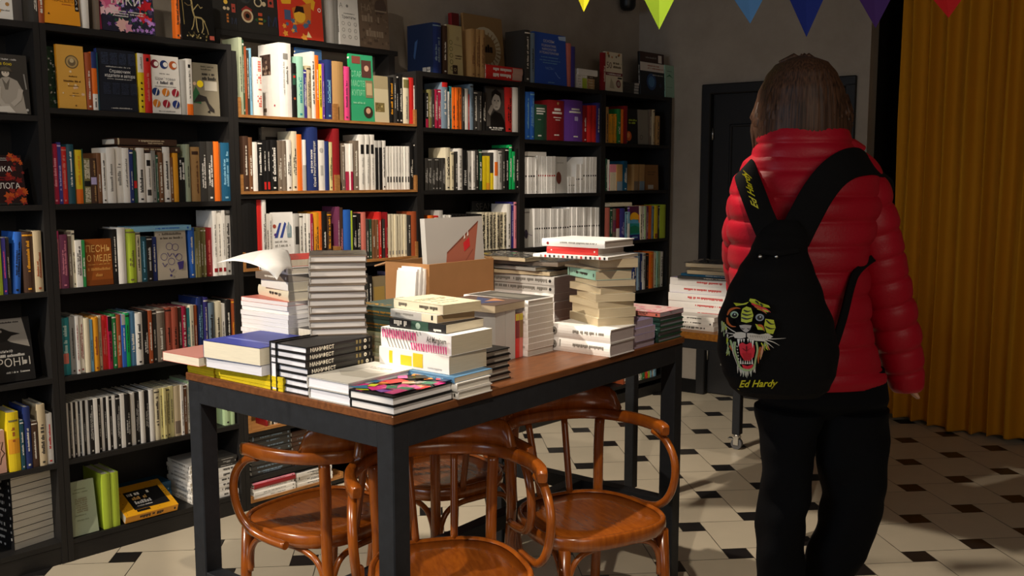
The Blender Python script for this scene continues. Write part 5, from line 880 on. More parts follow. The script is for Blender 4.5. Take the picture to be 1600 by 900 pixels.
# --- cardboard box with its contents
M_CARD = vcmat('corrugated_cardboard', .85, .2, .10, 14)
bx = thing('cardboard_box', 'open brown cardboard box with torn flaps on the table', 'box', frame(tl(.772, .600, TZ + .0005), TE, TN, (0, 0, 1)))
bw_, bd_, bh_ = .335, .205, .262; cb = lin('#a5784e'); cb2 = lin('#b58a5e')
q = MB(); q.box((0, 0, 0), (bw_, bd_, .004), cb); q.obj('bottom', M_CARD, bx)
for lo, hi in (((0, 0, .004), (bw_, .005, bh_)), ((0, bd_ - .005, .004), (bw_, bd_, bh_)), ((0, .005, .004), (.005, bd_ - .005, bh_ + .0))):
    q = MB(); q.box(lo, hi, cb); q.obj('side_wall', M_CARD, bx)
q = MB(); pr = [(.005, .004), (bd_ - .005, .004), (bd_ - .005, bh_ * .98), (.15, bh_ * 1.0), (.13, bh_ * .86), (.10, bh_ * .92), (.085, bh_ * .74), (.06, bh_ * .80), (.045, bh_ * .98), (.02, bh_ * .94), (.005, bh_)]
q.prism(pr, bw_ - .005, bw_, cb2, frame((0, 0, 0), (0, 1, 0), (0, 0, 1), (1, 0, 0))); q.obj('torn_wall', M_CARD, bx)
q = MB(); q.add([(bw_, .01, bh_), (bw_, .17, bh_ + .0), (bw_ + .05, .18, bh_ + .02), (bw_ + .09, .12, bh_ - .0), (bw_ + .075, .03, bh_ - .03)], [(0, 1, 2, 3, 4)], lin('#b28a60')); f_ = q.obj('flap', M_CARD, bx); f_.modifiers.new('thickness', 'SOLIDIFY').thickness = .005
q = MB(); q.add([(.01, bd_, bh_), (bw_ - .02, bd_, bh_), (bw_ + .02, bd_ + .10, bh_ - .01), (.03, bd_ + .085, bh_ - .02)], [(0, 1, 2, 3)], lin('#b8906a')); f_ = q.obj('flap', M_CARD, bx); f_.modifiers.new('thickness', 'SOLIDIFY').thickness = .005
for i in range(2): book(frame(tl(.785, .622, TZ + .006 + i * .0525), (0, 0, 1), TE, TN), .052, .25, .16, 'cr', label='cream book lying inside the cardboard box, %s' % ('underneath', 'on top')[i], pages='#d8d0bc')
# tall white board-backed book in the box
a5 = math.radians(4); Mb = frame(tl(.789, .613 + .024, TZ + .006 + .1054), -TN * math.cos(a5) + Vector((0, 0, math.sin(a5))), TE, TN * math.sin(a5) + Vector((0, 0, math.cos(a5))))
book(Mb, .022, .297, .300, 'lg', hard=False, style='none', label='white picture book with a terracotta envelope on it, standing in the box', front=[('r', 0, 0, 1, 1, '#b9b4ae'), ('p', [(.22, .02), (.34, .60), (.92, .94), (.76, .26), (.74, .02)], '#a5604c'), ('l', [(.30, .32), (.60, .44), (.80, .62)], .012, '#8a4c3c'), ('l', [(.34, .60), (.92, .94)], .014, '#7c4436'), ('p', [(.64, .60), (.75, .66), (.74, .76), (.63, .70)], '#cc2a30'), ('p', [(.64, .74), (.67, .76), (.66, .82)], 'w'), ('p', [(.70, .77), (.73, .79), (.72, .85)], 'w')])
for i in range(5):
    t_ = math.radians(6); ex = TE * math.cos(t_) + Vector((0, 0, -math.sin(t_))) ; ez = TE * math.sin(t_) + Vector((0, 0, math.cos(t_)))
    book(frame(tl(.700 + i * .0104, .612 + .006 * (i % 2), TZ + .002 + 0 * i), ex, TN, ez), .0098, .09, .242 + .006 * (i % 3), 'W', hard=False, style='one', ink='lg', label='white booklet leaning beside the cardboard box, %s from the left' % ORDW[i], group='white booklets beside the box')
# --- pile right of the box
pile(.368, .050, .136, .20, BK(5, .0166, 'k', 'O', pages='#a79e90', hard=True), 'black-edged stack behind the front pile', seed=13)
for i, (xx, cv_, dd) in enumerate(((.640, 'lg', .17), (.690, 'lg', .17), (.738, 'r', .15), (.758, 'sal', .15))):
    T = (.048, .046, .018, .016)[i]
    book(Matrix.Translation(tl(xx, .212, TZ + .0006)) @ TM.to_3x3().to_4x4(), T, dd, (.150, .150, .135, .135)[i], cv_, hard=False, label=('pale grey book standing left of the red one, outer', 'pale grey book standing next to the red one', 'red and yellow spine standing against the white stack', 'salmon spine standing against the white stack')[i], spine=None if i < 2 else [('r', 0, .85, 1, 1, '#c8b42a'), ('r', 0, .45, 1, .85, '#7a1a18' if i == 2 else '#8a6a3a')], style='none', pages='#c9c0b0')
zz = pile(.628, .205, .16, .215, [(.022, 'gbr', 'P', dict(pages='#b7a78c', hard=False, front=[('r', 0, 0, 1, 1, '#5a4a42'), ('p', [(.1, .2), (.5, .4), (.9, .3), (.9, .7), (.4, .8)], '#3c4666'), ('p', [(.1, .5), (.3, .8), (.6, .6)], '#a87858'), ('e', .7, .5, .08, None, '#8a94b0')], label='paperback with a dim painted cover bridging the standing books'))], '', TZ + .0006 + .1505, 3, 14, 0, 0)
pile(.780, .2, .137, .26, [(.0188, 'W', 'L', dict(hard=False, pages='#bdb6ac', style='one', ink='lg')) for i in range(8)] + [(.0195, 'W', 'L', dict(hard=True, pages='#bdb6ac', front=[('r', .04, .03, .96, .97, '#55534e'), ('r', .25, .2, .7, .75, '#77746c')]))], 'tall white stack with a dark framed top', seed=15, jit=.001, yj=.5)
zz = pile(1.150, .365, .20, .30, [(.0288, 'W', 'L', dict(hard=False, pages='#bcb4b0', style='one', ink='g')) for i in range(5)] + [(.0288, 'lg', 'L', dict(hard=False, pages='#bcb4b0', spine=[('v', .3, .1, .9, .42, '#6a665e'), ('e', .5, .06, .2, 'k')])) for i in range(2)], 'tall white stack of long volumes at the back', seed=16, jit=.002, yj=.6)
M_WRAP = newmat('clear_wrap', .12, .6)[0]
M_WRAP.node_tree.nodes['Principled BSDF'].inputs['Transmission Weight'].default_value = .96; M_WRAP.node_tree.nodes['Principled BSDF'].inputs['IOR'].default_value = 1.25
M_WRAP.node_tree.nodes['Principled BSDF'].inputs['Roughness'].default_value = .08
def wrap(o, T, D, L, seed):
    q = MB(); rr = random.Random(seed); n = 9
    for zside in (0, 1):
        rings = []
        for i in range(n + 1):
            rings.append([((T + .002 + abs(rr.gauss(0, .0018))) if not zside else 0, -.004 + (D + .008) * j / n, -.008 + (L + .016) * i / n) for j in range(n + 1)])
        if not zside: q.loft(rings, (1, 1, 1), cap=False, closed=False)
    ob = q.obj('clear_wrap', M_WRAP, o); ob.modifiers.new('thickness', 'SOLIDIFY').thickness = .0003
for i, (dx, dy, rot, T, k) in enumerate(((.0, .02, 4, .013, 'bg'), (-.03, .06, -6, .012, 'g'), (.02, .0, 8, .014, 'gbr'), (-.05, .09, -3, .012, 'bg'))):
    zz = pile(1.150 + dx, .365 + dy, .19, .26, [(T, k, 'L', dict(hard=False, pages='#a89c86', style='none', label='%s book in clear wrap, %s on the tall white stack' % (PAL[k][0], ('lowest', 'second', 'third', 'topmost')[i])))], '', zz + .003, rot, 20 + i, 0, 0)
    wrap(ALL_BOOKS[-1]['o'], T, .19, .26, i)
pile(1.01, .62, .2, .2, BK(9, .027, 'bg', 'L', pages='#b7a68a', hard=False, style='none'), 'beige stack half hidden behind the torn box', seed=23, jit=.006, yj=3) if False else None
# --- right part: two thick volumes, cream tower
pile(.925, -.004, .146, .229, [(.0418, 'W', 'L', dict(hard=True, pages='#bdb0ae', spine=[('e', .5, .92, .32, '#8a867e'), ('e', .5, .92, .12, '#3a3632'), ('v', .3, .1, .62, .24, '#77726a'), ('v', .1, .8, .84, .5, 'g')], label='%s of two thick white volumes under the cream tower' % ('lower', 'upper')[i])) for i in range(2)], '', seed=24, jit=.002, yj=.6)
pile(1.085, .008, .135, .21, BK(4, .0215, 'lil', 'P', pages='#b7a5b2', hard=False), 'low lilac-edged stack right of the thick white volumes', seed=25)
zc = TZ + .0004 + 2 * .0423
cols = [('cr', 'O', .0255), ('cr', 'O', .0290), ('bg', 'O', .0210), ('cr', 'O', .0240), ('bg', 'O', .0225), ('g', 'O', .0200), ('mint', 'L', .0290), ('g', 'O', .0080), ('gbr', 'O', .0290)]
zc = pile(.962, .062, .130, .195, [(T, c, s_, dict(hard=False, pages='#c3b393', rot=(2, 0, 3, -8, 6, -5, 1, 10, -6)[i], off=((0, 0), (.002, 0), (.0, .004), (-.006, .004), (.008, 0), (-.004, .0), (-.012, .004), (.0, 0), (.004, .002))[i], style='one')) for i, (c, s_, T) in enumerate(cols)], 'cream tower', zc, -31, 26, .002, 1)
zc = pile(.93, .01, .205, .27, [(.0095, 'W', 'L', dict(hard=False, pages='#b9b09e', rot=4, spine=[('r', .1, .03 + .06 * i, .9, .055 + .06 * i, ('k', 'r', 'g', 'k')[i % 4]) for i in range(15)], label='large thin book with a checkered spine on the cream tower'))], '', zc, 0, 27, 0, 0)
zc = pile(.945, .03, .18, .235, [(.0235, 'W', 'L', dict(hard=True, pages='#b7aca0', rot=2, spinecol='r', size=(.17, .19), off=(.01, .03), spine=[('e', .5, .06, .12, 'w'), ('e', .5, .9, .1, 'w')], forced_word='red', label='red-spined book near the top of the cream tower')), (.0235, 'W', 'L', dict(hard=True, pages='#b7aca0', rot=1, spine=[('e', .4, .9, .2, 'dr'), ('v', .34, .12, .7, .22, 'g')], label='white hardcover topmost on the cream tower'))], '', zc, 0, 28, .001, 0)
pile(1.243, .004, .165, .21, BK(5, .0168, 'dgn', 'L', pages='#8f8d96', hard=True, spinecol='#1f3a34', style='one', ink='#6a8a80') + [(.0145, 'pk', 'L', dict(hard=False, pages='#b9aab2', spinecol='sal', front=[('r', 0, 0, 1, 1, '#d8b4b0'), ('fl', 26, ['#c84a62', '#e8d8d4', '#d8788c'], .08)], label='thin pink-patterned book on the dark green stack'))], 'dark green stack at the right table end', seed=29)
# --- books on the caster table
def t2(x, y, z): p = T2B + T2e * x + T2n * y; p.z = z; return p
def pile2(x, y, w_, d_, books, base, z=None, seed=1, jit=.003, yj=1.2):
    return flat_at(z if z is not None else T2Z + .0004, t2(x, y, 0), T2e, w_, d_, books, 'on the caster table', jit, seed, 'books on the caster table', base, yj)
zz = pile2(.20, .33, .26, .36, BK(6, .034, 'lil', 'L', pages='#cbc6cc', spinecol='W', hard=False, ink='r', style='one'), 'big pale stack on the caster table', seed=31)
zz = pile2(.20, .30, .26, .34, [(.010, 'ch', 'L', dict(rot=4)), (.010, 'pt', 'L', dict(rot=-3))], 'big pale stack on the caster table', zz, seed=32)
for i in range(3):
    zz = pile2(.21, .34, .20, .26, [(.016, 'bg', 'L', dict(hard=False, rot=(2, -5, 6)[i], pages='#b8a684', style='none', label='beige book in clear wrap on the caster table, %s' % ('lowest of three', 'middle of three', 'topmost')[i]))], '', zz, 33 + i)
    wrap(ALL_BOOKS[-1]['o'], .016, .2, .26, 9 + i)
zz = pile2(.045, .15, .15, .22, BK(4, .0165, 'W', 'L', pages='#d6cfc8', hard=False), 'low white stack at the near edge of the caster table', seed=37)
pile2(.05, .14, .15, .2, [(.013, 'o', 'L', dict(pages='#e0b080', hard=False)), (.012, 'sal', 'L', dict(pages='#d8b8a0', hard=False))], 'low white stack at the near edge of the caster table', zz, seed=38)
pile2(.06, .40, .1, .2, BK(3, .02, 'w', 'L', pages='#d6cfc8', hard=False), 'white pile at the left edge of the caster table', seed=39)
# ------------------------------------------------------------------ bentwood armchairs
def lacquer():
    mt = wood('bentwood_lacquer', '#823f0e', '#a05516', .27, (14, 3, 3), .5, .02, 5)
    return mt
M_BENT = lacquer()
def chair(label, loc, facing):
    fx, fy = facing; l = math.hypot(fx, fy); fx /= l; fy /= l
    r = thing('bentwood_armchair', label, 'chair', frame((loc[0], loc[1], 0), (fy, -fx, 0), (fx, fy, 0), (0, 0, 1)), 'bentwood armchairs under the big table')
    def seatring(s, z, n=44):
        out = []
        for i in range(n):
            t = 2 * PI * i / n; c, d = math.cos(t), math.sin(t); e = .72
            x = math.copysign(abs(c) ** e, c) * .212; y = math.copysign(abs(d) ** e, d) * .205
            x *= 1 + .10 * (y / .205) ; out.append((x * s, y * s + .005, z))
        return out
    q = MB(); q.loft([seatring(.955, .418), seatring(.99, .422), seatring(1.0, .44), seatring(.995, .456), seatring(.975, .462), seatring(.945, .461), seatring(.925, .455)], (1, 1, 1), cap=False); q.obj('seat_ring', M_BENT, r)
    q = MB(); q.loft([seatring(.94, .430), seatring(.93, .4545), seatring(.6, .4535), seatring(.25, .450), seatring(.02, .449)], (1, 1, 1), cap=True); q.obj('seat', M_BENT, r)
    # arm rail: flat U bend at 0.70 m
    zr = .705; path = [(-.240, .075, zr - .005), (-.249, .03, zr), (-.248, -.04, zr), (-.232, -.11, zr), (-.195, -.18, zr), (-.135, -.232, zr), (-.06, -.256, zr)]
    full = path + [(0, -.260, zr)] + [(-x, y, z) for x, y, z in reversed(path)]
    def smooth(P, k=4):
        P = [Vector(p) for p in P]; out = []
        for i in range(len(P) - 1):
            p0 = P[max(i - 1, 0)]; p1 = P[i]; p2 = P[i + 1]; p3 = P[min(i + 2, len(P) - 1)]
            for j in range(k):
                t = j / k; out.append(.5 * ((2 * p1) + (p2 - p0) * t + (2 * p0 - 5 * p1 + 4 * p2 - p3) * t * t + (3 * p1 - p0 - 3 * p2 + p3) * t ** 3))
        out.append(P[-1]); return out
    sp = smooth(full); rad = [1.0] * len(sp); rad[0] = rad[-1] = .72; rad[1] = rad[-2] = .95
    q = MB(); q.tube(sp, rad, n=12, flat=(.0155, .0185), up=(0, 0, 1)); q.obj('arm_rail', M_BENT, r)
    # crest standing on the back of the rail, following its curve
    mid = [p for p in sp if p.y < -.135]; n = len(mid); rings = []
    for i, p in enumerate(mid):
        t = (mid[min(i + 1, n - 1)] - mid[max(i - 1, 0)]).normalized(); o_ = Vector((t.y, -t.x, 0)); o_ = o_ if o_.y < 0 else -o_
        e_ = min(i, n - 1 - i) / (n - 1); hh = .073 * (1 - max(0, 1 - e_ / .085) ** 2.6 * .9) + .006 * math.sin(PI * i / (n - 1)); th_ = .0095; z0 = zr + .0165
        def pt(d, z): v = p + o_ * d; return (v.x, v.y, z)
        rings.append([pt(-th_, z0), pt(th_, z0), pt(th_ + .004, z0 + hh * .55), pt(th_ * .8 + .008, z0 + hh * .93), pt(.008, z0 + hh), pt(.008 - th_ * .8, z0 + hh * .93), pt(.004 - th_, z0 + hh * .55)])
    q = MB(); q.loft(rings, (1, 1, 1)); q.obj('crest', M_BENT, r)
    # rear legs run up to the rail, front legs stop under the seat
    for s in (-1, 1):
        q = MB(); q.tube(smooth([(s * .185, -.245, 0), (s * .170, -.205, .25), (s * .163, -.190, .44), (s * .168, -.196, .60), (s * .172, -.196, zr - .016)]), .0165, n=12); q.obj('leg', M_BENT, r)
        q = MB(); q.tube([(s * .195, .195, 0), (s * .178, .165, .25), (s * .172, .155, .425)], [.0125, .0165, .0185], n=12); q.obj('leg', M_BENT, r)
        q = MB(); q.tube(smooth([(s * .055, -.192, .45), (s * .062, -.225, .58), (s * .068, -.253, zr - .018)]), .011, n=10); q.obj('spindle', M_BENT, r)
        # bentwood loop from arm down along the seat side
        q = MB(); q.tube(smooth([(s * .244, .005, zr - .018), (s * .252, .055, zr - .036), (s * .256, .096, zr - .085), (s * .254, .106, .560), (s * .247, .088, .497), (s * .238, .045, .456), (s * .230, -.02, .441), (s * .224, -.085, .437)]), .0125, n=12); q.obj('arm_loop', M_BENT, r)
    # bent brackets under the seat
    def bracket(a, b):
        a = Vector(a); b = Vector(b); d = (b - a); u = d.normalized(); up = Vector((0, 0, 1)); L = d.length
        pts = [a + u * .016, a + u * .020 + up * .06, a + u * (L * .14) + up * .105, a + u * (L * .30) + up * .122, a + u * (L * .5) + up * .124, a + u * (L * .70) + up * .122, a + u * (L * .86) + up * .105, b - u * .020 + up * .06, b - u * .016]
        q = MB(); q.tube(smooth(pts), .0095, n=10); q.obj('seat_bracket', M_BENT, r)
    for s in (-1, 1): bracket((s * .176, .160, .288), (s * .168, -.199, .288))
    bracket((-.176, .160, .288), (.176, .160, .288)); bracket((-.168, -.199, .288), (.168, -.199, .288))
    return r
chair('bentwood armchair at the right table end, its polished seat turned outwards', (2.235, 1.765), (-.33, -.94))
chair('bentwood armchair nearest the camera, behind the front table leg', (1.662, 1.782), (-.54, -.84))
chair('bentwood armchair at the left table end with its backrest to the camera', (1.690, 2.365), (-.10, .99))
chair('bentwood armchair farthest back under the table, mostly hidden by the others', (2.215, 2.400), (.12, .99))
# ------------------------------------------------------------------ the customer seen from behind
PD = 2.2
def pp(u, v, dy=0.0): return at_plane(u, v, FLAT * (PD + dy) + Vector((0, 0, H)), FLAT)
def interp(keys, v):
    for a, b in zip(keys, keys[1:]):
        if a[0] <= v <= b[0]:
            t = (v - a[0]) / (b[0] - a[0]); t2_ = t * t * (3 - 2 * t) * .5 + t * .5
            return [a[i] + (b[i] - a[i]) * t2_ for i in range(len(a))]
    return list(keys[0] if v < keys[0][0] else keys[-1])
def body_loft(q, keys, col, n=40, step=6, quilt=None, amp=.011, pw=2.0, wob=0.0, arc=None, seed=1, cap=True):
    """keys: (row, left column, right column, half depth, depth offset); rows run down the picture"""
    rr = random.Random(seed); ph = [rr.uniform(0, 6.3) for _ in range(8)]
    vs = []; v = keys[0][0]
    while v < keys[-1][0]: vs.append(v); v += step
    vs.append(keys[-1][0]); rings = []
    for v in vs:
        _, xl, xr, hd, dy = interp(keys, v)
        a = pp(xl, v, dy); b = pp(xr, v, dy); c = (a + b) / 2; hw = (b - a).length / 2
        bulge = 0
        if quilt:
            t = ((v - quilt[0]) / quilt[1]) % 1.0; bulge = amp * (1 - abs(2 * t - 1) ** 3.2) - amp * .75
        ring = []
        for i in range(n if arc is None else n + 1):
            th_ = 2 * PI * i / n if arc is None else math.radians(arc[0] + (arc[1] - arc[0]) * i / n)
            ct, st = math.cos(th_), math.sin(th_)
            k = bulge
            if wob: k += wob * (math.sin(v * .045 + 3 * th_ + ph[0]) * .5 + math.sin(v * .11 + 2 * th_ + ph[1]) * .3 + math.sin(v * .021 - 4 * th_ + ph[2]) * .4)
            if quilt: k += .0018 * math.sin(5 * th_ + 2.1 * int((v - quilt[0]) / quilt[1]) + ph[3]) * math.sin(PI * t)
            e = 2 / pw
            x = math.copysign(abs(ct) ** e, ct) * (hw + k); y = math.copysign(abs(st) ** e, st) * (hd + k)
            p = c + RIGHT * x + FLAT * y; ring.append(tuple(p))
        rings.append(ring)
    q.loft(rings, col, cap=cap, closed=arc is None)
    return q
RED = lin('#a80420')
M_PUFFER = vcmat('red_puffer_nylon', .48, .35, .05, 30, .25, 160)
M_HAIR, hN, hL, hB = newmat('brown_hair', .5, .3)
tc = hN.new('ShaderNodeTexCoord'); mp = hN.new('ShaderNodeMapping'); mp.inputs['Scale'].default_value = (260, 260, 7)
hn = hN.new('ShaderNodeTexNoise'); hn.inputs['Scale'].default_value = 1.0; hn.inputs['Detail'].default_value = 5
hr = hN.new('ShaderNodeValToRGB'); hr.color_ramp.elements[0].position = .32; hr.color_ramp.elements[0].color = (*lin('#24160f'), 1); hr.color_ramp.elements[1].position = .72; hr.color_ramp.elements[1].color = (*lin('#5e3e2a'), 1)
hL.new(tc.outputs['Object'], mp.inputs[0]); hL.new(mp.outputs[0], hn.inputs['Vector']); hL.new(hn.outputs[0], hr.inputs[0]); hL.new(hr.outputs[0], hB.inputs['Base Color'])
hb = hN.new('ShaderNodeBump'); hb.inputs['Strength'].default_value = .45; hb.inputs['Distance'].default_value = .0015; hL.new(hn.outputs[0], hb.inputs['Height']); hL.new(hb.outputs[0], hB.inputs['Normal'])
M_SKIN = newmat('skin', .55, .4)[0]; M_SKIN.node_tree.nodes['Principled BSDF'].inputs['Base Color'].default_value = (*lin('#c99a80'), 1)
M_SKIN.node_tree.nodes['Principled BSDF'].inputs['Subsurface Weight'].default_value = .08
M_DENIM = vcmat('black_trousers', .88, .12, .15, 60, .3, 500)

# body: one continuous remeshed surface
pb = pp(1280, 600); body_o = Vector((pb.x, pb.y, 0)); INV = Matrix.Translation(-body_o)
q = MB(); SK = lin('#c99a80')
def limb(pts, rads): q.tube(pts, rads, SK, 14)
hc = pp(1251, 164, .035)                                  # centre of the head
rings = []
for i in range(15):                                        # head, face towards FLAT
    t = i / 14; z = -.110 + .205 * t; w_ = math.sin(PI * min(1, max(0, (t * .93 + .045)))) ** .55
    chin = .62 + .38 * min(1, t * 2.2)
    ring = []
    for k in range(20):
        a = 2 * PI * k / 20; ct, st = math.cos(a), math.sin(a)
        x = .074 * w_ * ct * chin; y = .094 * w_ * st * (1 if st < 0 else .94 * (.86 + .14 * chin))
        if st > .94 and .36 < t < .58: y += .020 * (1 - abs(t - .42) / .2)   # nose
        if .70 < st < .90 and .50 < t < .60: y -= .006                        # eye hollows
        if st > .9 and .24 < t < .30: y += .005                               # lips
        ring.append(tuple(hc + RIGHT * x + FLAT * y + Vector((0, 0, z))))
    rings.append(ring)
q.loft(rings, SK)
for s in (-1, 1): q.ball(tuple(hc + RIGHT * s * .076 + FLAT * .0), (.010, .018, .03), SK)
neck = [pp(1252, 190, .02), pp(1253, 235, .01), pp(1256, 290, .0), pp(1258, 400, 0), pp(1265, 520, 0), pp(1278, 590, 0), pp(1280, 622, 0)]
limb(neck, [.052, .055, .085, .10, .095, .10, .085])
sh_l, sh_r = pp(1190, 285, .0), pp(1330, 282, .0)
limb([sh_l, pp(1172, 380, .05), pp(1176, 455, .13), pp(1185, 480, .25), pp(1196, 490, .32)], [.045, .040, .034, .028, .022])
limb([pp(1258, 290), sh_r, pp(1362, 350), pp(1380, 430, .01), pp(1398, 510, .02), pp(1409, 556, .03)], [.07, .045, .042, .038, .030, .023])
limb([sh_l, pp(1258, 290)], [.045, .07])
LEGL = [(635, 1184, 1288, .104, 0), (680, 1188, 1275, .094, 0), (712, 1190, 1266, .088, 0), (770, 1191, 1262, .078, 0), (800, 1186, 1257, .075, 0), (850, 1183, 1251, .070, 0), (900, 1186, 1252, .068, 0), (1000, 1188, 1249, .062, .0), (1150, 1190, 1247, .060, .0), (1285, 1190, 1247, .066, .0)]
LEGR = [(635, 1262, 1384, .104, 0), (680, 1268, 1384, .096, 0), (712, 1275, 1382, .092, 0), (750, 1284, 1380, .086, .01), (780, 1290, 1378, .082, .02), (820, 1281, 1364, .076, .03), (860, 1265, 1348, .070, .04), (900, 1254, 1331, .067, .06), (1000, 1246, 1318, .060, .10), (1150, 1246, 1308, .056, .16), (1262, 1250, 1312, .060, .20)]
for K in (LEGL, LEGR):
    pts = [pp((k[1] + k[2]) / 2, k[0], k[4]) for k in K]; limb([pp(1280, 615)] + pts, [.06] + [.05, .046, .044, .042, .04, .038, .036, .034, .032, .03, .028, .028][:len(pts)])
def hand(wrist, palm_end, across, curl):
    d = (palm_end - wrist).normalized(); a = across.normalized(); nrm = d.cross(a)
    L = (palm_end - wrist).length
    q.tube([wrist, wrist + d * L * .4, palm_end], [.020, .024, .022], SK, 12)
    for i, (off, ln, rd) in enumerate(((-.024, .062, .0078), (-.008, .070, .0082), (.008, .066, .008), (.023, .052, .0072))):
        b = palm_end + a * off - d * .008; P = [b - d * .02]; ang = 0
        cur = b
        for sgm in (.45, .32, .23):
            ang += curl * (1 + .12 * i); dd_ = d * math.cos(ang) + nrm * math.sin(ang); P.append(cur); cur = cur + dd_ * ln * sgm
        P.append(cur); q.tube(P, [rd * 1.1, rd * 1.05, rd, rd * .92, rd * .8], SK, 8)
    tb = wrist + d * L * .35 - a * .018
    q.tube([tb, tb - a * .016 + d * .022 + nrm * .006, tb - a * .018 + d * .048 + nrm * .014], [.012, .0095, .0078], SK, 8)
hand(pp(1408, 545, .03), pp(1412, 590, .03), FLAT, .22)
hand(pp(1196, 490, .32), pp(1212, 487, .40), Vector((0, 0, 1)), .35)
q.v = [tuple(Vector(p) - body_o) for p in q.v]
person = thing('person', 'person with a brown bob in a red puffer jacket, walking away from the camera', 'person', Matrix.Translation(body_o))
b_ = q.obj('body', M_SKIN, person); rm = b_.modifiers.new('one_skin', 'REMESH'); rm.mode = 'VOXEL'; rm.voxel_size = .006; rm.use_smooth_shade = True
sm_ = b_.modifiers.new('relax', 'SMOOTH'); sm_.iterations = 3; sm_.factor = .5
q = MB()
for s in (-1, 1):
    e_ = hc + RIGHT * s * .031 + FLAT * .079 + Vector((0, 0, .008)) - body_o
    q.ball(tuple(e_), .011, lin('#e8e2da')); q.ball(tuple(e_ + FLAT * .0075), (.0052, .0052, .0052), lin('#3a2a1e'))
q.obj('eyes', M_COVER, person)
# jacket
q = MB()
TORSO = [(238, 1182, 1334, .094, .005), (254, 1166, 1352, .108, .005), (277, 1150, 1370, .120, .004), (320, 1138, 1368, .135, 0), (400, 1142, 1352, .142, 0), (480, 1142, 1352, .144, 0), (545, 1150, 1362, .147, 0), (580, 1158, 1376, .146, 0), (593, 1166, 1374, .136, 0)]
body_loft(q, TORSO, RED, 56, 2.4, (268, 37.5), .0065, 2.25, .003, seed=2)
q.v = [tuple(Vector(p) - body_o) for p in q.v]; q.obj('jacket_body', M_PUFFER, person)
q = MB(); body_loft(q, [(196, 1188, 1318, .090, .012), (204, 1184, 1324, .098, .012), (222, 1180, 1328, .104, .010), (240, 1176, 1334, .108, .008), (256, 1168, 1342, .108, .006)], RED, 44, 2, (198, 27), .005, 2.1, .0015, seed=5)
q.v = [tuple(Vector(p) - body_o) for p in q.v]
fl = [pp(1318, 216, -.03), pp(1338, 222, -.02), pp(1353, 232, -.01), pp(1342, 246, -.02), pp(1322, 252, -.05)]; fb = [pp(1316, 214, .05), pp(1336, 219, .05), pp(1352, 230, .04), pp(1342, 247, .05), pp(1320, 254, .05)]
q.loft([[tuple(p - body_o) for p in fl], [tuple((p + r_) / 2 - body_o + Vector((0, 0, .004))) for p, r_ in zip(fl, fb)], [tuple(p - body_o) for p in fb]], RED); q.obj('collar', M_PUFFER, person)
def sleeve(name, path, quilt):
    q = MB(); P = [pp(a, b, c) - body_o for a, b, c, r in path]; R_ = [r for *_, r in path]
    # dense resample
    pts, rad = [], []
    for i in range(len(P) - 1):
        m_ = max(2, int((P[i + 1] - P[i]).length / .004))
        for j in range(m_):
            t = j / m_; p0 = P[max(i - 1, 0)]; p3 = P[min(i + 2, len(P) - 1)]; p1 = P[i]; p2 = P[i + 1]
            pts.append(.5 * ((2 * p1) + (p2 - p0) * t + (2 * p0 - 5 * p1 + 4 * p2 - p3) * t * t + (3 * p1 - p0 - 3 * p2 + p3) * t ** 3)); rad.append(R_[i] * (1 - t) + R_[i + 1] * t)
    pts.append(P[-1]); rad.append(R_[-1]); s_ = 0; rr = []
    for i, p in enumerate(pts):
        if i: s_ += (p - pts[i - 1]).length
        t = (s_ / quilt) % 1.0; rr.append(rad[i] + .0065 * (1 - abs(2 * t - 1) ** 3.6) - .0045 + .0012 * math.sin(s_ * 90))
    q.tube(pts, rr, RED, 22); q.obj(name, M_PUFFER, person)
sleeve('sleeve', [(1318, 262, .0, .050), (1340, 285, 0, .060), (1360, 340, 0, .0585), (1379, 430, .008, .0575), (1399, 515, .018, .0545), (1411, 570, .026, .046), (1416, 598, .03, .040), (1417, 611, .03, .033)], .057)
sleeve('sleeve', [(1204, 280, .0, .048), (1182, 302, .0, .055), (1166, 380, .05, .056), (1172, 455, .13, .052), (1184, 482, .25, .046), (1194, 489, .31, .040)], .057)
# trousers
q = MB(); TK = lin('#0b0b0d')
HIP = [(570, 1178, 1374, .124, 0), (615, 1184, 1382, .128, 0), (640, 1194, 1378, .098, .02), (652, 1230, 1346, .04, .05)]
body_loft(q, HIP, TK, 48, 5, None, 0, 2.4, .003, seed=7)
body_loft(q, LEGL, TK, 36, 6, None, 0, 2.2, .0055, seed=8); body_loft(q, LEGR, TK, 36, 6, None, 0, 2.2, .0055, seed=9)
q.v = [tuple(Vector(p) - body_o) for p in q.v]; q.obj('trousers', M_DENIM, person)
for k, (u, v, dy) in enumerate(((1218, 1285, 0), (1281, 1262, .20))):
    a = pp(u, v, dy) - body_o; a.z = 0; q = MB(); rings = []
    for (f, w_, h0, h1) in ((-.075, .020, .012, .05), (-.07, .032, 0, .075), (-.03, .036, 0, .105), (.03, .038, 0, .095), (.09, .044, 0, .07), (.15, .042, 0, .055), (.185, .026, .004, .04), (.195, .012, .010, .03)):
        c = a + FLAT * f + Vector((0, 0, (h0 + h1) / 2 + .001)); rings.append([tuple(c + RIGHT * (w_ * math.copysign(abs(math.cos(t)) ** .6, math.cos(t))) + Vector((0, 0, (h1 - h0) / 2 * math.copysign(abs(math.sin(t)) ** .6, math.sin(t))))) for t in [2 * PI * i / 16 for i in range(16)]])
    q.loft(rings, lin('#1a1a1c')); q.obj('shoe', M_COVER, person)
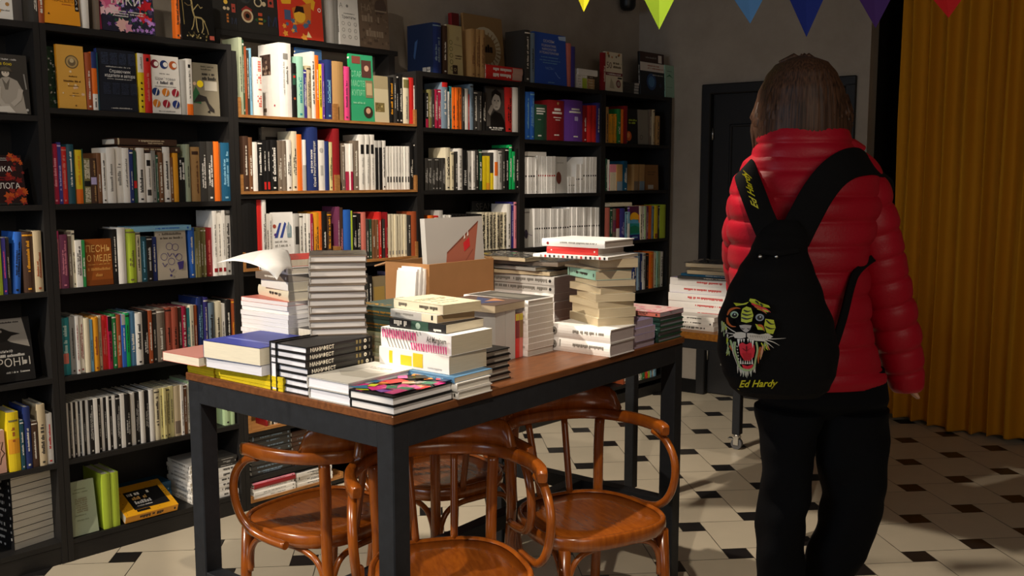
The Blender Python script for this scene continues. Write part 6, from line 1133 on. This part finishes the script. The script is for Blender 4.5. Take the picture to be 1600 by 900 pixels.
# hair: a bob, open at the face
q = MB(); HK = [(91.5, 1250, 1254, .004, .024), (93, 1241, 1264, .024, .024), (97, 1231, 1276, .048, .024), (104, 1215, 1289, .078, .026), (120, 1203, 1300, .097, .028), (146, 1191, 1311, .108, .030), (176, 1183, 1318, .112, .030), (204, 1179, 1322, .110, .028), (222, 1183, 1320, .100, .022)]
body_loft(q, HK, (1, 1, 1), 120, 4, None, 0, 2.0, .0, (140, 400), 4, False)
rr = random.Random(5); nr = 121
strand = [rr.uniform(-1, 1) for _ in range(nr)]
for i, p in enumerate(q.v):
    k = i % nr; rI = i // nr; v = Vector(p); d = (v - Vector((hc.x, hc.y, v.z))); d.z = 0
    if d.length > 1e-4: v += d.normalized() * .0011 * strand[k] * min(1, rI / 8)
    if rI >= 30: v.z += (.010 * strand[(k * 7) % nr] - .012 * (1 if k < 30 or k > 92 else 0)) * (rI - 29) / 4
    q.v[i] = tuple(v - body_o)
for k in range(46):           # loose strands at the hem and crown
    a = math.radians(rr.uniform(150, 390)); e_ = Vector((0, 0, 0)) + RIGHT * math.cos(a) + FLAT * math.sin(a)
    b0 = hc + e_ * .098 + FLAT * -.006 + Vector((0, 0, rr.uniform(-.03, .02))); L_ = rr.uniform(.05, .085)
    q.tube([tuple(b0 - body_o), tuple(b0 + e_ * .010 + Vector((0, 0, -L_ * .5)) - body_o), tuple(b0 + e_ * rr.uniform(-.012, .008) + Vector((0, 0, -L_)) - body_o)], [.0022, .0026, .0006], n=5)
for k in range(7):
    b0 = pp(1250 + rr.uniform(-6, 6), 93, .02); t_ = rr.uniform(-1, 1)
    q.tube([tuple(b0 - body_o), tuple(b0 + RIGHT * t_ * .015 + Vector((0, 0, .008)) - body_o), tuple(b0 + RIGHT * t_ * .045 + Vector((0, 0, -.006)) - body_o)], [.0012, .001, .0003], n=5)
hm = q.obj('hair', M_HAIR, person); hs = hm.modifiers.new('thickness', 'SOLIDIFY'); hs.thickness = .006; hs.offset = -1

# ------------------------------------------------------------------ black drawstring backpack
BAG = [(344, 1204, 1248, .020, -.180), (358, 1190, 1258, .032, -.188), (372, 1182, 1260, .044, -.198), (390, 1175, 1258, .056, -.210), (420, 1156, 1268, .074, -.224), (460, 1138, 1284, .088, -.236), (500, 1124, 1299, .095, -.242), (545, 1121, 1307, .096, -.243), (580, 1129, 1304, .090, -.238), (604, 1142, 1294, .078, -.228), (616, 1155, 1282, .050, -.220), (620, 1175, 1260, .020, -.215)]
bo = pp(1215, 600, -.24); bag_o = Vector((bo.x, bo.y, bo.z - .05)); 
bag = thing('backpack', 'black drawstring backpack with an embroidered roaring tiger, worn on one back', 'backpack', Matrix.Translation(bag_o))
M_CANVAS = vcmat('black_canvas', .85, .12, .12, 40, .35, 700); BLK = lin('#121111')
q = MB(); body_loft(q, BAG, BLK, 48, 4, None, 0, 2.2, .0022, seed=12)
q.v = [tuple(Vector(p) - bag_o) for p in q.v]; q.obj('bag_body', M_CANVAS, bag)
def strap(pts, wd, th_=.0035, name='strap'):
    q = MB(); P = [pp(*p) - bag_o for p in pts]; out = []
    for i in range(len(P) - 1):
        p0 = P[max(i - 1, 0)]; p1 = P[i]; p2 = P[i + 1]; p3 = P[min(i + 2, len(P) - 1)]
        for j in range(6):
            t = j / 6; out.append(.5 * ((2 * p1) + (p2 - p0) * t + (2 * p0 - 5 * p1 + 4 * p2 - p3) * t * t + (3 * p1 - p0 - 3 * p2 + p3) * t ** 3))
    out.append(P[-1]); n = len(out); rings = []; ax = pp(1256, 300, .0) - bag_o
    for i, p in enumerate(out):
        t = (out[min(i + 1, n - 1)] - out[max(i - 1, 0)]).normalized(); c = Vector((ax.x, ax.y, min(p.z - .05, ax.z + .02))) + RIGHT * (p - ax).dot(RIGHT) * .55
        nr_ = (p - c); nr_ = (nr_ - t * nr_.dot(t)).normalized(); sd = t.cross(nr_)
        rings.append([tuple(p + sd * wd * a_ + nr_ * th_ * b_) for a_, b_ in ((-1, -1), (-1, .6), (-.9, 1), (.9, 1), (1, .6), (1, -1))])
    q.loft(rings, BLK); q.obj(name, M_CANVAS, bag)
strap([(1376, 290, .09), (1374, 269, .045), (1363, 257, -.03), (1346, 252, -.084), (1324, 257, -.120), (1300, 274, -.142), (1278, 302, -.160), (1258, 338, -.182), (1240, 374, -.205)], .034)
strap([(1164, 286, .08), (1163, 268, .02), (1163, 264, -.05), (1168, 280, -.105), (1177, 304, -.142), (1190, 338, -.172), (1206, 374, -.203)], .0265)
strap([(1382, 396, .02), (1360, 406, -.055), (1339, 425, -.130), (1329, 450, -.155), (1318, 495, -.165), (1302, 545, -.185), (1285, 590, -.200)], .0085)
strap([(1186, 392, -.262), (1215, 396, -.272), (1248, 391, -.262)], .006, .006, 'drawstring')
for u in (1188, 1213): q = MB(); q.ball(tuple(pp(u, 401, -.275) - bag_o), .0045, lin('#b8b8b8'), 8, 5); q.obj('cord_end', M_CHROME, bag)
def on_bag(u, v, lift):
    _, xl, xr, hd, dy = interp(BAG, v); a = pp(xl, v, dy); b = pp(xr, v, dy); p = pp(u, v, dy)
    t = max(-.97, min(.97, ((p - (a + b) / 2).dot(RIGHT)) / ((b - a).length / 2)))
    e = 2.2; y = hd * (1 - abs(t) ** e) ** (1 / e)
    return pp(u, v, dy - y - .0062 - lift) - bag_o
q = MB(); lvl = [0]
def zz_(x, y): return 1100 + x / 5.0, 440 + y / 5.0
def shape(pts, col):
    lvl[0] += 1; q.add([tuple(on_bag(*zz_(x, y), lvl[0] * .00004)) for x, y in pts], [tuple(range(len(pts)))], lin(col))
def stroke(pts, wd, col, taper=True):
    lvl[0] += 1; P = []; n = len(pts)
    for i in range(n - 1):
        for j in range(4):
            t = j / 4; p0 = pts[max(i - 1, 0)]; p1 = pts[i]; p2 = pts[i + 1]; p3 = pts[min(i + 2, n - 1)]
            P.append(tuple(.5 * ((2 * p1[k]) + (p2[k] - p0[k]) * t + (2 * p0[k] - 5 * p1[k] + 4 * p2[k] - p3[k]) * t * t + (3 * p1[k] - p0[k] - 3 * p2[k] + p3[k]) * t ** 3) for k in (0, 1)))
    P.append(pts[-1]); vs = []
    for i, p in enumerate(P):
        a = P[max(i - 1, 0)]; b = P[min(i + 1, len(P) - 1)]; dx, dy = b[0] - a[0], b[1] - a[1]; l = math.hypot(dx, dy) or 1
        w_ = wd * (1 - .85 * abs(2 * i / (len(P) - 1) - .7) / 1.3 if taper else 1) / 2
        for s in (1, -1): vs.append(tuple(on_bag(*zz_(p[0] - dy / l * w_ * s, p[1] + dx / l * w_ * s), lvl[0] * .00004)))
    q.add(vs, [(2 * i, 2 * i + 1, 2 * i + 3, 2 * i + 2) for i in range(len(P) - 1)], lin(col))
YG, WH, ORG, REDM, PG = '#c2cc30', '#d8d0c2', '#c8642a', '#e0303e', '#a8bc84'
rr = random.Random(21)
for k in range(70):          # fur tufts left, right and below
    t = rr.random()
    if k < 24: x, y = 150 + 45 * t + rr.uniform(-14, 14), 300 + 250 * t; dx, dy = rr.uniform(-18, 4), rr.uniform(28, 52)
    elif k < 50: x, y = 500 + rr.uniform(-22, 46) - 70 * t, 300 + 260 * t; dx, dy = rr.uniform(-4, 26), rr.uniform(24, 52)
    else: x, y = 250 + 150 * t, 640 + 40 * math.sin(PI * t) + rr.uniform(-10, 10); dx, dy = rr.uniform(-8, 8), rr.uniform(40, 72)
    stroke([(x, y), (x + dx * .3, y + dy * .5), (x + dx, y + dy)], rr.uniform(9, 17), rr.choice([YG, PG, WH, PG] if k < 24 else ([YG, YG, PG, '#8a9a3a', '#d88a60'] if k < 50 else [WH, '#c8d0c0', WH])))
for pts in ([(360, 132), (400, 138), (450, 168), (505, 186), (518, 204), (470, 200), (420, 182), (372, 168), (352, 150)], [(230, 165), (250, 190), (330, 178), (352, 158), (300, 172)], [(410, 215), (460, 232), (500, 240), (512, 228), (460, 212)], [(300, 212), (332, 194), (368, 206), (386, 262), (372, 312), (330, 322), (290, 312), (290, 252)], [(480, 290), (545, 300), (560, 360), (540, 410), (490, 400), (470, 340)], [(400, 330), (450, 345), (470, 380), (420, 375)]): shape(pts, YG)
for pts, c in (([(182, 262), (205, 222), (250, 206), (285, 212)], ORG), ([(180, 280), (186, 320), (215, 348), (250, 352)], ORG), ([(372, 170), (420, 196), (480, 214), (520, 240)], REDM), ([(395, 192), (440, 214), (490, 250)], ORG), ([(420, 340), (455, 350), (470, 385)], ORG), ([(200, 500), (230, 545), (240, 585)], ORG), ([(440, 510), (425, 580), (425, 640)], ORG), ([(460, 500), (450, 560), (440, 610)], '#d89a78'), ([(205, 455), (225, 520), (250, 585)], PG)): stroke(pts, 20, c)
for pts in ([(296, 250), (335, 262), (378, 252)], [(292, 280), (335, 292), (380, 280)], [(310, 222), (338, 234), (366, 226)], [(400, 150), (420, 165), (430, 180)], [(440, 172), (455, 188), (450, 202)], [(486, 300), (520, 330), (555, 330)], [(480, 350), (520, 368), (558, 366)]): stroke(pts, 13, '#161515')
for c_, r_, col in (((236, 258), 32, PG), ((238, 262), 21, '#161515'), ((436, 280), 34, '#8a94a0'), ((436, 282), 21, '#161515')): shape([(c_[0] + r_ * math.cos(2 * PI * i / 16), c_[1] + r_ * .85 * math.sin(2 * PI * i / 16)) for i in range(16)], col)
stroke([(215, 262), (228, 240), (258, 244), (270, 262)], 9, '#b8d8d0'); stroke([(410, 272), (432, 258), (462, 268)], 8, '#a8b0a8')
for c_ in ((240, 256), (440, 276)): shape([(c_[0] + 6 * math.cos(2 * PI * i / 8), c_[1] + 6 * math.sin(2 * PI * i / 8)) for i in range(8)], '#d8e0d8')
shape([(275, 342), (320, 336), (372, 342), (362, 372), (342, 392), (328, 398), (312, 390), (288, 368)], '#b5aca4')
stroke([(290, 362), (306, 372), (316, 364)], 8, '#161515'); stroke([(338, 364), (352, 372), (364, 362)], 8, '#161515'); stroke([(330, 396), (330, 430)], 6, '#161515')
shape([(326, 402), (290, 394), (250, 396), (226, 416), (240, 440), (290, 446), (326, 436)], WH); shape([(336, 402), (380, 404), (430, 414), (500, 404), (540, 430), (470, 468), (400, 462), (350, 446), (336, 430)], WH)
for i in range(9): stroke([(360 + 18 * i, 416 + 2 * i), (366 + 19 * i, 440 + 2 * i)], 4, '#8a8478')
for pts in ([(250, 398), (205, 372), (150, 326)], [(240, 410), (200, 404), (172, 398)], [(240, 424), (205, 430), (186, 446)], [(470, 440), (540, 448), (640, 442)], [(470, 452), (540, 472), (590, 500)], [(460, 458), (510, 490), (545, 520)]): stroke(pts, 8, WH)
shape([(272, 490), (300, 476), (330, 492), (362, 476), (392, 496), (398, 540), (388, 590), (356, 622), (314, 616), (284, 570)], REDM)
shape([(300, 560), (370, 560), (366, 612), (340, 622), (312, 614)], '#c02430'); stroke([(332, 500), (334, 560)], 7, '#2a1010'); stroke([(300, 520), (330, 540), (364, 520)], 6, '#7a1820'); shape([(296, 648), (340, 660), (386, 646), (374, 676), (340, 684), (306, 676)], REDM)
stroke([(244, 470), (240, 540), (262, 610), (282, 668), (336, 694), (388, 672), (404, 604), (418, 530), (408, 470)], 15, PG, False); stroke([(232, 470), (224, 540), (250, 620), (272, 684)], 8, WH)
for x, y0, y1, w_ in ((270, 448, 512, 11), (292, 450, 478, 8), (312, 448, 476, 8), (344, 446, 478, 8), (362, 452, 480, 8), (380, 456, 520, 11)): shape([(x - w_, y0), (x + w_, y0), (x, y1)], '#ece6da')
for x in (286, 304, 322, 340, 358, 376): shape([(x - 7, 644), (x + 7, 644), (x, 612 if x not in (286, 376) else 590)], '#ece6da')
for i in range(6): shape([(252 + 3 * i, 500 + 24 * i), (264 + 3 * i, 504 + 24 * i), (258 + 3 * i, 516 + 24 * i)], WH)
q.obj('tiger_embroidery', M_PRINT, bag)
def script_text(sx, fn, h, wd, col, name, shear=.35):
    q = MB(); v, f, tw = glyphs(sx, True)
    q.add([tuple(fn((p[0] + p[1] * shear) / tw * wd, p[1] / .73 * h)) for p in v], f, lin(col)); q.obj(name, M_PRINT, bag); return q
script_text('Ed Hardy', lambda x, y: on_bag(1155 + x, 605 - y - .02 * x, .006), 11, 58, '#d8d020', 'signature')
q = MB(); lvl[0] = 40; stroke([(560, 848), (625, 846), (664, 812), (650, 775), (600, 766), (575, 780)], 9, '#d8d020'); stroke([(262, 838), (320, 866), (430, 862), (560, 848)], 6, '#d8d020'); q.obj('signature_flourish', M_PRINT, bag)
def on_strap(x, y):
    t = x / 60; u = 1179 - 17 * t - y * .96; v = 326 - 58 * t - y * .28
    return pp(u + 6, v, -.192 + .085 * max(0, t - .3) * t) - bag_o
script_text('Ed Hardy', on_strap, 11, 58, '#d8d020', 'strap_signature')

# ------------------------------------------------------------------ bunting and wall speaker
bun = thing('bunting', 'string of coloured paper pennants hung across the top of the room', 'bunting')
M_PAPER = vcmat('pennant_paper', .7, .25, .05, 20); bt = []
Pb = lambda u, v: at_plane(u, v, FLAT * 3.0 + Vector((0, 0, H)), FLAT)
bo_ = Pb(1190, -60); bun.location = bo_
tips = [(912, 19, 36, '#e8e020', -2), (1030, 46, 46, '#a8cc30', 0), (1172, 37, 44, '#5a90c8', 5), (1260, 58, 52, '#1c2f86', 0), (1368, 44, 48, '#4a2a6e', 2), (1482, 28, 46, '#d82024', 4)]
top = lambda u: -52 + 16 * abs(math.sin((u - 850) / 340)) 
path = [tuple(Pb(u, top(u)) - bo_) for u in range(700, 1660, 20)]
q = MB(); q.tube(path, .0018, lin('#d8d0c0'), 6); q.obj('cord', M_PAPER, bun)
for u, v, hw, c, sk in tips:
    tu = top(u); k = hw * (v - tu) / (v if v > 25 else 40) * .5; k = min(k, 50)
    q = MB(); a, b, t = Pb(u - k - sk, tu), Pb(u + k - sk, tu), Pb(u, v); mdl = (a + b + t) / 3 + FLAT * .006
    q.add([tuple(p - bo_) for p in (a, b, t, mdl)], [(0, 1, 3), (1, 2, 3), (2, 0, 3)], lin(c)); o = q.obj('pennant', M_PAPER, bun); o.modifiers.new('thickness', 'SOLIDIFY').thickness = .0012
sp = at_y(981, 6, YW - .09); spk = thing('wall_speaker', 'small rounded black speaker mounted high in the corner above the bookcases', 'speaker', Matrix.Translation(sp))
q = MB(); q.loft([[(r * math.cos(2 * PI * i / 20), r * math.sin(2 * PI * i / 20), z) for i in range(20)] for z, r in ((-.045, .012), (-.043, .030), (-.034, .044), (-.015, .053), (.03, .054), (.10, .050), (.13, .03))], lin('#151517')); q.obj('cabinet', M_COVER, spk)
q = MB(); q.tube([(0, .04, .05), (0, .0905, .05)], .012, lin('#151517')); q.obj('wall_bracket', M_COVER, spk)
# ------------------------------------------------------------------ labels for the books: each by its look, then its neighbours, then its place
ORD = ['first', 'second', 'third', 'fourth', 'fifth', 'sixth', 'seventh', 'eighth', 'ninth', 'tenth', '11th', '12th', '13th', '14th', '15th', '16th', '17th', '18th', '19th', '20th'] + ['%dth' % i for i in range(21, 60)]
rows = {}
for b in ALL_BOOKS:
    if b['label']: continue
    if isinstance(b['adj'], tuple):
        _, i, n, base = b['adj']
        k = n - i
        pos = 'topmost' if k == 1 else ('lowest' if i == 0 else (ORD[k - 1] + ' from top' if k <= (n + 1) // 2 else ORD[i] + ' from bottom'))
        b['label'] = '%s %s, %s in the %s' % (b['word'], b['noun'], pos, base or b['where'])
    else: rows.setdefault(b['where'], []).append(b)
for wh, bs in rows.items():
    def look(b):
        ad = 'flat-lying ' if b['adj'] == 'lying flat' else ('outward-facing ' if b['adj'] == 'facing out' else ('thick ' if b['T'] > .042 else ('slim ' if b['T'] < .016 else '')))
        return ad + b['word'] + ' ' + b['noun']
    lk = [look(b) for b in bs]
    for i, b in enumerate(bs):
        same = [j for j in range(len(bs)) if lk[j] == lk[i]]
        if len(same) == 1: b['label'] = '%s, %s' % (lk[i], wh); continue
        nb = lambda j: (bs[j - 1]['word'] if j else 'the end', bs[j + 1]['word'] if j + 1 < len(bs) else 'the end')
        l, r = nb(i)
        if sum(nb(j) == (l, r) for j in same) == 1 and l != 'the end' and r != 'the end':
            b['label'] = '%s between %s and %s, %s' % (lk[i], l, r, wh)
        else: b['label'] = '%s, %s from left among its kind, %s' % (lk[i], ORD[same.index(i)], wh)
for b in ALL_BOOKS:
    o = b['o']; lb = b['label']
    for old, new in ((' among its kind', ''), ('pink-topped stack in the floor crate', 'pink-topped floor stack'), ('tall white stack of long volumes at the back', 'tall white stack of long volumes'), ('bookcase left of the table', 'left bookcase'), ('flat-lying ', 'flat '), ('outward-facing ', 'facing-out ')):
        if len(lb.split()) > 16: lb = lb.replace(old, new)
    if len(lb.split()) < 4: lb += ' on its shelf'
    o['label'] = lb; o['category'] = b['noun'] if b['noun'] in ('magazine', 'journal') else 'book'
    if b['where'] and not o.get('group'): o['group'] = 'books, ' + b['where']
# more than 300 books are in view: keep the 300 that show largest as objects, gather the rest in one object
bpy.context.view_layer.update()
DG = bpy.context.evaluated_depsgraph_get(); hits = {}
for iy in range(3, 900, 6):
    for ix in range(3, 1600, 6):
        d = ray(ix, iy).normalized(); ok, loc, nr_, idx, ob, mt_ = SC.ray_cast(DG, EYE, d)
        if ok:
            while ob.parent: ob = ob.parent
            hits[ob.name] = hits.get(ob.name, 0) + 1
bk = sorted([b['o'] for b in ALL_BOOKS if b['o'].name.split('.')[0] == 'book'], key=lambda o: -hits.get(o.name, 0))
rest = bk[300:]
print('BOOKS', len(ALL_BOOKS), len(bk), 'kept 300, smallest hits', hits.get(bk[299].name, 0), 'unseen', sum(1 for o in bk if not hits.get(o.name)))
if rest:
    MATS = [M_COVER, M_PRINT, M_PAGES, M_WRAP]; q = MB(); dead = []
    for o in rest:
        for c in list(o.children):
            me = c.data; W_ = o.matrix_world; base = len(q.v)
            q.v += [tuple(W_ @ v.co) for v in me.vertices]
            ca = me.color_attributes['paint'].data; mis = [MATS.index(x) for x in me.materials]
            for p in me.polygons:
                q.f.append(tuple(i + base for i in p.vertices)); q.c.append(tuple(ca[p.loop_start].color[:3])); q.sm.append(p.use_smooth); q.mi.append(mis[p.material_index])
            dead.append(c)
        dead.append(o)
    bpy.data.batch_remove(dead)
    so = q.obj('book_fill', MATS); so['kind'] = 'stuff'
    tag(so, 'small and half-hidden books filling the far shelves and backs of piles', 'books')
seen = {}
for o in SC.objects:
    if o.parent is None and o.get('label'): seen.setdefault(o['label'], []).append(o.name)
    if o.parent is None and o.get('label') and not 4 <= len(o['label'].split()) <= 16: print('LABEL LEN', len(o['label'].split()), o['label'])
for lb, os_ in seen.items():
    if len(os_) > 1: print('DUP LABEL', lb, os_)
